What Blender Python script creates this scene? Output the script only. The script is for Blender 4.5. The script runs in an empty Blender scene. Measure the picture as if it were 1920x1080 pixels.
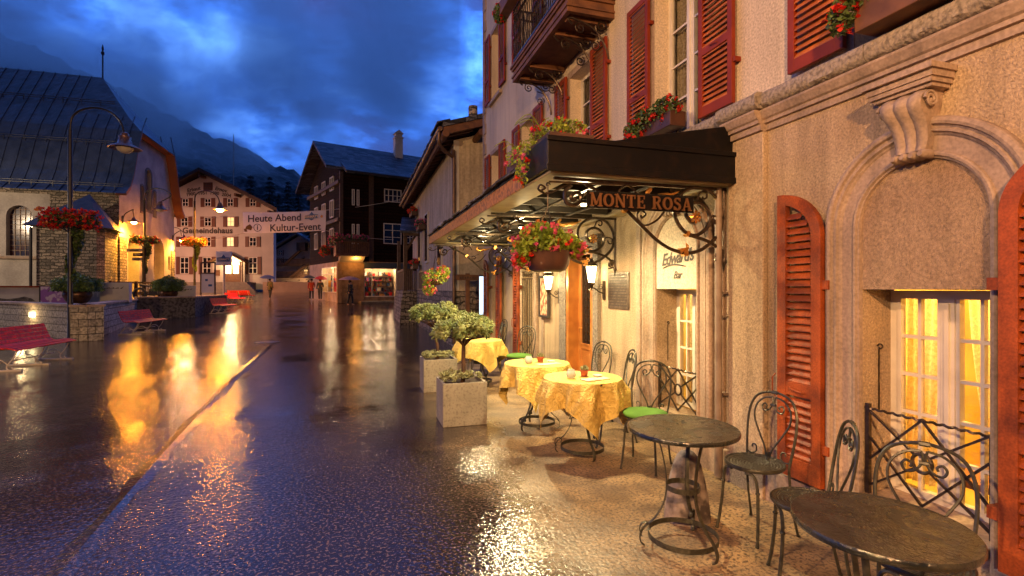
import bpy, math, random
from mathutils import Vector, Matrix
R = math.radians
rnd = random.Random(7)
SC = bpy.context.scene
COL = SC.collection

# ------------------------------------------------------------------ camera, sky, exposure
YAW = R(17.0)
cam = bpy.data.objects.new("camera", bpy.data.cameras.new("camera"))
COL.objects.link(cam); SC.camera = cam
cam.location = (0, 0, 1.6); cam.rotation_euler = (R(90), 0, -YAW)
cam.data.sensor_width = 36; cam.data.lens = 36 * 950 / 1920
cam.data.clip_end = 6000; cam.data.clip_start = 0.05

W = bpy.data.worlds.new("World"); SC.world = W; W.use_nodes = True
nt = W.node_tree; nt.nodes.clear()
def wn(t, **k):
    n = nt.nodes.new(t)
    for a, b in k.items(): setattr(n, a, b)
    return n
wo = wn('ShaderNodeOutputWorld'); bg = wn('ShaderNodeBackground'); tc = wn('ShaderNodeTexCoord')
sky = wn('ShaderNodeTexSky', sky_type='NISHITA'); sky.sun_disc = False
sky.sun_elevation = R(-3); sky.sun_rotation = R(200); sky.air_density = 2.0; sky.ozone_density = 4
sep = wn('ShaderNodeSeparateXYZ'); nt.links.new(tc.outputs['Generated'], sep.inputs[0])
add = wn('ShaderNodeMath', operation='ADD'); add.inputs[1].default_value = 0.55
nt.links.new(sep.outputs['Z'], add.inputs[0])
mx = wn('ShaderNodeMath', operation='MAXIMUM'); mx.inputs[1].default_value = 0.12; nt.links.new(add.outputs[0], mx.inputs[0])
dv = wn('ShaderNodeVectorMath', operation='DIVIDE'); cx = wn('ShaderNodeCombineXYZ')
for i in range(3): nt.links.new(mx.outputs[0], cx.inputs[i])
nt.links.new(tc.outputs['Generated'], dv.inputs[0]); nt.links.new(cx.outputs[0], dv.inputs[1])
mp = wn('ShaderNodeMapping'); mp.inputs['Scale'].default_value = (1.0, 1.25, 2.2); mp.inputs['Rotation'].default_value = (0, 0, R(28))
mp.inputs['Location'].default_value = (3.4, 1.1, 0.3)
nt.links.new(dv.outputs[0], mp.inputs['Vector'])
n1 = wn('ShaderNodeTexNoise'); n1.inputs['Scale'].default_value = 2.6; n1.inputs['Detail'].default_value = 10; n1.inputs['Roughness'].default_value = .60; n1.inputs['Distortion'].default_value = .15
nt.links.new(mp.outputs[0], n1.inputs['Vector'])
cr = wn('ShaderNodeValToRGB')
for p, c in ((.40, (.013, .022, .085, 1)), (.47, (.014, .038, .16, 1)), (.54, (.027, .11, .48, 1)), (.65, (.10, .28, .84, 1))):
    e = cr.color_ramp.elements.new(p); e.color = c
cr.color_ramp.elements.remove(cr.color_ramp.elements[0]); cr.color_ramp.elements.remove(cr.color_ramp.elements[-1])
nt.links.new(n1.outputs['Fac'], cr.inputs[0])
ms = wn('ShaderNodeMixRGB', blend_type='ADD'); ms.inputs[0].default_value = 0.3
nt.links.new(cr.outputs[0], ms.inputs[1]); nt.links.new(sky.outputs[0], ms.inputs[2])
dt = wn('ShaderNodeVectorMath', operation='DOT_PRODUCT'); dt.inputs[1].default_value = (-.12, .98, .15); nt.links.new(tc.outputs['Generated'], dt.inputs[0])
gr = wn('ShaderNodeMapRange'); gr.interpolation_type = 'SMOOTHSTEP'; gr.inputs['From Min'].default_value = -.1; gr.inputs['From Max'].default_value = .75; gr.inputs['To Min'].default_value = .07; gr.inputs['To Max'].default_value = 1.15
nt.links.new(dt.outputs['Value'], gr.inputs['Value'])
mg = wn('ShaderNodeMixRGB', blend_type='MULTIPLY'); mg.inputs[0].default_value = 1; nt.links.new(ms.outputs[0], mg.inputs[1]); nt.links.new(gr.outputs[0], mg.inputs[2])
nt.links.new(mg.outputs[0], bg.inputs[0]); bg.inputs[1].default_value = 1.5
nt.links.new(bg.outputs[0], wo.inputs[0])

sun = bpy.data.objects.new("dusk_skylight", bpy.data.lights.new("dusk_skylight", 'SUN')); COL.objects.link(sun)
sun.data.energy = 0.04; sun.data.angle = R(40); sun.data.color = (.35, .5, 1.0)
sun.rotation_euler = (R(40), 0, R(-30))

SC.view_settings.view_transform = 'Standard'; SC.view_settings.look = 'None'
SC.view_settings.exposure = 1.18; SC.view_settings.gamma = 1
SC.cycles.max_bounces = 6; SC.cycles.diffuse_bounces = 3; SC.cycles.glossy_bounces = 3
SC.cycles.transparent_max_bounces = 12; SC.cycles.sample_clamp_indirect = 4.0; SC.cycles.caustics_reflective = False
SC.cycles.caustics_refractive = False; SC.cycles.volume_bounces = 5
SC.cycles.use_denoising = True
SODIUM = (1.0, .40, .07); WARM = (1.0, .66, .30)

# ------------------------------------------------------------------ helpers
def ground_z(x, y):
    a = max(0.0, y - 22) * .0278
    return min(a, 1.1) + max(0, y - 90) * .02

class MB:
    def __init__(s): s.v = []; s.f = []; s.m = []
    def add(s, vs, fs, mi=0):
        o = len(s.v); s.v += [tuple(v) for v in vs]
        s.f += [tuple(i + o for i in f) for f in fs]; s.m += [mi] * len(fs); return s
    def box(s, x0, x1, y0, y1, z0, z1, mi=0):
        return s.add([(x0,y0,z0),(x1,y0,z0),(x1,y1,z0),(x0,y1,z0),(x0,y0,z1),(x1,y0,z1),(x1,y1,z1),(x0,y1,z1)],
                     [(0,3,2,1),(4,5,6,7),(0,1,5,4),(1,2,6,5),(2,3,7,6),(3,0,4,7)], mi)
    def mbox(s, sx, sy, sz, M, mi=0):
        b = MB().box(-sx/2, sx/2, -sy/2, sy/2, -sz/2, sz/2)
        return s.add([M @ Vector(v) for v in b.v], b.f, mi)
    def bar(s, a, b, w, h=None, mi=0):
        a = Vector(a); b = Vector(b); d = b - a; h = h or w
        q = d.to_track_quat('X', 'Z').to_matrix().to_4x4()
        return s.mbox(d.length, w, h, Matrix.Translation((a + b) / 2) @ q, mi)
    def quad(s, a, b, c, d, mi=0): return s.add([a, b, c, d], [(0,1,2,3)], mi)
    def tube(s, pts, r, n=6, closed=False, mi=0, flat=None):
        P = [Vector(p) for p in pts]; N = len(P)
        rs = r if isinstance(r, (list, tuple)) else [r] * N
        T = []
        for i in range(N):
            a = P[(i-1) % N] if (closed or i > 0) else P[i]; b = P[(i+1) % N] if (closed or i < N-1) else P[i]
            t = b - a
            T.append(t.normalized() if t.length > 1e-9 else Vector((0,0,1)))
        u = T[0].orthogonal().normalized()
        if flat is not None:
            f = Vector(flat); u = (f - T[0]*f.dot(T[0])).normalized()
        vs = []
        for i in range(N):
            if flat is not None: u = Vector(flat) - T[i]*Vector(flat).dot(T[i])
            else: u = u - T[i]*u.dot(T[i])
            u = u.normalized() if u.length > 1e-6 else T[i].orthogonal().normalized()
            w = T[i].cross(u)
            ra = rs[i]; rb = ra
            if isinstance(ra, tuple): ra, rb = ra
            for k in range(n):
                an = 2*math.pi*(k + .5)/n
                vs.append(P[i] + u*math.cos(an)*ra + w*math.sin(an)*rb)
        fs = []
        for i in range(N if closed else N-1):
            j = (i+1) % N
            for k in range(n):
                l = (k+1) % n
                fs.append((i*n+k, i*n+l, j*n+l, j*n+k))
        if not closed:
            fs.append(tuple(range(n-1, -1, -1))); fs.append(tuple((N-1)*n + k for k in range(n)))
        return s.add(vs, fs, mi)
    def lathe(s, prof, c=(0,0,0), n=24, mi=0, cap=True, wob=None):
        vs = []; fs = []
        for (r, z) in prof:
            for k in range(n):
                a = 2*math.pi*k/n
                rr = r * (wob(a, z) if wob else 1)
                vs.append((c[0]+rr*math.cos(a), c[1]+rr*math.sin(a), c[2]+z))
        for i in range(len(prof)-1):
            for k in range(n):
                l = (k+1) % n
                fs.append((i*n+k, i*n+l, (i+1)*n+l, (i+1)*n+k))
        if cap:
            fs.append(tuple(range(n-1, -1, -1))); fs.append(tuple((len(prof)-1)*n + k for k in range(n)))
        return s.add(vs, fs, mi)
    def prism(s, poly, a, b, axis='x', mi=0):
        """poly of 2D points extruded between a and b along the axis"""
        n = len(poly)
        def mk(p, t):
            return {'x': (t, p[0], p[1]), 'y': (p[0], t, p[1]), 'z': (p[0], p[1], t)}[axis]
        vs = [mk(p, a) for p in poly] + [mk(p, b) for p in poly]
        fs = [tuple(range(n)), tuple(range(2*n-1, n-1, -1))] + [(i, n+i, n+(i+1) % n, (i+1) % n) for i in range(n)]
        return s.add(vs, fs, mi)
    def leaf(s, c, size, mi=0, asp=.6, nrm=None):
        c = Vector(c)
        a = Vector((rnd.gauss(0,1), rnd.gauss(0,1), rnd.gauss(0,1))).normalized()
        b = a.orthogonal().normalized(); b = (Matrix.Rotation(rnd.random()*6.28, 3, a) @ b)
        d = a.cross(b)
        l = size*(.7+.6*rnd.random()); w = l*asp
        return s.add([c - b*l*.5, c + d*w*.5, c + b*l*.5, c - d*w*.5], [(0,1,2,3)], mi)
    def build(s, name, mat, parent=None, smooth=False, bevel=0, loc=None, rotz=0, kind=None):
        me = bpy.data.meshes.new(name); me.from_pydata(s.v, [], s.f)
        for m in (mat if isinstance(mat, (list, tuple)) else [mat]): me.materials.append(m)
        if any(s.m): me.polygons.foreach_set('material_index', s.m)
        if smooth: me.polygons.foreach_set('use_smooth', [True]*len(s.f))
        me.update()
        o = bpy.data.objects.new(name, me); COL.objects.link(o)
        if smooth:
            try: me.set_sharp_from_angle(angle=R(50))
            except Exception: pass
        if parent: o.parent = parent
        if loc: o.location = loc
        if rotz: o.rotation_euler.z = rotz
        if bevel:
            b = o.modifiers.new('bevel', 'BEVEL'); b.width = bevel; b.segments = 2; b.limit_method = 'ANGLE'
        if kind: o['kind'] = kind
        return o

def tag(o, label, cat, group=None):
    o['label'] = label; o['category'] = cat
    if group: o['group'] = group
    return o
def empty(name, loc=(0,0,0), rz=0, label=None, cat=None, group=None):
    o = bpy.data.objects.new(name, None); COL.objects.link(o); o.location = loc; o.rotation_euler.z = rz
    o.empty_display_size = .1
    if label: tag(o, label, cat, group)
    return o
def copy_tree(o, loc=None, rz=None, label=None, parent=None, scale=None):
    c = o.copy(); COL.objects.link(c); c.parent = parent
    if loc is not None: c.location = loc
    if rz is not None: c.rotation_euler.z = rz
    if scale: c.scale = (scale, scale, scale)
    if label: c['label'] = label
    for ch in list(o.children): copy_tree(ch, parent=c)
    return c
def cat(pts, k=5, closed=False):
    P = [Vector(p) for p in pts]; out = []; n = len(P)
    for i in range(n if closed else n-1):
        p0 = P[(i-1) % n] if closed or i > 0 else P[i]; p1 = P[i]; p2 = P[(i+1) % n]
        p3 = P[(i+2) % n] if closed or i+2 < n else p2
        for j in range(k):
            t = j/k
            out.append(.5*((2*p1)+(p2-p0)*t+(2*p0-5*p1+4*p2-p3)*t*t+(3*p1-p0-3*p2+p3)*t**3))
    if not closed: out.append(P[-1])
    return out
def spiral(c, r, a0, turns, n=18, ax='xz', r1=.12):
    out = []
    for i in range(n+1):
        t = i/n; rr = r*(1-t)+r*r1*t; a = a0 + turns*2*math.pi*t
        u, v = rr*math.cos(a), rr*math.sin(a)
        out.append(tuple(Vector(c) + (Vector((u,0,v)) if ax == 'xz' else Vector((0,u,v)) if ax == 'yz' else Vector((u,v,0)))))
    return out
def text(s, name, size, mat, parent=None, M=Matrix(), ext=.002, shear=0, bold=0, align='CENTER', space=1):
    cu = bpy.data.curves.new(name, 'FONT'); cu.body = s; cu.size = size; cu.extrude = ext; cu.shear = shear; cu.offset = bold
    cu.align_x = align; cu.align_y = 'CENTER'; cu.space_character = space; cu.resolution_u = 3
    t = bpy.data.objects.new(name, cu); COL.objects.link(t)
    dg = bpy.context.evaluated_depsgraph_get()
    me = bpy.data.meshes.new_from_object(t.evaluated_get(dg)); me.transform(M)
    bpy.data.objects.remove(t); me.materials.clear(); me.materials.append(mat)
    o = bpy.data.objects.new(name, me); COL.objects.link(o)
    if parent: o.parent = parent
    return o
# text frames: facing -X (hotel wall), facing -Y, facing the camera forward
MX = lambda x, y, z, a=0: Matrix.Translation((x,y,z)) @ Matrix(((0,0,-1,0),(-1,0,0,0),(0,1,0,0),(0,0,0,1))) @ Matrix.Rotation(a, 4, 'Z')
MY = lambda x, y, z, a=0: Matrix.Translation((x,y,z)) @ Matrix(((1,0,0,0),(0,0,-1,0),(0,1,0,0),(0,0,0,1))) @ Matrix.Rotation(a, 4, 'Z')
def point(name, loc, e, col=WARM, r=.05, parent=None):
    l = bpy.data.lights.new(name, 'POINT'); l.energy = e; l.color = col; l.shadow_soft_size = r
    o = bpy.data.objects.new(name, l); COL.objects.link(o); o.location = loc
    if parent: o.parent = parent
    return o

def spot(name, loc, e, col=WARM, r=.08, parent=None, size=150):
    l = bpy.data.lights.new(name, 'SPOT'); l.energy = e; l.color = col; l.shadow_soft_size = r; l.spot_size = R(size); l.spot_blend = .6
    o = bpy.data.objects.new(name, l); COL.objects.link(o); o.location = loc
    if parent: o.parent = parent
    return o

# ------------------------------------------------------------------ materials
def mat(name, col, rough=.7, metal=0, noise=None, bump=None, col2=None, emit=None, es=1, coat=0, island=0, spec=.5,
        fine=None, coords='Object', sheen=0, trans=None, stain=0, rv=None):
    """noise=(scale,detail,lo,hi) mixes col->col2 ; bump=(scale,strength,dist) ; island=random brightness per leaf"""
    m = bpy.data.materials.new(name); m.use_nodes = True
    t = m.node_tree; b = t.nodes['Principled BSDF']; L = t.links.new
    b.inputs['Roughness'].default_value = rough; b.inputs['Metallic'].default_value = metal
    b.inputs['Specular IOR Level'].default_value = spec
    b.inputs['Coat Weight'].default_value = coat
    b.inputs['Base Color'].default_value = (*col, 1)
    tcn = t.nodes.new('ShaderNodeTexCoord'); src = tcn.outputs[coords]
    cout = None
    if noise:
        n = t.nodes.new('ShaderNodeTexNoise'); n.inputs['Scale'].default_value = noise[0]; n.inputs['Detail'].default_value = noise[1]
        L(src, n.inputs['Vector'])
        mr = t.nodes.new('ShaderNodeMapRange'); mr.inputs['From Min'].default_value = noise[2]; mr.inputs['From Max'].default_value = noise[3]
        L(n.outputs['Fac'], mr.inputs['Value'])
        mxn = t.nodes.new('ShaderNodeMixRGB'); mxn.inputs[1].default_value = (*col, 1); mxn.inputs[2].default_value = (*(col2 or col), 1)
        L(mr.outputs[0], mxn.inputs[0]); cout = mxn.outputs[0]
    if fine:
        n = t.nodes.new('ShaderNodeTexNoise'); n.inputs['Scale'].default_value = fine[0]; n.inputs['Detail'].default_value = 3
        L(src, n.inputs['Vector'])
        mr = t.nodes.new('ShaderNodeMapRange'); mr.inputs['From Min'].default_value = .3; mr.inputs['From Max'].default_value = .7
        mr.inputs['To Min'].default_value = 1-fine[1]; mr.inputs['To Max'].default_value = 1+fine[1]; L(n.outputs['Fac'], mr.inputs['Value'])
        h = t.nodes.new('ShaderNodeHueSaturation'); L(mr.outputs[0], h.inputs['Value'])
        if cout: L(cout, h.inputs['Color'])
        else: h.inputs['Color'].default_value = (*col, 1)
        cout = h.outputs[0]
    if island:
        g = t.nodes.new('ShaderNodeNewGeometry'); mr = t.nodes.new('ShaderNodeMapRange')
        mr.inputs['To Min'].default_value = 1-island; mr.inputs['To Max'].default_value = 1+island
        L(g.outputs['Random Per Island'], mr.inputs['Value'])
        h = t.nodes.new('ShaderNodeHueSaturation'); L(mr.outputs[0], h.inputs['Value'])
        if cout: L(cout, h.inputs['Color'])
        else: h.inputs['Color'].default_value = (*col, 1)
        cout = h.outputs[0]
    if stain:   # vertical drip stains and grime
        mpn = t.nodes.new('ShaderNodeMapping'); mpn.inputs['Scale'].default_value = (3.2, 3.2, .35); L(src, mpn.inputs['Vector'])
        n = t.nodes.new('ShaderNodeTexNoise'); n.inputs['Scale'].default_value = 1.6; n.inputs['Detail'].default_value = 7; n.inputs['Roughness'].default_value = .65; L(mpn.outputs[0], n.inputs['Vector'])
        mr = t.nodes.new('ShaderNodeMapRange'); mr.inputs['From Min'].default_value = .45; mr.inputs['From Max'].default_value = .72
        mr.inputs['To Min'].default_value = 1; mr.inputs['To Max'].default_value = 1-stain; L(n.outputs['Fac'], mr.inputs['Value'])
        h = t.nodes.new('ShaderNodeHueSaturation'); L(mr.outputs[0], h.inputs['Value'])
        if cout: L(cout, h.inputs['Color'])
        else: h.inputs['Color'].default_value = (*col, 1)
        cout = h.outputs[0]
    if rv:
        n = t.nodes.new('ShaderNodeTexNoise'); n.inputs['Scale'].default_value = rv[0]; n.inputs['Detail'].default_value = 5; n.inputs['Distortion'].default_value = .8; L(src, n.inputs['Vector'])
        mr = t.nodes.new('ShaderNodeMapRange'); mr.inputs['From Min'].default_value = .45; mr.inputs['From Max'].default_value = .58
        mr.inputs['To Min'].default_value = rv[1]; mr.inputs['To Max'].default_value = rv[2]; L(n.outputs['Fac'], mr.inputs['Value']); L(mr.outputs[0], b.inputs['Roughness'])
    if cout: L(cout, b.inputs['Base Color'])
    if bump:
        n = t.nodes.new('ShaderNodeTexNoise'); n.inputs['Scale'].default_value = bump[0]; n.inputs['Detail'].default_value = bump[3] if len(bump) > 3 else 4
        n.inputs['Distortion'].default_value = bump[4] if len(bump) > 4 else 0
        L(src, n.inputs['Vector'])
        bp = t.nodes.new('ShaderNodeBump'); bp.inputs['Strength'].default_value = bump[1]; bp.inputs['Distance'].default_value = bump[2]
        L(n.outputs['Fac'], bp.inputs['Height']); L(bp.outputs[0], b.inputs['Normal'])
    if emit:
        b.inputs['Emission Color'].default_value = (*emit, 1); b.inputs['Emission Strength'].default_value = es
    if trans:  # thin translucent cloth / leaf
        tr = t.nodes.new('ShaderNodeBsdfTranslucent'); tr.inputs[0].default_value = (*trans, 1)
        mxs = t.nodes.new('ShaderNodeMixShader'); mxs.inputs[0].default_value = .5
        L(b.outputs[0], mxs.inputs[1]); L(tr.outputs[0], mxs.inputs[2]); L(mxs.outputs[0], t.nodes['Material Output'].inputs[0])
    return m
def bricks(name, c1, c2, cm, sw, sh, mortar=.02, rough=.8, dist=.01, warp=0.0, coords=None, strength=.8, zscale=1.0, spec=.5, wstr=0, bias=0, squash=1):
    """courses laid on (x+y, z); warp makes them ragged rubble"""
    m = bpy.data.materials.new(name); m.use_nodes = True
    t = m.node_tree; b = t.nodes['Principled BSDF']; L = t.links.new
    b.inputs['Roughness'].default_value = rough; b.inputs['Specular IOR Level'].default_value = spec
    tcn = t.nodes.new('ShaderNodeTexCoord'); sp = t.nodes.new('ShaderNodeSeparateXYZ'); L(tcn.outputs['Object'], sp.inputs[0])
    ad = t.nodes.new('ShaderNodeMath'); ad.operation = 'ADD'; L(sp.outputs[0], ad.inputs[0]); L(sp.outputs[1], ad.inputs[1])
    zz = t.nodes.new('ShaderNodeMath'); zz.operation = 'MULTIPLY'; zz.inputs[1].default_value = zscale; L(sp.outputs[2], zz.inputs[0])
    cb = t.nodes.new('ShaderNodeCombineXYZ'); L(ad.outputs[0], cb.inputs[0]); L(zz.outputs[0], cb.inputs[1])
    vec = cb.outputs[0]
    if warp:
        n = t.nodes.new('ShaderNodeTexNoise'); n.inputs['Scale'].default_value = 1.6/sw; n.inputs['Detail'].default_value = 2; L(vec, n.inputs['Vector'])
        sb = t.nodes.new('ShaderNodeVectorMath'); sb.operation = 'SCALE'; sb.inputs['Scale'].default_value = warp; L(n.outputs['Color'], sb.inputs[0])
        va = t.nodes.new('ShaderNodeVectorMath'); va.operation = 'ADD'; L(vec, va.inputs[0]); L(sb.outputs[0], va.inputs[1]); vec = va.outputs[0]
    br = t.nodes.new('ShaderNodeTexBrick'); L(vec, br.inputs['Vector'])
    br.inputs['Scale'].default_value = 1; br.inputs['Brick Width'].default_value = sw; br.inputs['Row Height'].default_value = sh
    br.inputs['Mortar Size'].default_value = mortar; br.inputs['Mortar Smooth'].default_value = .3; br.inputs['Bias'].default_value = bias
    br.squash = squash
    br.inputs['Color1'].default_value = (*c1, 1); br.inputs['Color2'].default_value = (*c2, 1); br.inputs['Mortar'].default_value = (*cm, 1)
    nz = t.nodes.new('ShaderNodeTexNoise'); nz.inputs['Scale'].default_value = 3.2/sh; nz.inputs['Detail'].default_value = 6; L(tcn.outputs['Object'], nz.inputs['Vector'])
    mr = t.nodes.new('ShaderNodeMapRange'); mr.inputs['From Min'].default_value = .3; mr.inputs['From Max'].default_value = .7
    mr.inputs['To Min'].default_value = .35; mr.inputs['To Max'].default_value = 1.6; L(nz.outputs['Fac'], mr.inputs['Value'])
    h = t.nodes.new('ShaderNodeHueSaturation'); L(mr.outputs[0], h.inputs['Value']); L(br.outputs['Color'], h.inputs['Color']); L(h.outputs[0], b.inputs['Base Color'])
    inv = t.nodes.new('ShaderNodeMath'); inv.operation = 'MULTIPLY_ADD'; inv.inputs[1].default_value = -1.0; L(br.outputs['Fac'], inv.inputs[0])
    sc = t.nodes.new('ShaderNodeMath'); sc.operation = 'MULTIPLY'; sc.inputs[1].default_value = .5; L(nz.outputs['Fac'], sc.inputs[0]); L(sc.outputs[0], inv.inputs[2])
    bp = t.nodes.new('ShaderNodeBump'); bp.inputs['Strength'].default_value = strength; bp.inputs['Distance'].default_value = dist
    L(inv.outputs[0], bp.inputs['Height']); L(bp.outputs[0], b.inputs['Normal'])
    return m

M = {}
M['stucco'] = mat('stucco', (.51,.39,.26), .85, noise=(1.1, 5, .35, .7), col2=(.40,.285,.175), bump=(60, .9, .010, 3, 1.2), fine=(70, .30), stain=.38)
M['stucco_fine'] = mat('stucco_fine', (.66,.55,.41), .85, noise=(.8, 5, .35, .7), col2=(.54,.44,.33), bump=(60, .6, .007, 3, .5), fine=(60, .28), stain=.22)
M['trim'] = mat('trim', (.42,.31,.23), .75, noise=(2.2, 6, .4, .7), col2=(.30,.22,.165), bump=(34, .35, .005, 6), fine=(50,.22), stain=.40)
M['ledge'] = mat('ledge', (.36,.30,.24), .9, noise=(38, 8, .42, .66), col2=(.17,.14,.11), bump=(45, .9, .014, 6))
M['panel'] = mat('arch_panel', (.46,.335,.215), .85, noise=(1.3, 4, .3, .7), col2=(.34,.22,.13), bump=(60, 1, .012, 3, 2.2), fine=(65, .26), stain=.3)
M['red_frame'] = mat('red_frame', (.27,.040,.010), .55, spec=.25, noise=(5, 4, .3, .7), col2=(.17,.024,.008), bump=(20, .1, .003))
M['slat'] = mat('slat_orange', (.60,.17,.03), .6, spec=.3, noise=(6, 7, .38, .62), col2=(.36,.095,.022), stain=.35, bump=(60, .15, .002))
M['redwood'] = mat('redwood', (.38,.080,.016), .55, noise=(5, 7, .38, .62), col2=(.17,.036,.012), fine=(90,.25), stain=.4, spec=.3, bump=(40, .15, .003))
M['white'] = mat('white_paint', (.72,.66,.56), .45, noise=(8, 4, .4, .7), col2=(.60,.54,.45))
M['glass'] = mat('dark_glass', (.012,.012,.014), .06, spec=.7)
M['iron'] = mat('wrought_iron', (.060,.045,.034), .30, metal=.8, noise=(30, 3, .4, .7), col2=(.12,.085,.06), bump=(90, .25, .002))
M['iron2'] = mat('garden_iron', (.05,.048,.036), .4, metal=.5, noise=(40, 3, .4, .7), col2=(.09,.085,.06), bump=(90, .2, .002))
M['gold'] = mat('gilding', (.75,.38,.09), .38, metal=.85, noise=(30, 3, .4, .7), col2=(.5,.2,.05))
M['black'] = mat('canopy_black', (.004,.0035,.004), .4, spec=.25, noise=(12, 5, .5, .75), col2=(.014,.008,.006))
M['soffit'] = mat('canopy_soffit', (.36,.28,.16), .55, noise=(5, 4, .4, .7), col2=(.24,.18,.10))
M['beam'] = mat('canopy_beam', (.030,.020,.012), .5, noise=(5, 4, .4, .7), col2=(.016,.011,.007))
M['woodedge'] = mat('canopy_wood', (.42,.17,.045), .55, noise=(30, 5, .4, .6), col2=(.14,.06,.025), bump=(40,.4,.006))
M['slate'] = bricks('slate_roof', (.014,.015,.02), (.13,.135,.16), (.015,.015,.018), .55, .16, .012, .6, .04, .12, strength=1, spec=.3)
M['door'] = mat('door_wood', (.45,.17,.035), .4, noise=(6, 6, .35, .65), col2=(.30,.10,.02), bump=(30,.1,.002), coat=.2)
M['granite'] = mat('granite', (.30,.25,.20), .8, noise=(90, 3, .42, .58), col2=(.07,.055,.045), bump=(80,.4,.004))
M['cloth'] = mat('table_linen', (.80,.60,.17), .7, bump=(17, 1.0, .035, 3, 2.6), noise=(3,3,.3,.7), col2=(.74,.52,.12))
M['cushion'] = mat('green_cushion', (.10,.26,.03), .85, noise=(9, 4, .3, .7), col2=(.07,.19,.02), bump=(120,.2,.002))
M['terracotta'] = mat('terracotta', (.36,.08,.035), .6, noise=(20,3,.4,.7), col2=(.24,.05,.02))
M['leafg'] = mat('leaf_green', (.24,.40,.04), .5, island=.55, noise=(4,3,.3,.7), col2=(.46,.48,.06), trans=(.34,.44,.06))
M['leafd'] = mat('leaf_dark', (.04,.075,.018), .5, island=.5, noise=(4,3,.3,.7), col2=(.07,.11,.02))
M['shrub'] = mat('shrub_green', (.07,.13,.025), .5, island=.5, noise=(3,3,.35,.65), col2=(.13,.20,.04))
M['needle'] = mat('pine_needles', (.105,.155,.05), .6, island=.45, noise=(6,3,.35,.65), col2=(.25,.27,.10))
M['succ'] = mat('succulent', (.30,.32,.17), .6, island=.5, noise=(20,3,.4,.6), col2=(.16,.15,.06))
M['red'] = mat('red_petals', (.80,.035,.018), .5, island=.45, trans=(.6,.04,.02))
M['pink'] = mat('pink_petals', (.80,.14,.22), .5, island=.4, trans=(.6,.1,.18))
M['orange_fl'] = mat('orange_petals', (.70,.20,.03), .5, island=.4, trans=(.7,.25,.04))
M['bark'] = mat('bark', (.10,.045,.025), .85, bump=(60,.6,.006), noise=(30,3,.4,.6), col2=(.05,.025,.015))
M['concrete'] = mat('concrete', (.26,.225,.18), .8, noise=(34, 8, .50, .72), col2=(.14,.115,.09), bump=(50,.5,.005,6), fine=(5,.15))
M['stump'] = mat('weathered_stone', (.27,.22,.19), .9, noise=(9, 6, .42, .6), col2=(.07,.055,.05), bump=(14,.9,.02,6))
M['potbrown'] = mat('brown_pot', (.055,.025,.018), .35, coat=.2, noise=(8,3,.4,.6), col2=(.09,.04,.025))
M['copper'] = mat('copper_pot', (.16,.075,.04), .35, metal=.6, noise=(8,3,.4,.6), col2=(.07,.035,.02))
M['bench'] = mat('bench_red', (.82,.040,.010), .5, noise=(12,4,.4,.7), col2=(.38,.03,.025), bump=(25,.25,.004), spec=.25)
M['benchw'] = mat('bench_iron', (.60,.52,.42), .45)
M['blockwall'] = bricks('split_block', (.44,.39,.30), (.30,.265,.21), (.10,.085,.065), .5, .22, .012, .85, .02, .015, strength=1)
M['rubble'] = bricks('rubble_stone', (.36,.30,.235), (.13,.115,.095), (.07,.06,.045), .36, .16, .022, .85, .045, .20, strength=1)
M['darkrubble'] = mat('dark_rubble', (.16,.14,.13), .8, noise=(9, 6, .42, .6), col2=(.045,.04,.04), bump=(9,.9,.03,5))
M['whitewall'] = mat('white_wall', (.55,.52,.48), .8, noise=(2,4,.4,.7), col2=(.42,.40,.37), bump=(20,.2,.004))
M['church'] = mat('church_render', (.50,.46,.41), .85, noise=(1.1,5,.35,.65), col2=(.34,.31,.28), bump=(9,.5,.02,5), fine=(12,.12))
M['town'] = mat('town_render', (.50,.43,.38), .85, noise=(.6,4,.4,.7), col2=(.42,.36,.32), bump=(6,.3,.02,5))
M['rooflead'] = mat('sheet_roof', (.060,.080,.140), .42, noise=(1.6,6,.35,.7), col2=(.028,.038,.068), bump=(3.2,.8,.08,6), spec=.5)
M['chapelroof'] = mat('chapel_roof', (.022,.024,.035), .55, bump=(6,.6,.03,5), noise=(3,5,.4,.6), col2=(.04,.04,.05))
M['darkwood'] = bricks('dark_planks', (.030,.011,.006), (.012,.006,.004), (.002,.001,.001), 3.2, .24, .02, .85, .02, .01, strength=.8, spec=.08)
M['brownwood'] = mat('brown_wood', (.18,.075,.03), .65, noise=(7,5,.35,.65), col2=(.10,.04,.018), bump=(14,.5,.01))
M['olddark'] = mat('old_dark_wood', (.045,.025,.018), .7, noise=(9,5,.35,.65), col2=(.09,.05,.03), bump=(14,.5,.01))
M['shutbrown'] = mat('shutter_brown', (.11,.030,.012), .6)
M['creamwall'] = mat('cream_render', (.54,.45,.33), .9, noise=(1.4,6,.35,.7), col2=(.42,.34,.24), bump=(16,.8,.02,5,1.2), fine=(14,.18), stain=.5)
M['pipe'] = mat('copper_pipe', (.17,.10,.065), .4, metal=.5, noise=(9,3,.4,.7), col2=(.10,.06,.04))
M['plaque'] = mat('bronze_plaque', (.14,.10,.075), .5, metal=.4, noise=(18,4,.4,.6), col2=(.08,.055,.04))
M['poster'] = mat('poster_print', (.60,.45,.28), .6, noise=(14,2,.45,.55), col2=(.25,.07,.03))
M['paper'] = mat('paper', (.70,.60,.42), .7)
M['lampmetal'] = mat('lamp_metal', (.05,.045,.045), .4, metal=.6)
M['lampcopper'] = mat('lamp_copper', (.22,.12,.10), .35, metal=.7)
M['banner'] = mat('banner_cloth', (.80,.79,.78), .8, noise=(1.2,3,.4,.7), col2=(.72,.71,.70), trans=(.7,.7,.7))
M['navy'] = mat('print_navy', (.015,.02,.06), .6)
M['blue'] = mat('print_blue', (.03,.12,.35), .6)
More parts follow.
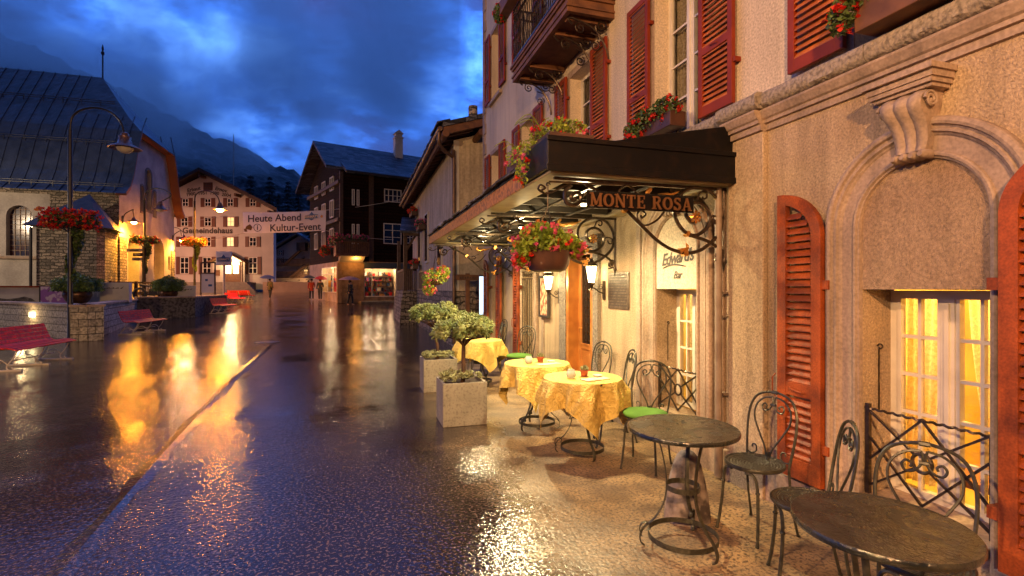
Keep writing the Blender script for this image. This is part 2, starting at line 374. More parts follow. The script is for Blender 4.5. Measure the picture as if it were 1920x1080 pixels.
M['blackpaint'] = mat('sign_black', (.03,.022,.02), .6)
M['letter'] = mat('bronze_letters', (.22,.10,.04), .45, metal=.5)
M['script'] = mat('grey_lettering', (.10,.085,.075), .8)
M['curtain'] = mat('lace_curtain', (.75,.62,.38), .85, noise=(45,2,.46,.54), col2=(.42,.32,.16), trans=(.85,.68,.36))
M['room'] = mat('room_wall', (.70,.52,.12), .9, noise=(2,3,.4,.7), col2=(.5,.30,.08))
M['roomdark'] = mat('room_wood', (.25,.10,.04), .6)
M['bulb'] = mat('lit_lantern', (.9,.8,.5), .4, emit=(1,.78,.38), es=14)
M['sodium'] = mat('lit_sodium', (.9,.6,.3), .4, emit=(1,.31,.02), es=420)
M['lampoff'] = mat('unlit_lamp_glass', (.55,.48,.40), .3)
M['skin'] = mat('skin', (.45,.25,.17), .6)
M['coatr'] = mat('red_coat', (.30,.03,.03), .8)
M['coatd'] = mat('dark_coat', (.03,.03,.04), .8)
M['coatg'] = mat('olive_coat', (.10,.09,.06), .8)
M['trous'] = mat('dark_trousers', (.02,.02,.03), .8)
M['hair'] = mat('dark_hair', (.03,.02,.015), .7)
M['umb_w'] = mat('pale_umbrella', (.42,.32,.40), .7, trans=(.4,.3,.4))
M['umb_r'] = mat('red_umbrella', (.45,.05,.06), .7, trans=(.4,.05,.05))
M['umb_b'] = mat('blue_umbrella', (.14,.18,.40), .7, trans=(.1,.15,.4))
M['step'] = mat('stone_step', (.20,.16,.12), .6, noise=(3,4,.4,.7), col2=(.12,.10,.08))
M['conifer'] = mat('conifer_green', (.018,.030,.022), .8, island=.5)
M['glassb'] = mat('candle_glass', (.85,.85,.80), .05, trans=(.8,.8,.7))
M['soil'] = mat('soil', (.05,.03,.02), .95, bump=(60,.8,.01))
M['tabletop'] = mat('wet_table_top', (.012,.014,.010), .13, noise=(9,6,.45,.62), col2=(.03,.031,.022), bump=(36,.55,.008,4,1.4), spec=.7, rv=(7,.06,.30))
M['display'] = mat('lit_showcase', (.4,.45,.5), .4, emit=(.55,.75,1.0), es=.9, noise=(8,3,.4,.6), col2=(.2,.2,.25))
M['litpane'] = mat('lit_pane', (.8,.6,.3), .4, emit=(1,.62,.22), es=.55)

# ------------------------------------------------------------------ ground
def ground_mat():
    m = bpy.data.materials.new('wet_asphalt'); m.use_nodes = True
    t = m.node_tree; b = t.nodes['Principled BSDF']; L = t.links.new
    tcn = t.nodes.new('ShaderNodeTexCoord'); O = tcn.outputs['Object']
    def noise(s, d=3, r=.5, dist=0, vec=O):
        n = t.nodes.new('ShaderNodeTexNoise'); n.inputs['Scale'].default_value = s; n.inputs['Detail'].default_value = d
        n.inputs['Roughness'].default_value = r; n.inputs['Distortion'].default_value = dist; L(vec, n.inputs['Vector']); return n.outputs['Fac']
    def mr(v, a, c, lo=0, hi=1):
        n = t.nodes.new('ShaderNodeMapRange'); n.inputs['From Min'].default_value = a; n.inputs['From Max'].default_value = c
        n.inputs['To Min'].default_value = lo; n.inputs['To Max'].default_value = hi; L(v, n.inputs['Value']); return n.outputs[0]
    def math_(op, a, c):
        n = t.nodes.new('ShaderNodeMath'); n.operation = op
        for i, q in enumerate((a, c)):
            if isinstance(q, (int, float)): n.inputs[i].default_value = q
            else: L(q, n.inputs[i])
        return n.outputs[0]
    def mix(f, a, c):
        n = t.nodes.new('ShaderNodeMixRGB'); L(f, n.inputs[0])
        for i, q in ((1, a), (2, c)):
            if isinstance(q, tuple): n.inputs[i].default_value = (*q, 1)
            else: L(q, n.inputs[i])
        return n.outputs[0]
    sp = t.nodes.new('ShaderNodeSeparateXYZ'); L(O, sp.inputs[0])
    # a sheltered, drier strip beside the hotel (x > ~1.3) with ragged edge
    edge = math_('ADD', sp.outputs[0], math_('MULTIPLY', math_('SUBTRACT', noise(1.1, 5, .6), .5), 2.6))
    far = mr(sp.outputs[1], 9.5, 12.5, 0, 1)
    dry = math_('MULTIPLY', mr(edge, .9, 2.0), math_('SUBTRACT', 1.0, far))
    grain = noise(48, 2, .6)
    wetbase = mix(mr(noise(.7, 5), .35, .65), (.013,.009,.011), (.026,.017,.017))
    wetbase = mix(mr(grain, .56, .60), wetbase, (.12,.075,.06))
    drybase = mix(mr(noise(3.5, 6), .42, .62), (.40,.26,.125), (.20,.125,.065))
    drybase = mix(mr(noise(45, 3, .6), .48, .6), drybase, (.09,.055,.03))
    L(mix(dry, wetbase, drybase), b.inputs['Base Color'])
    pud = mr(noise(.55, 4, .55), .50, .60)
    rw = math_('ADD', mr(noise(30, 4), .35, .65, .03, .10), math_('MULTIPLY', pud, -.05))
    rd = mr(noise(2.2, 5), .42, .62, .60, .40)
    r = t.nodes.new('ShaderNodeMixRGB'); L(dry, r.inputs[0]); L(rw, r.inputs[1]); L(rd, r.inputs[2]); L(r.outputs[0], b.inputs['Roughness'])
    b.inputs['Specular IOR Level'].default_value = .9
    vo = t.nodes.new('ShaderNodeTexVoronoi'); vo.inputs['Scale'].default_value = 52; vo.inputs['Randomness'].default_value = 1; L(O, vo.inputs['Vector'])
    vo2 = t.nodes.new('ShaderNodeTexVoronoi'); vo2.inputs['Scale'].default_value = 24; L(O, vo2.inputs['Vector'])
    stones = math_('ADD', math_('MULTIPLY', vo.outputs['Distance'], -.75), math_('MULTIPLY', vo2.outputs['Distance'], -.85))
    h = math_('ADD', stones, math_('MULTIPLY', noise(30, 4, .65), .8))
    amp = math_('MULTIPLY', h, mr(pud, 0, 1, 1, .45))
    # the patched trench joint running down the street
    g = noise(1.6, 2)
    b1 = t.nodes.new('ShaderNodeBump'); b1.inputs['Strength'].default_value = .30; b1.inputs['Distance'].default_value = .0068; L(amp, b1.inputs['Height'])
    b2 = t.nodes.new('ShaderNodeBump'); b2.inputs['Strength'].default_value = .15; b2.inputs['Distance'].default_value = .03; L(g, b2.inputs['Height'])
    L(b2.outputs[0], b1.inputs['Normal']); L(b1.outputs[0], b.inputs['Normal'])
    return m
M['asphalt'] = ground_mat()
def frange(a, b, s):
    out = []
    while a < b - 1e-6: out.append(a); a += s
    return out
def build_ground():
    xs = frange(-400, -30, 40) + frange(-30, 12, 1.5) + frange(12, 400, 40) + [400]
    ys = frange(-60, -6, 9) + frange(-6, 24, 1.5) + frange(24, 100, 4) + frange(100, 700, 60) + [700]
    mb = MB(); n = len(xs)
    for y in ys:
        for x in xs:
            z = ground_z(x, y)
            # shallow gutter along the trench seam
            mb.v.append((x, y, z))
    for j in range(len(ys)-1):
        for i in range(n-1):
            mb.f.append((j*n+i, j*n+i+1, (j+1)*n+i+1, (j+1)*n+i)); mb.m.append(0)
    return mb.build('ground', M['asphalt'], smooth=True, kind='structure')
build_ground()
# raised joint of a filled trench, running up the street
mb = MB()
pts = [(-1.45, 2.2), (-1.6, 3.6), (-1.75, 5.2), (-1.9, 7.2), (-2.05, 9.6), (-2.2, 12.7), (-2.35, 16.0)]
pp = cat([(x, y, 0) for x, y in pts], 8)
ws = [.075 + .02*math.sin(i*.9) + .008*math.sin(i*2.3) for i in range(len(pp))]
for i in range(len(pp)-1):
    a, b_ = pp[i], pp[i+1]
    for (o0, z0, o1, z1) in ((-1, .001, 0, .011), (0, .011, 1, .001)):
        mb.quad((a.x+o0*ws[i], a.y, z0), (b_.x+o0*ws[i+1], b_.y, z0), (b_.x+o1*ws[i+1], b_.y, z1), (a.x+o1*ws[i], a.y, z1))
mb.build('road_joint', M['asphalt'], kind='structure')
# manhole cover
t_ = tag(MB().lathe([(.34,-.004),(.34,.006),(.31,.009),(.0,.009)], n=28, cap=False).build('manhole_cover', mat('cast_iron', (.05,.04,.04), .35, metal=.6, bump=(40,1,.008)), loc=(-2.54, 16.4, 0)),
         'round cast iron manhole cover lying flush in the wet street', 'manhole cover')

# ------------------------------------------------------------------ mountain
def mountain():
    from mathutils import noise as NZ
    c_, s_ = math.cos(YAW), math.sin(YAW)
    def P2(u, t): return (t*(s_+u*c_), t*(c_-u*s_))
    prof = [(-2.4,.62),(-1.6,.56),(-1.25,.54),(-1.01,.505),(-.93,.455),(-.86,.42),(-.80,.395),(-.75,.372),(-.66,.325),(-.54,.268),(-.405,.214),(-.33,.175),(-.25,.155),(-.1,.14),(.1,.15),(.5,.2),(1.0,.28)]
    def hp(u):
        for (a, x), (b_, y) in zip(prof, prof[1:]):
            if a <= u <= b_: return x + (y-x)*(u-a)/(b_-a)
        return prof[-1][1]
    mb = MB(); nu, nt_ = 260, 46
    for j in range(nt_):
        f = j/(nt_-1); t = 330 + 720*f
        for i in range(nu):
            u = -2.4 + 3.4*i/(nu-1)
            x, y = P2(u, t)
            base = hp(u)*(t if f < .8 else t*(1-(f-.8)*.9))
            g = min(1, max(0, (t-330)/570)); g = g*g*(3-2*g)*.55 + g*.45
            z = 4 + base*g
            v = Vector((x*.012, y*.012, z*.004))
            z += (NZ.fractal(v, 1.0, 2.0, 6)*17 + NZ.noise(v*9)*3.0 + rnd.random()*7) * min(1, g*3+.05)
            mb.v.append((x, y, z))
    for j in range(nt_-1):
        for i in range(nu-1):
            mb.f.append((j*nu+i, j*nu+i+1, (j+1)*nu+i+1, (j+1)*nu+i)); mb.m.append(0)
    m = mat('forest_slope', (.010,.014,.018), .95, noise=(.035,9,.46,.60), col2=(.10,.10,.12), bump=(.12,1.0,6,6), fine=(.12,.8))
    mb.build('mountain', m, kind='structure')
mountain()

# low cloud dragging along the slope
def mist():
    mb = MB()
    F = lambda r, t: (t*math.sin(YAW)+r*math.cos(YAW), t*math.cos(YAW)-r*math.sin(YAW))
    c = [F(-900,560), F(-60,560), F(-60,1000), F(-900,1000)]
    mb.add([(x, y, z) for z in (90, 470) for x, y in c], [(0,3,2,1),(4,5,6,7),(0,1,5,4),(1,2,6,5),(2,3,7,6),(3,0,4,7)])
    m = bpy.data.materials.new('low_cloud'); m.use_nodes = True; t = m.node_tree; t.nodes.clear(); L = t.links.new
    o = t.nodes.new('ShaderNodeOutputMaterial'); v = t.nodes.new('ShaderNodeVolumePrincipled'); tcn = t.nodes.new('ShaderNodeTexCoord')
    n = t.nodes.new('ShaderNodeTexNoise'); n.inputs['Scale'].default_value = .007; n.inputs['Detail'].default_value = 4; n.inputs['Distortion'].default_value = .4
    L(tcn.outputs['Object'], n.inputs['Vector'])
    mr = t.nodes.new('ShaderNodeMapRange'); mr.inputs['From Min'].default_value = .44; mr.inputs['From Max'].default_value = .62; mr.inputs['To Max'].default_value = .015
    L(n.outputs['Fac'], mr.inputs['Value'])
    tg = t.nodes.new('ShaderNodeSeparateXYZ'); L(tcn.outputs['Generated'], tg.inputs[0])
    def fade(sock, a0, a1):
        f = t.nodes.new('ShaderNodeMapRange'); f.interpolation_type = 'SMOOTHSTEP'; f.inputs['From Min'].default_value = a0; f.inputs['From Max'].default_value = a1; L(sock, f.inputs['Value']); return f.outputs[0]
    cur = mr.outputs[0]
    for sock, a0, a1 in ((tg.outputs[0],1,.75),(tg.outputs[2],.10,.42),(tg.outputs[2],1,.8)):
        k_ = t.nodes.new('ShaderNodeMath'); k_.operation = 'MULTIPLY'; L(cur, k_.inputs[0]); L(fade(sock, a0, a1), k_.inputs[1]); cur = k_.outputs[0]
    L(cur, v.inputs['Density']); v.inputs['Color'].default_value = (1,1,1,1); v.inputs['Anisotropy'].default_value = .2
    L(v.outputs[0], o.inputs['Volume'])
    ob = mb.build('low_cloud', m, kind='stuff'); ob['label'] = 'ragged low cloud dragging along the dark mountain slope'; ob['category'] = 'cloud'
mist()

# ------------------------------------------------------------------ the hotel with the cafe front (street wall is the plane x = 3)
HX = 3.0
BAYS = [-0.215, 2.035, 4.285, 6.50, 8.785, 11.03]
hotel = empty('hotel', (0,0,0), 0, 'tall cream rendered hotel with red louvred shutters and arched ground floor windows along the street', 'hotel')
def wall_x(x, y0, y1, z0, z1, holes, depth):
    """wall sheet on plane x, facing -x, with real openings and reveals"""
    ys = sorted({y0, y1} | {h[0] for h in holes} | {h[1] for h in holes})
    zs = sorted({z0, z1} | {h[2] for h in holes} | {h[3] for h in holes})
    mb = MB()
    for i in range(len(ys)-1):
        for j in range(len(zs)-1):
            cy, cz = (ys[i]+ys[i+1])/2, (zs[j]+zs[j+1])/2
            if any(h[0] < cy < h[1] and h[2] < cz < h[3] for h in holes): continue
            mb.quad((x,ys[i],zs[j]), (x,ys[i],zs[j+1]), (x,ys[i+1],zs[j+1]), (x,ys[i+1],zs[j]))
    for (a, b_, c_, d) in holes:
        X = x + depth
        mb.quad((x,a,c_), (X,a,c_), (X,a,d), (x,a,d)); mb.quad((x,b_,d), (X,b_,d), (X,b_,c_), (x,b_,c_))
        mb.quad((x,a,d), (X,a,d), (X,b_,d), (x,b_,d)); mb.quad((x,b_,c_), (X,b_,c_), (X,a,c_), (x,a,c_))
    return mb
HW = .335
lowholes = [(BAYS[1]-HW, BAYS[1]+HW, .31, 1.59), (BAYS[2]-HW, BAYS[2]+HW, .36, 1.59), (6.13, 6.87, .06, 2.05),
            (BAYS[4]-HW, BAYS[4]+HW, .3, 2.0), (BAYS[5]-HW, BAYS[5]+HW, .3, 2.0)]
wall_x(HX, -4, 12.2, -.1, 2.80, lowholes, .27).build('lower_wall', M['stucco'], hotel)
UPW = .385
uph = [(c-UPW, c+UPW, 3.10, 4.68) for c in BAYS] + [(c-UPW, c+UPW, 5.90, 7.50) for c in BAYS]
uph = [h if not (abs((h[0]+h[1])/2-6.5) < .1 and h[2] > 5) else (h[0], h[1], 5.13, 7.5) for h in uph]
wall_x(HX, -4, 12.2, 2.80, 10.6, uph, .27).build('upper_wall', M['stucco_fine'], hotel)
b_ = MB(); b_.quad((3,12.2,-.1),(3,12.2,10.6),(11,12.2,10.6),(11,12.2,-.1)); b_.quad((3,-4,-.1),(11,-4,-.1),(11,-4,10.6),(3,-4,10.6))
b_.quad((11,-4,-.1),(11,12.2,-.1),(11,12.2,10.6),(11,-4,10.6)); b_.build('rear_wall', M['stucco_fine'], hotel)
MB().box(2.5, 11.4, -4.4, 12.5, 10.6, 10.75).build('roof', M['olddark'], hotel)
# corner quoins
q = MB()
for i in range(30):
    z = 3.1 + i*.25; w = .26 if i % 2 else .17
    q.box(2.972, 3.0, 12.2-w, 12.215, z+.006, z+.244)
q.build('quoin', M['trim'], hotel, bevel=.006)
# plinth
def segs(lo, hi, cuts):
    out = []; a = lo
    for c0, c1 in sorted(cuts):
        out.append((a, c0)); a = c1
    out.append((a, hi)); return out
p = MB()
for a, b2 in segs(-4, 12.2, [(BAYS[1]-.36, BAYS[1]+.36), (6.02, 6.98)]): p.box(2.955, 3.0, a, b2, -.05, .24)
p.build('plinth', M['trim'], hotel, bevel=.01)
# string course: mouldings then a rough stone ledge
def course(mb, y0, y1, ex, prof):
    ply = [(HX+.01, prof[0][1])] + [(HX - ex - a, z) for a, z in prof] + [(HX+.01, prof[-1][1])]
    mb.prism(ply, y0, y1, 'y')
prof = [(.0,2.795),(.022,2.80),(.022,2.845),(.045,2.85),(.045,2.875),(.06,2.885),(.085,2.93),(.085,2.945),(.06,2.95)]
mb = MB(); course(mb, -4, 3.125, 0, prof); course(mb, 3.505, 12.19, 0, prof); course(mb, 3.125, 3.505, .05, prof)
mb.build('cornice', M['trim'], hotel)
def rough_ledge(y0, y1, ex):
    from mathutils import noise as NZ
    mb = MB(); n = max(2, int((y1-y0)/.035)); k = 7
    for i in range(n+1):
        y = y0 + (y1-y0)*i/n
        d = NZ.noise(Vector((0, y*7, 1)))*.012 + NZ.noise(Vector((5, y*25, 3)))*.006
        X = HX - .105 - ex
        for (x, z) in ((HX+.01,2.952), (X+.03-d, 2.952), (X-d, 2.975), (X-.004+d, 3.01), (X-d*.5, 3.055), (X+.025, 3.072+d*.5), (HX+.01, 3.078)):
            mb.v.append((x, y, z))
    for i in range(n):
        for j in range(k-1):
            mb.f.append((i*k+j, i*k+j+1, (i+1)*k+j+1, (i+1)*k+j)); mb.m.append(0)
    mb.f += [tuple(range(k-1,-1,-1)), tuple(n*k+j for j in range(k))]; mb.m += [0,0]
    return mb
for a, b2, e in ((-4,.9,0),(.905,2.28,0),(2.285,3.09,0),(3.095,3.53,.05),(3.535,5.3,0),(5.305,7.2,0),(7.205,9.6,0),(9.605,12.19,0)):
    rough_ledge(a, b2, e).build('ledge', M['ledge'], hotel, smooth=True)
# pilaster beside the canopy, and the flat one past the bar window
mb = MB(); mb.box(2.95, 3.0, 3.125, 3.505, .24, 2.795); mb.box(2.935, 3.0, 3.11, 3.52, -.02, .24)
mb.build('pilaster', M['stucco'], hotel, bevel=.008)
mb = MB(); mb.box(2.975, 3.0, 3.60, 3.70, .24, 2.795)
mb.box(2.975, 3.0, 4.92, 5.0, .24, 2.795); mb.box(2.975,3,7.95,8.05,.24,2.795); mb.box(2.975,3,9.5,9.62,.24,2.795); mb.build('wall_strip', M['trim'], hotel, bevel=.006)

# arch surrounds
def sweep_arch(prof, yc, zb, zs, n=28):
    mb = MB(); st = []
    for z in (zb, (zb+zs)/2): st.append(((-1, 0), z))
    st.append(((-1,0), zs))
    for i in range(1, n): a = math.pi - math.pi*i/n; st.append(((math.cos(a), math.sin(a)), zs))
    st.append(((1,0), zs))
    for z in ((zb+zs)/2, zb): st.append(((1,0), z))
    k = len(prof)
    for (d, z) in st:
        for (r, pr) in prof: mb.v.append((HX-pr, yc - d[0]*r, z + d[1]*r))
    for i in range(len(st)-1):
        for j in range(k-1):
            mb.f.append((i*k+j, (i+1)*k+j, (i+1)*k+j+1, i*k+j+1)); mb.m.append(0)
    return mb
APROF = [(.555,-.01),(.555,.045),(.548,.055),(.53,.062),(.515,.058),(.508,.040),(.498,.038),(.490,.050),(.478,.050),(.470,.034),(.462,.030),(.455,.022),(.378,.022),(.374,.036),(.366,.042),(.354,.040),(.348,.026),(.340,.024),(.336,.004),(.336,-.02)]
for c, zb in ((BAYS[1], .02), (BAYS[2], .24), (BAYS[4], .24), (BAYS[5], .24)):
    sweep_arch(APROF, c, zb, 1.975).build('arch_surround', M['trim'], hotel)
# textured panel filling the arch head above the window
def arch_fill(yc, r, z0, zs, proud):
    mb = MB(); n = 26
    pts = [(yc-r, z0)] + [(yc - r*math.cos(math.pi*i/n), zs + r*math.sin(math.pi*i/n)) for i in range(n+1)] + [(yc+r, z0)]
    mb.prism(pts, HX-proud, HX-proud+.03, 'x'); return mb
for c in BAYS[1:3]: arch_fill(c, .337, 1.592, 1.975, .006).build('arch_panel', M['panel'] if c < 3 else M['stucco_fine'], hotel)
# scrolled keystones
def keystone(yc):
    mb = MB()
    w = .155
    for (z0, z1, e, dw) in ((2.735,2.765,.20,.035),(2.70,2.735,.175,.022),(2.675,2.70,.165,.012),(2.655,2.675,.145,.0)):
        mb.box(HX-e, HX-.01, yc-w-dw, yc+w+dw, z0, z1)
    # fluted body: side profile lofted, narrowing downward, three ribs across
    side = [(.05,2.655),(.125,2.65),(.155,2.62),(.160,2.585),(.140,2.55),(.105,2.51),(.080,2.46),(.070,2.40),(.075,2.36),(.082,2.345)]
    ny = 19; vs = []
    for i, (e, z) in enumerate(side):
        hw = .125 - .05*i/(len(side)-1)
        for k in range(ny):
            f = k/(ny-1)*2-1
            rib = .016*abs(math.sin(math.pi*1.5*(f+1)))
            vs.append((HX - e - (rib if 0 < i else 0), yc + f*hw, z))
    fs = [(i*ny+k, i*ny+k+1, (i+1)*ny+k+1, (i+1)*ny+k) for i in range(len(side)-1) for k in range(ny-1)]
    mb.add(vs, fs)
    for sg in (0, ny-1):
        o = len(mb.v); base = [vs[i*ny+sg] for i in range(len(side))]
        mb.add(base + [(HX, v[1], v[2]) for v in base], [(i, i+1, len(side)+i+1, len(side)+i) for i in range(len(side)-1)])
    for sg in (-1, 1):   # side volutes
        mb.tube([(HX-.105+dx, yc+sg*.126, 2.60+dz) for dx, dz in [(-.045*math.cos(a)*(1-a/15), .045*math.sin(a)*(1-a/15)) for a in [i*.6 for i in range(22)]]], .009, 5)
    for k in range(4):
        mb.tube([(HX-.02, yc-.072+k*.048, 2.325), (HX-.09, yc-.072+k*.048, 2.325), (HX-.112, yc-.072+k*.048, 2.325)], [.026,.026,.014], 10)
    return mb
for c in BAYS[1:3]: keystone(c).build('keystone', M['trim'], hotel, smooth=True)

# casement windows
def casement(yc, hw, z0, z1, cols, rows, x=3.235, pane=M['glass'], name='window', sillpiece=True, fr=.05, split=True, par=None):
    f = MB(); w = fr
    f.box(x, x+.05, yc-hw, yc-hw+w, z0, z1); f.box(x, x+.05, yc+hw-w, yc+hw, z0, z1)
    f.box(x, x+.05, yc-hw+w, yc+hw-w, z0, z0+w*1.1); f.box(x, x+.05, yc-hw+w, yc+hw-w, z1-w, z1)
    if split: f.box(x-.018, x+.03, yc-.035, yc+.035, z0+w, z1-w); f.box(x-.03, x-.019, yc-.012, yc+.012, z0+w*1.5, z1-w*1.5)
    halves = ((yc-hw+w, yc-.035), (yc+.035, yc+hw-w)) if split else ((yc-hw+w, yc+hw-w),)
    for a, b2 in halves:
        s = .022
        f.box(x-.012, x+.03, a+.002, a+s, z0+w, z1-w); f.box(x-.012, x+.03, b2-s, b2-.002, z0+w, z1-w)
        for k in range(1, rows): z = z0+w + (z1-z0-2*w)*k/rows; f.box(x-.006, x+.028, a+s, b2-s, z-.010, z+.010)
        for k in range(1, cols): y = a + (b2-a)*k/cols; f.box(x-.004, x+.027, y-.009, y+.009, z0+w, z1-w)
    o = f.build(name, M['white'], par or hotel)
    if pane: MB().quad((x+.012,yc-hw+w,z0+w),(x+.012,yc-hw+w,z1-w),(x+.012,yc+hw-w,z1-w),(x+.012,yc+hw-w,z0+w)).build('pane', pane, o)
    return o
def lace(o, x, ya, yb, z0, z1, waves=7, amp=.018, tie=None, mt=None):
    """curtain of real folds; tie=(side, pull) draws the foot of it aside"""
    mb = MB(); ny, nz = 44, 14
    for j in range(nz+1):
        f = j/nz; z = z1 + (z0-z1)*f
        a, b2 = ya, yb
        if tie: 
            if tie[0] > 0: b2 = yb - (yb-ya)*tie[1]*f**1.4
            else: a = ya + (yb-ya)*tie[1]*f**1.4
        for i in range(ny+1):
            g = i/ny
            mb.v.append((x + amp*math.sin(g*waves*6.28 + f*.6)*(1+.3*math.sin(9*g)), a + (b2-a)*g, z))
    for j in range(nz):
        for i in range(ny):
            mb.f.append((j*(ny+1)+i, j*(ny+1)+i+1, (j+1)*(ny+1)+i+1, (j+1)*(ny+1)+i)); mb.m.append(0)
    return mb.build('curtain', mt or M['curtain'], o, smooth=True)
gl_clear = mat('window_glass', (1,1,1), .02, spec=.6)
_t = gl_clear.node_tree; _tr = _t.nodes.new('ShaderNodeBsdfTransparent'); _gl = _t.nodes.new('ShaderNodeBsdfGlossy'); _gl.inputs['Roughness'].default_value = .02
_fr = _t.nodes.new('ShaderNodeFresnel'); _mx = _t.nodes.new('ShaderNodeMixShader')
_t.links.new(_fr.outputs[0], _mx.inputs[0]); _t.links.new(_tr.outputs[0], _mx.inputs[1]); _t.links.new(_gl.outputs[0], _mx.inputs[2]); _t.links.new(_mx.outputs[0], _t.nodes['Material Output'].inputs[0])
M['clear'] = gl_clear
def room(y0, y1, z0, z1, x1, wallm, par):
    mb = MB(); x0 = 3.29
    mb.quad((x1,y0,z0),(x1,y1,z0),(x1,y1,z1),(x1,y0,z1)); mb.quad((x0,y0,z0),(x1,y0,z0),(x1,y0,z1),(x0,y0,z1))
    mb.quad((x0,y1,z0),(x0,y1,z1),(x1,y1,z1),(x1,y1,z0)); mb.quad((x0,y0,z1),(x1,y0,z1),(x1,y1,z1),(x0,y1,z1)); mb.quad((x0,y0,z0),(x0,y1,z0),(x1,y1,z0),(x1,y0,z0))
    return mb.build('room', wallm, par)
# near window, lit room behind
w1 = casement(BAYS[1], HW, .33, 1.585, 2, 5, pane=M['clear'])
lace(w1, 3.325, 2.075, 2.335, .40, 1.56, 5, .014, (-1, .38)); lace(w1, 3.33, 1.735, 2.0, .40, 1.56, 5, .014, (1, .5))
room(1.0, 3.0, .05, 2.3, 5.4, M['room'], hotel)
mb = MB(); mb.box(3.5, 4.3, 1.3, 2.3, .40, .44); mb.box(3.55, 3.6, 1.35, 1.4, .05, .40); mb.box(4.2,4.25,2.2,2.25,.05,.40)
tb = mb.build('dining_table', M['roomdark']); tag(tb, 'wooden table of papers inside the room behind the near lit window', 'table')
for k in range(5): tag(MB().box(-.12,.12,-.09,.09,0,.012).build('magazine', M['paper'] if k % 2 else M['blue'], loc=(3.68+.1*k, 1.62+.08*k, .441+.0125*k), rotz=.3*k), 'magazine in the pile on the table behind the near lit window', 'magazine', 'magazines on the indoor table')
point('room_light', (4.1, 2.0, 1.9), 75, (1,.66,.22), .12, hotel)
# bar window
w2 = casement(BAYS[2], HW, .38, 1.585, 2, 4, pane=M['clear'])
lace(w2, 3.33, 3.99, 4.58, .42, 1.56, 9, .014)
room(3.4, 5.2, .05, 2.3, 5.0, M['room'], hotel)
point('room_light', (3.85, 4.3, 1.7), 30, (1,.75,.4), .12, hotel)
# window sills
for c in BAYS[1:3]:
    MB().prism([(2.97,.26),(2.97,.31),(3.27,.345),(3.27,.26)], c-HW+.002, c+HW-.002, 'y').build('sill', M['trim'], hotel)
# wrought iron window guards
def guard(yc, hw, z0, z1, x=3.015):
    mb = MB(); r = .0085
    A = lambda y, z: (x, yc + y*hw, z0 + z*(z1-z0))
    mb.box(x-.012, x+.012, yc+hw-.036, yc+hw-.012, z0-.04, z1+.03)
    mb.box(x-.007, x+.007, yc-hw+.004, yc-hw+.018, z0-.04, z1+.0)
    tw = [(x + .004*math.cos(i*1.3), yc + hw*(1-2*i/60), z1 + .004*math.sin(i*1.3)) for i in range(61)]
    mb.tube(tw, .008, 5)
    for a, b2 in (((.95,1),(.12,.58)),((-.12,.42),(-.95,0)),((.95,0),(.12,.42)),((-.12,.58),(-.95,1)),
                  ((0,1),(-.95,.25)),((0,1),(.95,.32)),((.95,.68),(.0,0)),((0,0),(-.95,.72))):
        mb.bar(A(*a), A(*b2), .012, .012)
    mb.tube([(x, yc+.052*math.cos(t/20*6.283), (z0+z1)/2+.052*math.sin(t/20*6.283)) for t in range(20)], (.010), 6, True)
    return mb
guard(BAYS[1], HW, .38, .86).build('window_guard', M['iron'], hotel)
guard(BAYS[2], HW, .40, .80).build('window_guard', M['iron'], hotel)
for c in (BAYS[1], BAYS[2]):   # thin stay rods
    mb = MB().tube([(3.12, c+HW-.012, .84), (3.12, c+HW-.012, 1.22)], .005, 5); mb.tube(spiral((3.12, c+HW-.02, 1.235), .018, 0, 1, 10, 'yz', .6), .005, 5)
    mb.build('stay_rod', M['iron'], hotel)

# shutters
def louvres(mb, y0, y1, z0, z1, x, step=.045, top=None):
    z = z0
    while z < z1 - .01:
        w0, w1 = y0, y1
        if top:
            w0, w1 = top(z)
            if w1 - w0 < .03: z += step; continue
        mb.add([(x-.014,w0,z+.004),(x-.014,w1,z+.004),(x+.016,w1,z+.040),(x+.016,w0,z+.040),(x-.014,w0,z-.004),(x-.014,w1,z-.004),(x+.016,w1,z+.032),(x+.016,w0,z+.032)],
               [(0,1,2,3),(7,6,5,4),(0,4,5,1),(2,6,7,3),(1,5,6,2),(0,3,7,4)])
        z += step
def shutter(y0, y1, z0, z1, x=2.955, mid=.36, fw=.055, fm=M['red_frame'], sm=M['slat'], par=None, step=.048):
    f = MB(); a, b2 = x-.018, x+.018
    f.box(a, b2, y0, y0+fw, z0, z1); f.box(a, b2, y1-fw, y1, z0, z1)
    f.box(a+.001, b2-.001, y0+fw, y1-fw, z0, z0+fw*1.6); f.box(a+.001, b2-.001, y0+fw, y1-fw, z1-fw*1.1, z1)
    zm = z0 + (z1-z0)*mid; f.box(a+.001, b2-.001, y0+fw, y1-fw, zm-fw*.6, zm+fw*.6)
    f.tube([(a-.004, (y0+y1)/2-.05, zm-.005), (a-.016, (y0+y1)/2-.04, zm), (a-.016, (y0+y1)/2+.04, zm+.01), (a-.004, (y0+y1)/2+.05, zm+.012)], .005, 5)
    for hz in (z0+.22*(z1-z0), z0+.8*(z1-z0)): f.box(x-.01, HX, y0-.03, y0-.002, hz-.02, hz+.02)
    o = f.build('shutter', fm, par or hotel, bevel=.003)
    s = MB(); louvres(s, y0+fw, y1-fw, z0+fw*1.7, zm-fw*.65, x, step); louvres(s, y0+fw, y1-fw, zm+fw*.65, z1-fw*1.15, x, step)
    s.build('slat_panel', sm, o); return o
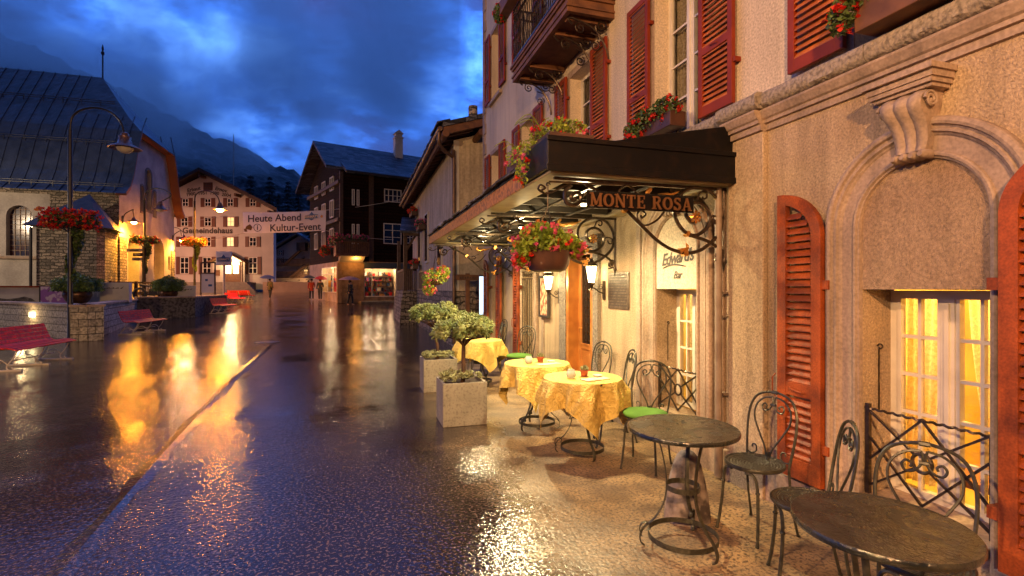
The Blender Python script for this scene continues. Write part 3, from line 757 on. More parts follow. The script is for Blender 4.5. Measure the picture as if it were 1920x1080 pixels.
for fl, (z0, z1) in enumerate(((3.10, 4.72), (5.93, 7.52))):
    for i, c in enumerate(BAYS):
        if i == 0 and fl: continue
        zz = z0
        if i == 3 and fl: zz = 5.16
        if not (i == 0):
            shutter(c+UPW+.03, c+UPW+.46, zz+.02, z1, 2.95)
            shutter(c-UPW-.46, c-UPW-.03, zz+.02, z1, 2.95)
        o = casement(c, UPW, zz if fl else 3.12, z1-.04, 1, 4, x=3.17, pane=M['clear']); MB().box(3.262,3.268,c-UPW,c+UPW,zz+.02,z1-.05).build('dark_backing', M['glass'], o)  # dark sheet stands in for the unlit room behind the pane
        if i < 3 or fl: lace(o, 3.24, c-UPW+.06, c-.03, zz+.08, z1-.1, 6, .010); lace(o, 3.24, c+.03, c+UPW-.06, zz+.08, z1-.1, 6, .010)
        # plain moulded architrave round the opening
        s = MB()
        s.box(2.988, 3.0, c-UPW-.07, c-UPW, zz, z1+.05); s.box(2.988, 3.0, c+UPW, c+UPW+.07, zz, z1+.05); s.box(2.988, 3.0, c-UPW, c+UPW, z1-.04, z1+.05)
        if fl and i != 3: s.box(2.93, 3.0, c-UPW-.1, c+UPW+.1, zz-.10, zz-.03)
        s.build('architrave', M['trim'], hotel)
# ground floor arched shutter leaves (folded back against the wall)
def arch_shutter(yh, yo, z0, zsh, ztop, x=2.94, fm=M['redwood'], sm=M['redwood']):
    """yh hinge side (low edge), yo outer side (high edge)"""
    n = 12; sg = 1 if yo > yh else -1; w = abs(yo-yh)
    arc = lambda off: [(yo - sg*(w-off)*math.sin(math.pi/2*i/n)*1.0, zsh + (ztop-off-zsh)*math.cos(math.pi/2*i/n)) for i in range(n+1)]
    outer = [(yo, z0)] + arc(0) + [(yh, z0)]
    fw = .075
    inner_y0, inner_y1 = yo - sg*fw, yh + sg*fw
    a, b2 = x-.02, x+.02
    f = MB()
    # frame as a ring between outer outline and inner outline
    inner = [(yo-sg*fw, z0+.14)] + [(max(min(p[0], inner_y0), inner_y1) if sg > 0 else min(max(p[0], inner_y0), inner_y1), p[1]) for p in arc(fw)] + [(yh+sg*fw, z0+.14)]
    k = len(outer)
    vs = [(a, y, z) for y, z in outer] + [(a, y, z) for y, z in inner] + [(b2, y, z) for y, z in outer] + [(b2, y, z) for y, z in inner]
    fs = []
    for i in range(k):
        j = (i+1) % k
        fs += [(i, j, k+j, k+i), (2*k+i, 3*k+i, 3*k+j, 2*k+j), (i, 2*k+i, 2*k+j, j), (k+i, k+j, 3*k+j, 3*k+i)]
    f.add(vs, fs)
    zm = z0 + .62; f.box(a+.002, b2-.002, min(inner_y0,inner_y1), max(inner_y0,inner_y1), zm-.045, zm+.045)
    f.tube([(a-.002, (yo+yh)/2-.06, zm-.012), (a-.02, (yo+yh)/2-.05, zm-.008), (a-.02, (yo+yh)/2+.05, zm+.006), (a-.002, (yo+yh)/2+.06, zm+.01)], .007, 6)
    for hz in (z0+.26, 1.62):
        f.box(x-.012, HX, min(yh, yh-sg*.05), max(yh, yh-sg*.05), hz-.03, hz+.03)
    yk = yo + sg*.012
    f.tube([(a, yk, zm+.09), (a-.01, yk+sg*.02, zm+.06), (a-.01, yk+sg*.02, zm-.05), (a, yk, zm-.08)], .006, 5)
    o = f.build('arched_shutter', fm, hotel, bevel=.003)
    s = MB()
    def rng(z):
        if z + .04 < zsh: return (min(inner_y0, inner_y1), max(inner_y0, inner_y1))
        q_ = (z + .045 - zsh)/(ztop - fw - zsh)
        if q_ >= 1: return (0, 0)
        yy = yo - sg*(w-fw)*math.sqrt(1-q_*q_)
        lo, hi = min(yy, inner_y0), max(yy, inner_y0)
        if sg > 0: lo = max(lo, inner_y1)
        else: hi = min(hi, inner_y1)
        return (lo, hi)
    louvres(s, 0, 0, z0+.15, zm-.05, x, .052, rng); louvres(s, 0, 0, zm+.05, ztop-fw, x, .052, rng)
    s.build('slat_panel', sm, o)
arch_shutter(2.60, 2.96, .27, 1.95, 2.27)
arch_shutter(1.61, 1.22, .27, 1.95, 2.27, 2.90)
arch_shutter(9.15, 9.48, .30, 1.95, 2.27, 2.93); 
arch_shutter(10.66, 10.30, .30, 1.95, 2.27, 2.90); arch_shutter(11.40, 11.76, .30, 1.95, 2.27, 2.90)
# dark barred window and dark window further along
for c in BAYS[4:6]:
    o = casement(c, HW, .32, 1.98, 1, 3, pane=M['glass'])
    mb = MB()
    if c < 9:
        for k in range(7): mb.tube([(2.985, c-.30+k*.10, .32), (2.985, c-.30+k*.10, 1.78)], .008, 5); 
        for k in range(6): mb.tube(spiral((2.985, c-.25+k*.10, 1.83), .042, 0, 1.4, 14, 'yz', .3), .006, 4)
        for z in (.36, 1.77, 1.9): mb.box(2.978, 2.992, c-.33, c+.33, z-.008, z+.008)
        mb.build('window_bars', M['iron'], hotel)

# door
dr = MB(); X = 3.12
dr.box(X, X+.06, 6.14, 6.24, .07, 2.04); dr.box(X, X+.06, 6.76, 6.86, .07, 2.04); dr.box(X, X+.06, 6.24, 6.76, 1.95, 2.04); dr.box(X, X+.06, 6.24, 6.76, .07, .24)
dr.box(X, X+.06, 6.24, 6.76, .72, .80)
dr.box(X+.015, X+.045, 6.24, 6.76, .24, .72); dr.prism([(6.30,.30),(6.70,.30),(6.70,.60),(6.50,.67),(6.30,.60)], X-.004, X+.016, 'x')
dr.box(X-.012, X, 6.22, 6.78, .785, .81)
# deep orange door lining standing out of the wall
dl = MB(); dl.box(2.96, 3.20, 6.86, 6.95, .05, 2.12); dl.box(2.96, 3.20, 6.05, 6.14, .05, 2.12); dl.box(2.96, 3.20, 6.14, 6.86, 2.05, 2.12)
dob = dr.build('door', M['door'], hotel, bevel=.006)
dl.build('door_lining', M['door'], dob, bevel=.005)
MB().box(X+.028, X+.034, 6.24, 6.76, .80, 1.95).build('pane', M['glass'], dob)
g = MB()
for k in range(5): g.tube([(X+.008, 6.28+k*.11, .81), (X+.008, 6.28+k*.11, 1.94)], .006, 5)
for k in range(9):
    for y in (6.39, 6.50, 6.61):
        g.tube([(X+.006, y+.04*math.cos(t), .90+k*.12+.052*math.sin(t)) for t in [i*.7 for i in range(9)]], .005, 4, True)
g.build('door_grille', M['iron'], dob)
MB().tube([(X-.05,6.72,1.02),(X-.06,6.70,1.03),(X-.06,6.60,1.03)], .010, 6).tube([(X,6.72,1.02),(X-.05,6.72,1.02)], .009, 6).build('door_handle', M['gold'], dob)
mb = MB(); mb.box(2.95, 3.0, 6.95, 7.20, .0, 2.15); mb.box(2.95, 3.0, 5.90, 6.05, .0, 2.15); mb.box(2.95, 3.0, 5.90, 7.20, 2.15, 2.30); mb.build('door_surround', M['granite'], hotel, bevel=.004)
MB().box(2.72, 3.26, 5.95, 7.05, -.02, .07).build('door_step', M['granite'], hotel, bevel=.008)
# downpipe and conduit beside the pilaster
mb = MB(); mb.tube([(2.90,3.56,2.44),(2.90,3.56,.02)], .030, 12); mb.tube([(2.90,3.56,2.20),(2.90,3.56,2.26)], .035, 12); mb.tube([(2.90,3.56,.45),(2.90,3.56,.02)], .036, 12)
mb.tube([(2.99,3.545,1.36),(2.93,3.545,1.36)], .009, 6); mb.tube(cat([(2.90,3.585,1.33),(2.93,3.60,1.30),(2.96,3.60,1.25),(2.965,3.60,.2)],4), .007, 5)
mb.box(2.93,3.0,3.53,3.59,1.55,1.57); mb.box(2.93,3.0,3.53,3.59,.7,.72)
mb.build('downpipe', mat('painted_pipe', (.30,.23,.17), .45, noise=(7,5,.4,.65), col2=(.20,.14,.10), stain=.3), hotel, smooth=True)
# painted name over the bar window
text("Edward's", 'painted_name', .165, M['script'], hotel, MX(2.990, 4.27, 1.895, R(4)), .001, .35, .0035, space=.86)
text("Bar", 'painted_name', .105, M['script'], hotel, MX(2.990, 4.26, 1.725), .001, .35, .001, space=.9)
MB().tube(cat([(2.989,4.50,1.80),(2.989,4.40,1.825),(2.989,4.28,1.83),(2.989,4.12,1.805)],5), [.002]+[.007]*13+[.004,.002], 4).build('painted_name', M['script'], hotel)

# ------------------------------------------------------------------ balcony on the second floor
mb = MB()
BX, B0, B1, BZ = 2.34, 5.50, 7.78, 4.93
mb.box(BX+.05, 3.0, B0+.05, B1-.05, BZ, BZ+.10)
for e, z0, z1 in ((0,BZ+.16,BZ+.20),(.02,BZ+.12,BZ+.158),(.045,BZ+.04,BZ+.118),(.02,BZ+.01,BZ+.038),(.035,BZ-.05,BZ+.008)):
    mb.box(BX+e, BX+e+.06, B0+e, B1-e, z0, z1); mb.box(BX+e+.06, 3.0, B0+e, B0+e+.06, z0, z1); mb.box(BX+e+.06, 3.0, B1-e-.06, B1-e, z0, z1)
for y in (5.72, 6.10, 7.10, 7.55): mb.box(BX+.1, 3.0, y-.04, y+.04, BZ-.07, BZ-.001)
bal = mb.build('balcony', M['brownwood'], hotel, bevel=.004)
def scroll_bracket(y, s=1):
    mb = MB(); T = lambda pts: [(x, y, z) for x, z in pts]
    mb.tube(cat(T([(2.50,4.80),(2.46,4.83),(2.44,4.86),(2.48,4.88),(2.56,4.86),(2.68,4.83),(2.82,4.75),(2.92,4.62),(2.97,4.48),(2.98,4.38)]),5), .013, 6)
    mb.tube(spiral((2.60,y,4.77), .075, 1.4, 1.6, 20), .009, 5); mb.tube(spiral((2.89,y,4.83), .085, 4.0, 1.8, 24), .010, 5)
    mb.tube(spiral((2.80,y,4.58), .07, 1.2, -1.7, 20), .009, 5); mb.tube(T([(2.74,4.73),(2.86,4.70)]), .008, 5); mb.tube(T([(2.80,4.82),(2.86,4.68)]), .008, 5)
    return mb
for y in (5.66, 6.10, 7.10, 7.60): scroll_bracket(y).build('balcony_bracket', M['iron'], bal)
mb = MB(); zt = 6.02; z0 = BZ+.20
for x in (BX+.06,): 
    n = 26
    for k in range(n+1):
        y = B0+.06 + (B1-B0-.12)*k/n
        mb.tube([(x+.006*math.cos(i*1.6), y+.006*math.sin(i*1.6), z0+(zt-z0)*i/14) for i in range(15)], .009, 4)
for yy in (B0+.06, B1-.06):
    for k in range(1, 8):
        x = BX+.06 + (.6)*k/8
        mb.tube([(x, yy, z0), (x, yy, zt)], .009, 4)
for z in (z0+.08, zt-.14, zt):
    mb.box(BX+.045, BX+.075, B0+.045, B1-.045, z, z+.022); mb.box(BX+.075, 3.0, B0+.045, B0+.075, z, z+.022); mb.box(BX+.075, 3.0, B1-.075, B1-.045, z, z+.022)
mb.build('balcony_railing', M['iron'], bal)

# ------------------------------------------------------------------ entrance canopy
CX, C0, C1 = 1.35, 3.45, 9.78
canopy = MB()
nsl = 0
canopy.add([(CX-.03,C0+.02,2.605),(CX-.03,C1+.02,2.605),(3.0,C1+.02,2.93),(3.0,C0+.02,2.93),(CX-.03,C0+.02,2.575),(CX-.03,C1+.02,2.575),(3.0,C1+.02,2.90),(3.0,C0+.02,2.90)],
           [(0,3,2,1),(4,5,6,7),(0,1,5,4),(2,3,7,6),(1,2,6,5),(0,4,7,3)])
cano = canopy.build('canopy', M['slate'], hotel)
# ragged slate edge along the street side
mb = MB(); y = C0+.55
while y < C1:
    l = .16 + rnd.random()*.14; h = .012 + rnd.random()*.010; o = rnd.random()*.03
    mb.mbox(.22, l-.01, h, Matrix.Translation((CX+.05-o, y+l/2, 2.622+rnd.random()*.01)) @ Matrix.Rotation(R(-11+rnd.uniform(-3,3)), 4, 'Y') @ Matrix.Rotation(rnd.uniform(-.06,.06), 4, 'Z'))
    y += l*.93
mb.build('slate_edge', M['slate'], cano)
mb = MB()
mb.box(CX-.035, 3.035, C0-.03, C0-.002, 2.455, 2.695); mb.box(CX-.045, 3.045, C0-.045, C0-.031, 2.668, 2.705); mb.box(CX-.045, 3.06, C0-.04, C0-.031, 2.45, 2.50)
mb.prism([(CX-.03,2.60),(3.0,2.60),(3.0,2.945),(2.2,2.79)], C0, C0+.016, 'y')
mb.box(CX-.035, CX-.002, C0-.002, C0+.6, 2.47, 2.70)
mb.box(2.975, 3.0, C0+.02, C1, 2.90, 2.955)
mb.build('fascia', M['black'], cano, bevel=.004)
MB().box(CX-.028, CX-.004, C0+.60, C1, 2.44, 2.575).build('fascia_board', M['woodedge'], cano, bevel=.004)
mb = MB()
bd = .24
mb.box(CX, CX+bd, C0, C1, 2.445, 2.47); mb.box(CX+bd, 2.985, C0, C0+.16, 2.445, 2.47); mb.box(CX+bd, 2.985, C1-bd, C1, 2.445, 2.47); mb.box(2.86, 2.985, C0+.16, C1-bd, 2.445, 2.47)
mb.build('soffit', M['soffit'], cano, bevel=.004)
mb = MB(); mb.box(CX+bd, 2.86, C0+.16, C1-bd, 2.555, 2.57)
for k in range(15): y = C0+.35 + k*.42; mb.box(CX+bd, 2.86, y-.03, y+.03, 2.48, 2.554)
for x in (1.95, 2.42): mb.box(x-.02, x+.02, C0+.16, C1-bd, 2.465, 2.479)
mb.build('soffit_beam', M['beam'], cano)
BR_BIG = [[(1.68,2.40),(1.86,2.31),(2.02,2.22),(2.14,2.12),(2.30,1.99),(2.43,1.92),(2.56,1.89),(2.68,1.90),(2.80,1.96),(2.92,2.08),(2.935,2.25),(2.84,2.39),(2.69,2.43),(2.58,2.40),(2.49,2.32),(2.47,2.22),(2.51,2.12),(2.59,2.05),(2.69,2.04),(2.79,2.11),(2.81,2.20),(2.76,2.28),(2.68,2.31),(2.60,2.28),(2.58,2.21),(2.62,2.15),(2.66,2.14)],
          [(2.59,2.04),(2.82,1.98),(2.94,1.89)],
          [(1.56,2.38),(1.51,2.33),(1.52,2.25),(1.58,2.23),(1.63,2.26),(1.64,2.31),(1.60,2.33),(1.56,2.30),(1.57,2.27),(1.60,2.28)]]
BR_SM = [[(2.66,2.29),(2.70,2.35),(2.71,2.38),(2.74,2.40),(2.78,2.39),(2.78,2.35),(2.75,2.34),(2.74,2.36)],
         [(2.79,2.11),(2.81,2.16),(2.84,2.20),(2.89,2.20),(2.92,2.18),(2.91,2.13),(2.87,2.14),(2.86,2.17)],
         [(2.02,2.22),(2.11,2.21),(2.19,2.23),(2.26,2.25)],
         [(2.41,2.26),(2.36,2.20),(2.30,2.14),(2.20,2.10),(2.14,2.14),(2.13,2.19),(2.16,2.22),(2.20,2.20),(2.20,2.18),(2.17,2.16),(2.16,2.18)],
         [(1.32,2.33),(1.35,2.35),(1.32,2.37),(1.30,2.36),(1.30,2.33),(1.37,2.31),(1.44,2.34),(1.50,2.37),(1.56,2.39)],
         [(1.63,2.26),(1.67,2.32),(1.72,2.35),(1.79,2.33),(1.86,2.31)],
         [(1.95,2.32),(1.98,2.38),(2.04,2.41),(2.10,2.38),(2.13,2.33)],
         [(1.38,2.40),(1.68,2.405),(2.12,2.415)]]
def canopy_bracket():
    mb = MB()
    for l in BR_BIG: mb.tube(cat([(x,0,z) for x, z in l], 5), .0155, 6)
    for l in BR_SM: mb.tube(cat([(x,0,z) for x, z in l], 5), .0085, 5)
    mb.tube([(2.955,0,2.44),(2.955,0,1.84)], .012, 6); mb.tube([(2.955,0,1.86),(2.955,0,1.82),(2.955,0,1.80),(2.955,0,1.74)], [.012,.026,.014,.002], 6)
    for a0, c_ in ((0,(2.91,0,1.90)),(2,(2.925,0,1.87)),(4,(2.89,0,1.87))): mb.tube(spiral(c_, .042, a0, 1.3, 14), .009, 5)
    mb.box(1.42, 2.97, -.012, .012, 2.415, 2.44)
    return mb
def rosette(mb, x, z):
    for k in range(8):
        a = k*math.pi/4
        mb.add([(x+.012*math.cos(a-.3),-.012,z+.012*math.sin(a-.3)),(x+.048*math.cos(a-.30),-.022,z+.048*math.sin(a-.30)),(x+.060*math.cos(a),-.012,z+.060*math.sin(a)),(x+.048*math.cos(a+.30),-.022,z+.048*math.sin(a+.30)),(x+.012*math.cos(a+.3),-.012,z+.012*math.sin(a+.3)),(x+.03*math.cos(a),-.032,z+.03*math.sin(a))],
               [(0,1,5),(1,2,5),(2,3,5),(3,4,5),(4,0,5)])
    mb.tube([(x,-.01,z),(x,-.035,z),(x,-.045,z)], [.018,.016,.006], 8)
def clasp(mb, x, z, a, s=.02):
    mb.mbox(s*1.6, .05, s*2.6, Matrix.Translation((x,0,z)) @ Matrix.Rotation(a, 4, 'Y'))
cb0 = canopy_bracket(); gb = MB(); rosette(gb, 2.665, 2.185); clasp(gb, 2.02, 2.22, .7); clasp(gb, 2.57, 1.89, 0, .022); clasp(gb, 2.59, 2.045, .5, .016)
gb.tube(cat([(2.52,0,1.90),(2.60,0,1.93),(2.58,0,1.97)],3), [.03,.02,.015,.012,.01,.008,.002], 6)
# gilded acanthus leaf above the lettering
gb.tube(cat([(2.26,0,2.40),(2.22,0,2.36),(2.27,0,2.33),(2.36,0,2.345),(2.45,0,2.36),(2.52,0,2.39)],4), [.008]+[.018]*8+[.022]*6+[.015,.012,.01,.008,.006,.003][:6], 6, flat=(0,1,0))
me_i = None
for k, y in enumerate((3.56, 5.45, 7.50, 9.62)):
    if me_i is None:
        me_i = cb0.build('canopy_bracket', M['iron'], cano, smooth=True, loc=(0,y,0)); g_i = gb.build('gilded_ornament', M['gold'], cano, loc=(0,y,0), smooth=True)
    else:
        for src in (me_i, g_i):
            c = src.copy(); COL.objects.link(c); c.location = (0, y, 0)
# lettering MONTE ROSA, slab serif
def glyphs(word, x, z, h, mb, y0, y1, gap=.10):
    def st(a, b2, w): 
        ax, az = a; bx, bz = b2; dx, dz = bx-ax, bz-az; l = math.hypot(dx, dz); nx, nz = -dz/l*w/2*h, dx/l*w/2*h
        A = (x+ax*h, z+az*h); B = (x+bx*h, z+bz*h)
        mb.prism([(A[0]-nx, A[1]-nz), (B[0]-nx, B[1]-nz), (B[0]+nx, B[1]+nz), (A[0]+nx, A[1]+nz)], y0 + rnd.random()*.0015, y1, 'y')
    def ser(cx_, zz, w=.34): st((cx_-w/2, zz), (cx_+w/2, zz), .09)
    def arc(cx_, cz, rx, rz, a0, a1, w0=.10, w1=.2, n=16):
        for i in range(n):
            a, b2 = a0+(a1-a0)*i/n, a0+(a1-a0)*(i+1)/n
            w = w0 + (w1-w0)*abs(math.cos((a+b2)/2))
            st((cx_+rx*math.cos(a), cz+rz*math.sin(a)), (cx_+rx*math.cos(b2)*1.0, cz+rz*math.sin(b2)), w)
    for ch in word:
        if ch == 'M': w = 1.05; st((.15,0),(.15,1),.12); st((.88,0),(.88,1),.2); st((.15,1),(.52,.12),.2); st((.52,.12),(.88,1),.1); ser(.15,.04); ser(.88,.04,.4); ser(.1,.96,.25); ser(.92,.96,.28)
        elif ch == 'O': w = .95; arc(.47,.5,.37,.44,0,2*math.pi,.09,.22,26)
        elif ch == 'N': w = .95; st((.15,0),(.15,1),.11); st((.80,0),(.80,1),.11); st((.15,1),(.80,.02),.2); ser(.15,.04,.3); ser(.1,.96,.25); ser(.80,.96,.32)
        elif ch == 'T': w = .82; st((.41,0),(.41,1),.2); st((.04,.95),(.78,.95),.1); st((.07,1),(.07,.7),.08); st((.75,1),(.75,.7),.08); ser(.41,.04,.42)
        elif ch == 'E': w = .80; st((.2,0),(.2,1),.2); st((.05,.955),(.72,.955),.09); st((.05,.045),(.74,.045),.09); st((.2,.52),(.55,.52),.09); st((.70,1),(.70,.72),.08); st((.72,0),(.72,.3),.08); st((.56,.40),(.56,.64),.08)
        elif ch == 'R': w = .90; st((.2,0),(.2,1),.2); ser(.2,.045,.4); st((.05,.955),(.45,.955),.09); arc(.42,.74,.26,.215,-1.57,1.57,.09,.2,12); st((.2,.525),(.45,.525),.09); st((.45,.52),(.76,.03),.19); st((.66,.045),(.9,.045),.09)
        elif ch == 'S': w = .72; arc(.36,.735,.23,.215,.4,4.4,.1,.18,12); arc(.36,.275,.25,.23,-2.75,1.5,.1,.19,14); st((.27,.56),(.48,.47),.2); st((.62,.98),(.62,.72),.07); st((.08,.02),(.08,.30),.07)
        elif ch == 'A': w = .92; st((.16,0),(.47,1),.1); st((.45,1),(.78,0),.2); st((.27,.33),(.66,.33),.09); ser(.14,.04,.28); ser(.78,.04,.34)
        else: w = .45
        x += (w+gap)*h
    return x
mb = MB(); H_ = .100
xe = glyphs("MONTE ROSA", 0, 0, H_, mb, -.012, .0)
sx = .90/xe
mb.v = [(1.675 + v[0]*sx, 3.475 + v[1], 2.218 + v[2]) for v in mb.v]
mb.build('sign_letters', M['letter'], cano)
mb = MB(); mb.box(1.655, 2.60, 3.482, 3.49, 2.205, 2.212); mb.box(1.655, 2.60, 3.482, 3.49, 2.333, 2.34); mb.box(1.655,1.662,3.482,3.49,2.212,2.333)
mb.box(1.663, 2.60, 3.486, 3.490, 2.213, 2.332)
mb.build('sign_frame', M['black'], cano)

# canopy downlights (small round fittings in the soffit)
for k, y in enumerate((4.6, 6.60, 8.70)):
    f = MB().lathe([(.05,-.0),(.05,-.03),(.035,-.034)], (0,0,0), 14).build('canopy_lamp', M['lampmetal'], cano, loc=(2.15, y, 2.465))
    MB().lathe([(.033,-.036),(.03,-.045),(.015,-.052)], (0,0,0), 14).build('lamp_glass', M['bulb'], f)
    sp_ = point('canopy_light', (2.15, y, 2.40), 70, (1,.78,.40), .05, hotel); sd_ = bpy.data.lights.new('canopy_light', 'SPOT'); sd_.energy = 125; sd_.color = (1,.78,.40); sd_.spot_size = R(158); sd_.spot_blend = .7; sd_.shadow_soft_size = .05
    bpy.data.objects.remove(sp_); so_ = bpy.data.objects.new('canopy_light', sd_); COL.objects.link(so_); so_.location = (2.0, y, 2.40); so_.parent = hotel; point('canopy_bulb', (2.15, y, 2.30), 14, (1,.78,.40), .05, hotel)

# ------------------------------------------------------------------ wall lanterns
def lantern(loc, label):
    o = empty('wall_lantern', loc, 0, label, 'lantern', 'lanterns beside the hotel door')
    # local: wall at +x .18 ; glass body centred at origin
    def hexp(r, z): return [(r*math.cos(R(60*k)), r*math.sin(R(60*k)), z) for k in range(6)]
    g = MB(); g.add(hexp(.042,-.12)+hexp(.075,.08), [(k, (k+1)%6, 6+(k+1)%6, 6+k) for k in range(6)]); gl = g.build('lantern_glass', M['bulb'], o)
    f = MB()
    for a, b2 in zip(hexp(.044,-.12), hexp(.078,.08)): f.tube([a, b2], .005, 4)
    f.lathe([(.05,-.125),(.047,-.118),(.0,-.118)], n=6); f.lathe([(.02,-.19),(.03,-.16),(.05,-.13)], n=6); f.tube([(0,0,-.19),(0,0,-.22)], [.012,.004], 5)
    f.lathe([(.095,.08),(.085,.095),(.05,.14),(.02,.155),(.02,.175),(.004,.195)], n=6)
    f.tube(cat([(.18,0,-.26),(.11,0,-.24),(.05,0,-.20),(0,0,-.17)],4), .008, 5); f.tube(spiral((.13,0,-.18), .04, 0, 1.4, 14), .006, 5); f.box(.165,.185,-.03,.03,-.34,-.10)
    f.build('lantern_frame', M['iron'], o)
    point('lantern_light', (-.02,0,.0), 45, (1,.78,.36), .05, o)
    return o
lantern((2.82, 5.80, 1.79), 'glowing wall lantern right of the orange hotel door, beside the bronze plaque')
lantern((2.82, 7.30, 1.70), 'glowing wall lantern left of the orange hotel door, under the big flower basket')

# plaque, menu frame, showcase
p = empty('wall_plaque', (2.985, 5.43, 1.57), 0, 'rectangular bronze plaque with rows of lettering beside the lantern', 'plaque')
MB().box(0,.015,-.25,.25,-.22,.22).build('plate', M['plaque'], p, bevel=.004)
mb = MB(); z = .185
while z > -.2:
    y = .21
    while y > -.2:
        w = .015+rnd.random()*.045; w = min(w, y+.21); mb.box(-.003,.0,y-w,y,z-.008,z+.008); y -= w+.012
    z -= .033
mb.build('plaque_lettering', mat('plaque_text', (.05,.035,.028), .6), p)
p = empty('menu_case', (2.955, 7.86, 1.46), 0, 'dark framed menu case with printed pictures left of the lit lantern', 'menu case')
mb = MB(); 
for a in ((-.22,.22,.31,.345),(-.22,.22,-.345,-.31),(-.22,-.185,-.31,.31),(.185,.22,-.31,.31)): mb.box(-.02,.03,*a)
mb.build('frame', M['blackpaint'], p, bevel=.004); MB().box(0,.03,-.184,.184,-.309,.309).build('menu_sheet', M['poster'], p)
p = empty('display_case', (2.86, 12.0, 1.42), 0, 'narrow pale blue lit display case at the far corner of the hotel', 'display case')
MB().box(-.03,.14,-.02,.06,-.5,.5).build('case', M['blackpaint'], p, bevel=.006); MB().box(-.024,.12,-.026,-.021,-.46,.46).build('lit_sheet', M['display'], p)

# ------------------------------------------------------------------ flowers and plants
def cloud_pts(n, c, rad, shell=.35, squash=None):
    out = []
    while len(out) < n:
        v = Vector((rnd.uniform(-1,1), rnd.uniform(-1,1), rnd.uniform(-1,1)))
        if v.length > 1 or v.length < rnd.random()*shell: continue
        out.append(Vector((c[0]+v.x*rad[0], c[1]+v.y*rad[1], c[2]+v.z*rad[2])))
    return out
def petals(mb, c, r, n=9):
    for _ in range(n):
        v = Vector((rnd.gauss(0,1), rnd.gauss(0,1), rnd.gauss(0,1))).normalized()*r*rnd.uniform(.4,1)
        mb.leaf(Vector(c)+v, r*1.15, asp=.85)
def flowers(parent, blobs, leafm, fl, nleaf, size=.03, trail=0):
    """blobs: list of (centre, radii); fl: list of (material, count, radius)"""
    mb = MB()
    for c, rad in blobs:
        k = int(nleaf*rad[0]*rad[2]/sum(b2[1][0]*b2[1][2] for b2 in blobs))
        for p_ in cloud_pts(k, c, rad): mb.leaf(p_, size)
    mb.build('foliage', leafm, parent)
    for m_, cnt, r in fl:
        f = MB()
        for _ in range(cnt):
            c, rad = blobs[rnd.randrange(len(blobs))] if len(blobs) < 4 else rnd.choice(blobs)
            v = Vector((rnd.gauss(0,1), rnd.gauss(0,1), rnd.gauss(0,1)+.35)).normalized()*rnd.uniform(.75,1.1)
            petals(f, (c[0]+v.x*rad[0], c[1]+v.y*rad[1], c[2]+v.z*rad[2]), r)
        f.build('flower_heads', m_, parent)
# big basket hanging from the first bracket
hb = empty('hanging_basket', (1.37, 3.56, 1.72), 0, 'large hanging basket of pink and red flowers under the near canopy corner', 'flower basket', 'flower baskets hanging from the canopy')
MB().lathe([(.10,0),(.135,.015),(.155,.06),(.17,.13),(.175,.155),(.165,.16),(.16,.14)], n=28, wob=lambda a, z: 1+.025*math.cos(a*14)).build('pot', M['potbrown'], hb, smooth=True)
mb = MB()
for k in range(3): a = k*2.09+.5; mb.tube([(.165*math.cos(a), .165*math.sin(a), .15), (0,0,.48)], .0035, 4)
mb.tube([(0,0,.48),(0,0,.66)], .005, 4); mb.tube(spiral((0,0,.655),.02,0,1,10), .005, 4); mb.build('chain', M['iron'], hb)
flowers(hb, [((0,0,.21),(.27,.22,.10)),((-.05,0,.28),(.17,.15,.09)),((-.22,-.02,.15),(.07,.1,.12)),((.2,0,.17),(.1,.12,.07))], M['leafg'], [(M['pink'], 70, .027), (M['red'], 30, .027), (M['orange_fl'], 16, .024)], 3800, .034)
hb2 = empty('hanging_basket', (1.42, 9.64, 1.60), 0, 'smaller basket of pink flowers hanging from the far end of the canopy', 'flower basket', 'flower baskets hanging from the canopy')
MB().lathe([(.07,.05),(.11,.07),(.13,.15),(.13,.17)], n=20).build('pot', M['potbrown'], hb2, smooth=True)
mb = MB()
for k in range(3): a = k*2.09; mb.tube([(.12*math.cos(a), .12*math.sin(a), .16), (0,0,.62)], .004, 4)
mb.tube([(0,0,.62),(0,0,.80)], .005, 4); mb.build('chain', M['iron'], hb2)
flowers(hb2, [((0,0,.22),(.27,.22,.15)),((-.12,0,.02),(.13,.12,.18)),((.15,0,.30),(.14,.12,.12))], M['leafg'], [(M['pink'], 46, .03), (M['orange_fl'], 30, .03)], 1700, .04)
# planting on the canopy corner
cp = empty('flower_trough', (1.42, 3.62, 2.70), 0, 'trough of trailing pink and red geraniums along the canopy corner', 'flower trough')
MB().box(-.06,.06,.0,1.0,-.02,.06).box(-.06,.30,-.12,0,-.0,.06).build('trough', M['potbrown'], cp)
flowers(cp, [((.10,-.06,.12),(.18,.08,.07)),((-.03,.15,.11),(.08,.16,.08)),((-.10,.35,.02),(.09,.22,.10)),((-.15,.25,-.16),(.05,.12,.12)),((-.06,.75,.08),(.08,.2,.08))], M['leafg'], [(M['pink'], 22, .026), (M['red'], 16, .028)], 1100, .03)
mb = MB()
for k in range(22):
    x, y = rnd.uniform(-.2,.2), rnd.uniform(-.1,.7); mb.tube(cat([(x*.4,y,.05),(x,y-.03,.14+rnd.random()*.08),(x*1.3-.06,y-.05,.10)],3), .003, 4)
mb.build('stems', M['leafg'], cp)
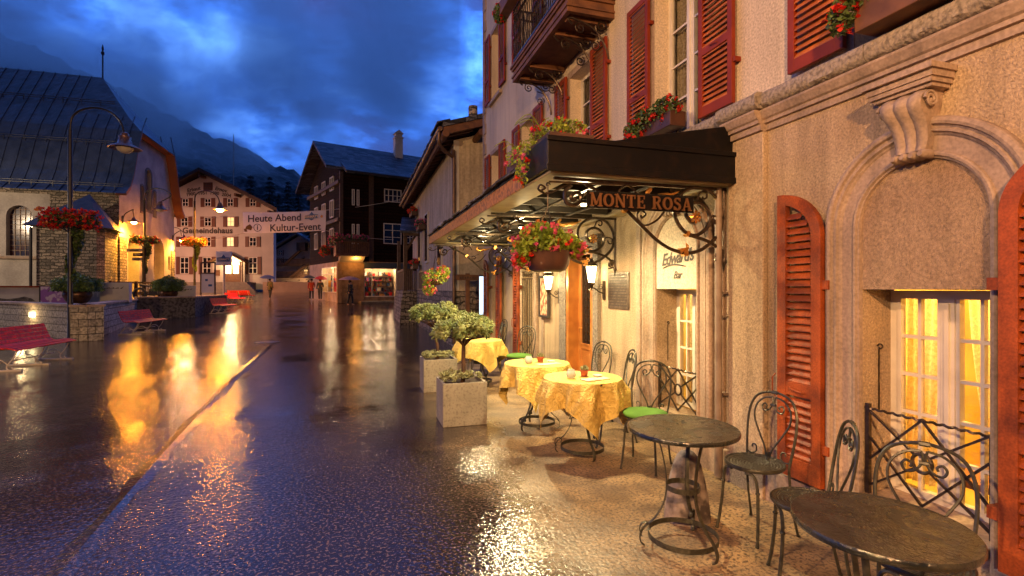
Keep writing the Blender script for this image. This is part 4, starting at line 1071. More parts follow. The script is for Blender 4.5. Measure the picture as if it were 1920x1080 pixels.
# geranium boxes on the upper sills
def sill_box(y, z, n, label, wood=False):
    o = empty('flower_box', (2.80, y, z), 0, label, 'flower box', 'flower boxes on the hotel sills')
    MB().box(-.07,.10,-.36,.36,.01,.15).build('planter_box', M['brownwood'] if wood else M['potbrown'], o, bevel=.006)
    flowers(o, [((-.02,-.22,.2),(.12,.18,.12)),((-.04,.05,.18),(.13,.18,.13)),((-.10,.22,.10),(.09,.14,.14))], M['leafd'], [(M['red'], n, .030)], 1500, .038)
sill_box(4.36, 3.08, 70, 'flower box full of red geraniums above the canopy roof')
o = empty('flower_box', (2.80, 1.95, 3.08), 0, 'wooden flower box with red geraniums on the ledge over the near arch', 'flower box', 'flower boxes on the hotel sills')
MB().box(-.02,.16,-.42,.30,.01,.22).build('planter_box', M['brownwood'], o, bevel=.006)
flowers(o, [((-.0,.25,.25),(.11,.14,.10)),((.02,-.05,.30),(.12,.25,.10)),((-.04,.36,.14),(.07,.09,.12))], M['leafd'], [(M['red'], 50, .028)], 1500, .035)
o = empty('flower_box', (2.30, 7.1, 5.98), 0, 'wooden flower box with trailing red geraniums hung on the balcony railing', 'flower box', 'flower boxes on the hotel sills')
MB().box(-.10,.06,-.9,.85,.02,.24).build('planter_box', M['brownwood'], o, bevel=.006)
flowers(o, [((-.05,.9,.12),(.12,.16,.16)),((-.02,.2,.32),(.12,.6,.10)),((-.02,-.6,.32),(.12,.4,.10))], M['leafd'], [(M['red'], 50, .035)], 1600, .05)

# ------------------------------------------------------------------ cafe furniture
def table_legs(o, top=.72):
    for k in range(3):
        a = R(-100 + 120*k)
        prof = [(.165,top),(.13,.60),(.105,.47),(.100,.36),(.118,.27),(.17,.18),(.235,.12),(.262,.07),(.255,.025),(.235,.008)]
        pts = cat([(r*math.cos(a), r*math.sin(a), z) for r, z in prof], 4)
        mb = MB().tube(pts, [(.0045,.0135)]*len(pts), 8, flat=(math.cos(a+1.57)*0+math.cos(a), math.sin(a), 0))
        sc = [(.262,.05),(.275,.095),(.262,.125),(.235,.135),(.212,.120),(.210,.098),(.225,.088)]
        sp_ = cat([((r-.01)*math.cos(a), (r-.01)*math.sin(a), z+.015) for r, z in sc], 4)
        if k: mb.tube(sp_, [(.004,.0125)]*len(sp_), 8, flat=(math.cos(a), math.sin(a), 0))
        mb.build('leg', M['iron2'], o, smooth=True)
    for r, z in ((.098, .375), (.205, .075)):
        mb = MB(); n = 40; vs = []
        for k in range(n):
            a = 6.2832*k/n
            for rr, zz in ((r,-.016),(r+.004,-.016),(r+.004,.016),(r,.016)): vs.append((rr*math.cos(a), rr*math.sin(a), z+zz))
        mb.add(vs, [(k*4+j, ((k+1)%n)*4+j, ((k+1)%n)*4+(j+1)%4, k*4+(j+1)%4) for k in range(n) for j in range(4)])
        mb.build('ring', M['iron2'], o)
def bistro_table(x, y, r, label, rot=0, wet=True):
    o = empty('bistro_table', (x, y, 0), rot, label, 'table', 'round bistro tables')
    MB().lathe([(r-.02,.715),(r-.004,.715),(r,.722),(r,.735),(r-.004,.741),(r-.012,.739),(r-.03,.738),(.0,.738)], n=64, cap=False).build('tabletop', M['tabletop'], o, smooth=True)
    table_legs(o); return o
bistro_table(1.924, 2.684, .33, 'bare wet metal bistro table in front of the weathered stone bollard', R(20))
bistro_table(1.836, 1.384, .29, 'bare wet metal bistro table nearest the camera below the near window', R(60))
def cloth_table(x, y, label, clabel, r=.37, rot=0, cr=0, seed=1, half=.61, rise=.75):
    o = empty('bistro_table', (x, y, 0), rot, label, 'table', 'round bistro tables')
    MB().lathe([(r-.02,.715),(r,.722),(r,.738),(.0,.738)], n=48, cap=False).build('tabletop', M['iron2'], o)
    table_legs(o)
    rr = random.Random(seed); ph = [rr.random()*6.28 for _ in range(4)]
    mb = MB(); n = 200; rings = []
    def pt(a, f):
        ca, sa = abs(math.cos(a)), abs(math.sin(a)); L_ = half/max(ca, sa)
        if f <= 1: return (r*f*math.cos(a), r*f*math.sin(a), .743 + .0015*math.sin(9*f+a*3))
        hang = (f-1)*(L_-r)
        w = min(1, hang/.14)
        fold = .042*w*math.sin(7*a+ph[0]+.5*math.sin(2*a+ph[1])) + .022*w*math.sin(13*a+ph[2]) + .010*w*math.sin(23*a+ph[3]+hang*20)
        rad = r + .006 + .018*w + .05*hang + fold*(1+hang*.8)
        tw = .25*hang*math.sin(4*a+ph[1])
        return (rad*math.cos(a+tw), rad*math.sin(a+tw), .743 - (hang*.985) - .004)
    fs = [0, .35, .7, .9, 1.0] + [1 + k/16 for k in range(1, 17)]
    for f in fs:
        for k in range(n): mb.v.append(pt(6.2832*k/n, f))
    for i in range(len(fs)-1):
        for k in range(n):
            mb.f.append((i*n+k, i*n+(k+1)%n, (i+1)*n+(k+1)%n, (i+1)*n+k)); mb.m.append(0)
    c = mb.build('tablecloth', M['cloth'], smooth=True, loc=(x,y,0), rotz=cr)
    tag(c, clabel, 'tablecloth', 'yellow tablecloths'); return o
cloth_table(2.07, 4.46, 'bistro table under yellow cloth behind the bare wet table', 'crinkled golden yellow cloth on the nearer of the two neighbouring laid tables', rot=R(10), cr=R(38), seed=3)
cloth_table(1.97, 5.47, 'bistro table under yellow cloth in front of the orange hotel door', 'crinkled golden yellow cloth on the laid table in front of the orange door', rot=R(70), cr=R(22), seed=8)
cloth_table(1.93, 8.15, 'bistro table under yellow cloth partly hidden behind the dwarf pines', 'golden yellow cloth on the farthest table behind the dwarf pines', rot=R(30), cr=R(50), seed=5)
# things on the tables
def small_items(x, y, tag_, d):
    dx, dy = d
    o = tag(MB().lathe([(.022,0),(.040,.012),(.048,.035),(.044,.058),(.030,.075),(.033,.082),(.030,.080),(.040,.055),(.043,.035),(.035,.012),(.0,.006)], n=24, cap=False).build('candle_glass', M['glassb'], smooth=True, loc=(x-.13+dx, y-.03+dy, .747)), 'round glass candle holder on the '+tag_, 'candle holder')
    o = empty('succulent_pot', (x+.03+dx, y+.02+dy, .747), 0, 'tiny succulent in a terracotta pot on the '+tag_, 'potted plant')
    MB().lathe([(.028,0),(.038,.045),(.042,.048),(.042,.062),(.036,.062),(.034,.05)], n=20).build('pot', M['terracotta'], o, smooth=True)
    mb = MB()
    for k in range(70):
        v = Vector((rnd.gauss(0,1), rnd.gauss(0,1), abs(rnd.gauss(0,1))+.2)).normalized()*.042
        a = Vector((0,0,.062)); mb.tube([a+v*.4, a+v*.8, a+v*1.15], [.004,.007,.001], 4)
    mb.build('leaves', M['succ'], o)
    o = tag(MB().lathe([(.03,0),(.045,.018),(.048,.022),(.042,.018),(.0,.006)], n=20, cap=False).build('ashtray', M['white'], smooth=True, loc=(x+.13+dx, y-.06+dy, .747)), 'small white dish on the '+tag_, 'dish')
    m_ = tag(MB().box(-.14,.14,-.06,.06,0,.006).build('menu_card', M['paper'], loc=(x+.06+dx, y-.16+dy, .747), rotz=.25), 'cream menu card lying on the '+tag_, 'menu')
small_items(2.07, 4.46, 'nearer yellow clothed table', (.0,.0)); small_items(1.97, 5.47, 'yellow clothed table before the orange door', (.02,0))

def chair(kind):
    o = empty('wire_chair')
    C = lambda l, k=5: cat(l, k)
    r = .0085
    if kind == 'green':
        s = MB().lathe([(.0,.425),(.165,.425),(.178,.432),(.178,.440),(.165,.445),(.0,.445)], n=32, cap=False)
        st = s.build('seat', M['iron2'], o, smooth=True)
        MB().lathe([(.0,.4455),(.170,.4455),(.188,.452),(.192,.464),(.184,.478),(.15,.486),(.0,.489)], n=36, cap=False, wob=lambda a, z: 1+.01*math.sin(5*a)).build('cushion', M['cushion'], o, smooth=True)
    else:
        seatm = M.get('perf')
        if not seatm:
            seatm = mat('perforated_seat', (.05,.048,.036), .35, metal=.4, noise=(40,3,.4,.7), col2=(.09,.085,.06))
            t = seatm.node_tree; w = t.nodes.new('ShaderNodeTexWave'); w.wave_type = 'RINGS'; w.rings_direction = 'Z'; w.inputs['Scale'].default_value = 17
            tcn = t.nodes.new('ShaderNodeTexCoord'); t.links.new(tcn.outputs['Object'], w.inputs['Vector'])
            g = t.nodes.new('ShaderNodeTexVoronoi'); g.inputs['Scale'].default_value = 85; t.links.new(tcn.outputs['Object'], g.inputs['Vector'])
            mu = t.nodes.new('ShaderNodeMath'); mu.operation = 'MULTIPLY'; t.links.new(w.outputs['Fac'], mu.inputs[0]); t.links.new(g.outputs['Distance'], mu.inputs[1])
            bp = t.nodes.new('ShaderNodeBump'); bp.inputs['Strength'].default_value = 1; bp.inputs['Distance'].default_value = .01
            t.links.new(mu.outputs[0], bp.inputs['Height']); t.links.new(bp.outputs[0], t.nodes['Principled BSDF'].inputs['Normal'])
            M['perf'] = seatm
        MB().lathe([(.0,.444),(.06,.447),(.15,.450),(.172,.458),(.180,.462),(.185,.457),(.185,.445),(.178,.436),(.0,.436)], n=48, cap=False).build('seat', seatm, o, smooth=True)
    for sx, sy in ((-1,-1),(1,-1),(-1,1),(1,1)):
        back = sy > 0
        top = (.125*sx, .12*sy, .435)
        if back: pts = C([(.155*sx,.125,.44),(.158*sx,.13,.33),(.162*sx,.145,.2),(.168*sx,.175,.06),(.175*sx,.19,.0)])
        else: pts = C([(.05*sx,-.155,.425),(.10*sx,-.145,.42),(.125*sx,-.14,.36),(.135*sx,-.145,.22),(.145*sx,-.16,.08),(.152*sx,-.175,.0)])
        mb = MB().tube(pts, .0095 if not back else r, 6); 
        if not back: mb.lathe([(.010,0),(.014,.004),(.014,.012),(.010,.016)], (.130*sx,-.142,.31), 8)
        e = pts[-1]; mb.lathe([(.012,0),(.012,.008)], (e[0], e[1], 0.0), 8)
        mb.build('leg', M['iron2'], o, smooth=True)
    b = MB()
    Y = lambda z: .125 + (z-.44)*.17
    P = lambda l: C([(x, Y(z), z) for x, z in l])
    b.tube(P([(-.155,.44),(-.170,.56),(-.178,.68),(-.165,.79),(-.115,.865),(0,.895),(.115,.865),(.165,.79),(.178,.68),(.170,.56),(.155,.44)]), .0085, 6)
    for s in (-1, 1):
        b.tube(P([(s*.012,.47),(s*.03,.53),(s*.085,.62),(s*.130,.71),(s*.125,.79),(s*.075,.845),(s*.012,.862)]), .0065, 5)
        b.tube(P([(s*.012,.862),(s*.004,.82),(s*.03,.775),(s*.065,.765),(s*.080,.79),(s*.065,.812),(s*.045,.80),(s*.050,.785)]), .006, 5)
        b.tube(P([(s*.150,.47),(s*.12,.465),(s*.09,.485),(s*.095,.52),(s*.120,.525),(s*.122,.505)]), .0055, 5)
    b.tube([(-.018,Y(.81),.81),(.018,Y(.81),.81)], .010, 6); b.tube([(-.02,Y(.90),.893),(.02,Y(.90),.893)], .012, 6); b.tube([(0,Y(.44),.44),(0,Y(.49),.49)], .009, 5); b.tube([(0,Y(.49)-.012,.49),(0,Y(.49)+.012,.49)], .014,6)
    b.build('backrest', M['iron2'], o, smooth=True)
    return o
cm_ = chair('metal'); cg_ = chair('green')
GRP = 'wire bistro chairs outside the hotel'
def place(src, x, y, rz, label, first=False, s=None):
    o = src if first else copy_tree(src)
    o.location = (x, y, 0); o.rotation_euler.z = R(rz); tag(o, label, 'chair', GRP)
    if s: o.scale = (s, s, s)
    return o
# back (+y of the chair) turns towards the wall
place(cm_, 2.50, 2.72, -80, 'bare metal wire chair with perforated seat beside the near red shutter', True)
place(cm_, 2.32, 2.14, -127, 'bare metal wire chair half hidden behind the nearest table, back by the window sill')
place(cm_, 2.28, 1.55, -61, 'bare metal wire chair whose heart shaped back stands before the window guard')
place(cg_, 2.47, 4.00, -50, 'wire chair with round green cushion between the bare table and the clothed one', True, 1.03)
place(cg_, 2.62, 4.86, -105, 'wire chair with green cushion behind the nearer clothed table', s=1.05)
place(cg_, 2.70, 5.60, -80, 'wire chair with green cushion against the wall under the bronze plaque', s=1.05)
place(cg_, 2.35, 9.05, -100, 'wire chair with green cushion by the brown tub beyond the orange door', s=1.08)
place(cg_, 2.52, 7.85, -60, 'wire chair under the barred window, its back to the wall', s=1.08)
place(cg_, 2.62, 9.75, -85, 'wire chair before the open red arched shutters', s=1.08)
place(cg_, 2.20, 9.35, 160, 'wire chair farthest along the wall, behind the last clothed table', s=1.08)
# brown tub
o = empty('plant_tub', (2.55, 6.95, 0), 0, 'round dark brown tub with gravel standing by the door', 'tub')
MB().lathe([(.15,0),(.19,.20),(.215,.40),(.225,.43),(.215,.44),(.20,.42)], n=32, cap=True).build('pot', M['potbrown'], o, smooth=True)
MB().lathe([(.0,.425),(.2,.423)], n=24, cap=False).build('gravel', mat('white_gravel', (.55,.5,.42), .9, bump=(60,1,.02), noise=(50,2,.45,.55), col2=(.25,.2,.15)), o)
o.location.z = .08
# weathered stone bollard
mb = MB(); from mathutils import noise as NZ
n = 40; prof = [(.165,0),(.163,.06),(.150,.16),(.128,.27),(.100,.37),(.075,.43),(.045,.462),(.0,.468)]
for i, (r, z) in enumerate(prof):
    for k in range(n):
        a = 6.2832*k/n; d = 1 + .10*NZ.noise(Vector((math.cos(a)*2, math.sin(a)*2, z*3))) + .03*NZ.noise(Vector((math.cos(a)*9, math.sin(a)*9, z*14)))
        mb.v.append((r*d*math.cos(a), r*d*.85*math.sin(a), z))
for i in range(len(prof)-1):
    for k in range(n): mb.f.append((i*n+k, i*n+(k+1)%n, (i+1)*n+(k+1)%n, (i+1)*n+k)); mb.m.append(0)
tag(mb.build('stone_bollard', M['stump'], smooth=True, loc=(2.20, 3.02, 0)), 'rough weathered conical stone bollard behind the bare wet table', 'bollard')

# planters with dwarf pines
def pine_planter(x0, y0, label, cc, cr_, seed, lean=0):
    rr = random.Random(seed)
    o = empty('concrete_planter', (x0, y0, 0), 0, label, 'planter', 'square concrete planters')
    w, h, t = .52, .50, .035
    mb = MB(); mb.box(0,w,0,t,0,h); mb.box(0,w,w-t,w,0,h); mb.box(0,t,t,w-t,0,h); mb.box(w-t,w,t,w-t,0,h); mb.box(t,w-t,t,w-t,0,.02)
    mb.build('box', M['concrete'], o, bevel=.006)
    MB().box(t,w-t,t,w-t,.02,h-.04).build('soil', M['soil'], o)
    s = MB()
    for k in range(90):
        a = rr.random()*6.28; q_ = math.sqrt(rr.random())
        c = Vector((w/2+.24*q_*math.cos(a), w/2+.24*q_*math.sin(a), h+.01+.075*rr.random()))
        if rr.random() < .35: c.x = .03 + rr.random()*.1; c.z -= .01
        for j in range(12):
            v = Vector((rr.gauss(0,1), rr.gauss(0,1), abs(rr.gauss(0,1))+.3)).normalized()*.040
            s.tube([c, c+v*.6, c+v], [.004,.009,.001], 4)
    s.build('ground_plants', M['succ'], o)
    p = empty('dwarf_pine', (x0+cc[0], y0+cc[1], h-.05), 0, 'dwarf pine with a flat cushion crown in the '+('nearer' if seed == 1 else 'farther')+' concrete planter', 'small tree', 'dwarf pines in the planters')
    mb = MB(); H = cc[2]-h+.05
    mb.tube(cat([(0,0,0),(.01,0,H*.3),(-.012+lean,.0,H*.6),(lean,0,H*.95)],5), [.030,.029,.028,.027,.026,.026,.025,.025,.025,.024,.023,.022,.020,.018,.015,.012], 8)
    for k in range(14):
        a = rr.random()*6.28; l = cr_[0]*(.5+.4*rr.random())
        mb.tube(cat([(lean,0,H*(.62+.2*rr.random())),(lean+l*.5*math.cos(a), l*.5*math.sin(a), H*.85),(lean+l*math.cos(a), l*math.sin(a), H*(.85+.25*rr.random()))],3), [.012,.011,.01,.009,.008,.006,.004], 5)
    mb.build('trunk', M['bark'], p)
    mb = MB(); lumps = []; tries = 0
    while len(lumps) < 78 and tries < 9000:
        tries += 1
        v = Vector((rr.gauss(0,1), rr.gauss(0,1), rr.gauss(.25,.8))).normalized()
        if v.z < -.45: continue
        k_ = rr.uniform(.55, 1.0)
        c = Vector((lean + v.x*cr_[0]*k_, v.y*cr_[1]*k_, H + v.z*cr_[2]*k_))
        if any((c-q_[0]).length < .044 for q_ in lumps): continue
        lumps.append((c, rr.uniform(.050, .085), v))
    for c, lr, v in lumps:
        mb.lathe([(.002,-lr*.62),(lr*.5,-lr*.45),(lr*.66,0),(lr*.5,lr*.42),(.002,lr*.6)], tuple(c), 8, cap=False)
        for s_ in range(15):          # stubby shoots over the cushion
            d = (Vector((rr.gauss(0,1), rr.gauss(0,1), rr.gauss(0,1))).normalized() + v*.5 + Vector((0,0,.35))).normalized()
            a = c + d*lr*.45; tip = c + d*(lr*1.15)
            mb.tube([a, a.lerp(tip,.6), tip], [.010,.012,.004], 4)
            for j_ in range(9):
                f_ = rr.random(); q_ = a.lerp(tip, f_)
                n_ = (Vector((rr.gauss(0,1), rr.gauss(0,1), rr.gauss(0,1))).normalized() + d*.8).normalized()
                sd = n_.orthogonal().normalized()*.0032
                mb.add([q_-sd, q_+sd, q_+n_*rr.uniform(.018,.028)], [(0,1,2)])
    mb.build('crown', M['needle'], p)
pine_planter(.94, 5.77, 'square concrete planter with a dwarf pine, nearer of the two', (.28,.26,1.09), (.35,.35,.16), 1, .02)
pine_planter(.97, 7.77, 'square concrete planter with a dwarf pine, farther one by the last table', (.24,.26,1.17), (.44,.42,.19), 2, -.02)

# ------------------------------------------------------------------ left side of the street
def curved_bench():
    o = empty('park_bench')
    # profile in (x = forward, z): seat front to backrest top ; bench runs along y
    prof = [(.30,.42),(.22,.445),(.13,.45),(.04,.44),(-.05,.43),(-.13,.46),(-.18,.53),(-.215,.61),(-.245,.69),(-.275,.77)]
    s = MB(); b = MB()
    for i, (x, z) in enumerate(prof):
        nx = prof[min(i+1, len(prof)-1)]; pv = prof[max(i-1, 0)]
        a = math.atan2(nx[1]-pv[1], nx[0]-pv[0])
        (s if i < 5 else b).mbox(.078, 2.0, .022, Matrix.Translation((x, 0, z)) @ Matrix.Rotation(-a, 4, 'Y'))
    s.build('seat', M['bench'], o, bevel=.005); b.build('backrest', M['bench'], o, bevel=.005)
    for y in (-.85, 0, .85):
        mb = MB(); w = .012
        T = lambda l, k=4: cat([(x, y, z) for x, z in l], k)
        mb.tube(T([(.30,.40),(.13,.425),(-.05,.41),(-.14,.44),(-.20,.53),(-.26,.70),(-.285,.79)]), .013, 6)
        mb.tube(T([(.26,.40),(.20,.25),(.10,.10),(.12,.03),(.18,.02),(.20,.05),(.17,.07)]), .012, 6)
        mb.tube(T([(-.12,.42),(-.16,.25),(-.26,.10),(-.28,.02)]), .012, 6)
        mb.tube(T([(.12,.12),(.0,.22),(-.14,.20),(-.25,.08)]), .010, 6)
        mb.box(-.36,.34,y-.03,y+.03,0,.03)
        mb.build('leg', M['benchw'], o)
    MB().tube([(-.02,-.85,.16),(-.02,.85,.16)], .011, 6).build('stretcher', M['benchw'], o)
    return o
bn = curved_bench(); GB = 'slatted benches along the street'
def bench(x, y, rz, label, first=False):
    o = bn if first else copy_tree(bn); o.location = (x, y, ground_z(x, y)); o.rotation_euler.z = R(rz); tag(o, label, 'bench', GB)
bench(-6.48, 12.95, -2, 'wet red slatted bench nearest at the left edge, before the block wall', True)
bench(-7.35, 21.3, -7, 'curved slatted bench beside the corner of the block wall, lit orange')
bench(-6.95, 30.9, -8, 'curved slatted bench at the end of the dark stone wall')
bench(-8.0, 38.8, -10, 'slatted bench behind the flower lamp post')
bench(-8.6, 43.6, 60, 'slatted bench facing the street by the white sign post')

def wall_path(name, pts, z0, z1, th, mat_, label, cat_, cap=None, capn='coping'):
    o = empty(name, (pts[0][0], pts[0][1], 0), 0, label, cat_)
    ox, oy = pts[0]
    mb = MB(); cp_ = MB()
    for (x0, y0), (x1, y1) in zip(pts, pts[1:]):
        d = Vector((x1-x0, y1-y0)); n = Vector((-d.y, d.x)).normalized()*th
        q4 = [(x0-ox, y0-oy), (x1-ox, y1-oy), (x1-ox+n.x, y1-oy+n.y), (x0-ox+n.x, y0-oy+n.y)]
        mb.prism(q4, z0, z1, 'z')
        n2 = n.normalized()*.05
        q5 = [(x0-ox-n2.x, y0-oy-n2.y), (x1-ox-n2.x, y1-oy-n2.y), (x1-ox+n.x+n2.x, y1-oy+n.y+n2.y), (x0-ox+n.x+n2.x, y0-oy+n.y+n2.y)]
        cp_.prism(q5, z1+.002, z1+.07, 'z')
    mb.build('wall', mat_, o)
    if cap: cp_.build(capn, cap, o)
    return o
wb = wall_path('planter_wall', [(-13.2,24.0),(-7.72,18.25)], -.1, 1.03, .4, M['blockwall'], 'pale split block retaining wall behind the red bench', 'wall', M['trim'])
wb.children[0]  # wall
MB().box(-.16,.16,-.03,.03,-.08,.08).build('wall_light', mat('lit_wall_lamp', (.9,.9,.7), .4, emit=(1,.85,.45), es=3), wb, loc=(2.69,-2.87,.70), rotz=R(134))
point('wall_lamp_light', (-10.72, 20.92, .70), 9, WARM, .08)
wall_path('planter_wall', [(-7.74,18.28),(-9.6,27.1)], -.1, 1.03, .4, M['blockwall'], 'shaded split block wall returning from the corner behind the orange bench', 'wall', M['trim'])
wall_path('planter_wall', [(-9.62,27.1),(-7.6,28.3),(-7.55,34.5)], .0, 1.12, .4, M['darkrubble'], 'low dark rubble wall below the white planter cubes', 'wall', M['trim'])
# ground of the raised terrace behind the walls
mb = MB(); mb.prism([(-7.98,18.85),(-9.85,27.2),(-7.85,28.5),(-7.85,34.4),(-9.0,47),(-40,47),(-40,24.3),(-13.2,24.2)], .2, .98, 'z')
mb.build('terrace', M['asphalt'], kind='structure')
# white parapet with relief and lettering
pw = wall_path('parapet_wall', [(-17.5,26.9),(-9.7,26.0)], .95, 1.62, .25, M['whitewall'], 'low white parapet wall with a mountain relief and white capital letters', 'wall', M['red_frame'])
def on_par(px_x, z, off=.02):   # point on the parapet front face
    f = (px_x + 9.7)/(-7.8); return (px_x - pw.location.x, 26.0+.9*f - off - pw.location.y, z)
a_ = math.atan2(-.9, 7.8)
text("MATTERHORN", 'lettering', .27, M['white'], pw, Matrix.Translation(on_par(-10.42, 1.30, .03)) @ Matrix.Rotation(a_, 4, 'Z') @ MY(0,0,0), .01, bold=.006)
mb = MB(); rg = [(-16.9,0),(-16.6,.22),(-16.35,.35),(-16.2,.25),(-15.95,.15),(-15.6,.24),(-15.3,.42),(-15.1,.52),(-14.95,.40),(-14.7,.27),(-14.4,.14),(-14.0,.10),(-13.7,.13),(-13.4,.20),(-13.15,.12),(-13.0,0)]
for (x0, h0), (x1, h1) in zip(rg, rg[1:]):
    p0, p1 = on_par(x0, 1.04, .03), on_par(x1, 1.04, .03)
    mb.add([p0, p1, (p1[0],p1[1],1.04+h1), (p0[0],p0[1],1.04+h0)], [(0,1,2,3)]); mb.add([(p0[0],p0[1]+.03,1.04+h0),(p1[0],p1[1]+.03,1.04+h1),(p1[0],p1[1],1.04+h1),(p0[0],p0[1],1.04+h0)], [(0,1,2,3)])
mb.build('mountain_relief', M['darkrubble'], pw)
o = empty('poster_panel', (-12.3, 26.22, 1.32), a_, 'purple tinted picture panel of snowy peaks on the white parapet', 'poster')
MB().box(-.52,.52,-.03,.03,-.36,.36).build('board', M['blackpaint'], o); 
pm = mat('poster_peaks', (.30,.12,.42), .5, noise=(4,4,.5,.56), col2=(.62,.5,.62)); MB().box(-.46,.52,-.036,-.031,-.34,.34).build('print', pm, o)
# potted shrub bowls and white cubes on the terrace
def bowl(x, y, z, r, label, fr):
    o = empty('plant_bowl', (x, y, z), 0, label, 'plant bowl', 'big bowls of shrubs')
    MB().lathe([(r*.45,0),(r*.8,r*.3),(r,r*.75),(r*.95,r*1.0),(r*.85,r*1.1),(r*.88,r*1.15),(r*.8,r*1.1)], n=32).build('bowl', M['copper'], o, smooth=True)
    mb = MB()
    for k in range(5200):
        a = rnd.random()*6.28; q_ = rnd.random()**.6; b_ = abs(math.sin(a*4+1))*.4+.6
        c = Vector((fr[0]*q_*math.cos(a)*b_, fr[0]*q_*math.sin(a)*b_, r*1.1 + fr[1]*rnd.random()*(1.15-q_*.5)))
        mb.leaf(c, .15, asp=.22)
    mb.build('foliage', M['shrub'], o)
    return o
bowl(-10.23, 23.4, .98, .46, 'round copper bowl with a spreading dark shrub behind the flower lamp post', (.85,.62))
bowl(-9.0, 29.3, 1.0, .42, 'round dark bowl with a bushy shrub between the white cubes', (.8,.7))
def cube(x, y, w, h, rz, label):
    o = empty('planter_cube', (x, y, 1.0), R(rz), label, 'planter cube', 'pale cube planters on the terrace')
    MB().box(-w/2,w/2,-w/2,w/2,0,h).build('cube', M['whitewall'], o, bevel=.01)
    mb = MB()   # small dark emblem: a line of script and a bird-like mark
    for k in range(9): mb.box(-w*.3+k*w*.05, -w*.3+k*w*.05+w*.035, -w/2-.008, -w/2-.001, h*.70, h*.70+.02+.015*(k%3))
    mb.prism([(w*.18,h*.70),(w*.32,h*.82),(w*.25,h*.70),(w*.34,h*.68)], -w/2-.008, -w/2-.001, 'y')
    mb.build('emblem', M['blackpaint'], o); return o
cube(-9.55, 24.9, .95, .82, 14, 'larger pale cube planter with small dark emblem, left of the shrubs')
cube(-8.35, 29.7, .80, .72, 14, 'smaller white cube planter at the end of the dark rubble wall')

# low timber fence before the church
o = empty('timber_fence', (-12.3, 31.6, .98), 0, 'low dark timber railing with thin pickets in front of the church arches', 'fence')
mb = MB(); DX, DY = 1.7, 4.9
for z in (.35,.92): mb.bar((0,0,z), (DX,DY,z), .06, .10)
for k in range(4): mb.box(DX*k/3-.06, DX*k/3+.06, DY*k/3-.06, DY*k/3+.06, 0, 1.0)
for k in range(26): mb.box(DX*k/26-.015, DX*k/26+.015, DY*k/26-.015, DY*k/26+.015, .3, .9)
mb.build('rail', M['olddark'], o); o.location = (-12.3, 31.4, .98)

# parked motorcycle
def motorcycle(x, y, z, rz, label):
    o = empty('motorcycle', (x, y, z), R(rz), label, 'motorcycle', 'motorcycles parked on the terrace')
    for wx in (-.68, .68):
        w = MB().tube([(wx + .29*math.cos(t*6.283/20), 0, .30 + .29*math.sin(t*6.283/20)) for t in range(20)], .055, 8, True).build('wheel', M['coatd'], o)
        m = MB()
        for k in range(8): a = k*math.pi/4; m.tube([(wx,0,.30),(wx+.25*math.cos(a),0,.30+.25*math.sin(a))], .008, 4)
        m.tube([(wx,-.05,.30),(wx,.05,.30)], .04, 8); m.build('spokes', M['lampcopper'], w)
    f = MB(); f.tube(cat([(.68,0,.30),(.55,0,.62),(.44,0,.98)],3), .028, 6); f.tube(cat([(.44,0,.85),(.1,0,.50),(-.3,0,.40),(-.68,0,.30)],4), .03, 6)
    f.mbox(.36,.24,.32, Matrix.Translation((.0,0,.40))); f.tube([(-.05,.14,.25),(-.75,.16,.30)], .04, 8); f.build('frame', M['lampmetal'], o)
    MB().lathe([(.03,-.26),(.13,-.18),(.15,0),(.12,.18),(.04,.25)], (0,0,0), 12).build('fuel_tank', M['navy'], o).matrix_local = Matrix.Translation((.14,0,.74)) @ Matrix.Rotation(R(80), 4, 'Y')
    MB().prism([(-.62,.70),(-.15,.68),(-.12,.74),(-.40,.78),(-.66,.84)], -.13, .13, 'y').build('seat', M['coatd'], o, bevel=.02)
    MB().tube(cat([(.30,-.34,.98),(.42,-.22,1.02),(.46,0,.98),(.42,.22,1.02),(.30,.34,.98)],3), .014, 6).build('handlebar', M['lampmetal'], o)
    MB().lathe([(.02,0),(.09,.05),(.09,.12)], n=14).build('headlight', M['lampoff'], o).matrix_local = Matrix.Translation((.52,0,.86)) @ Matrix.Rotation(R(90), 4, 'Y')
motorcycle(-9.95, 30.2, .98, -10, 'dark motorcycle parked between the shrub bowl and the pale cube'); motorcycle(-10.9, 33.2, .98, 25, 'second dark motorcycle parked farther back by the timber fence')

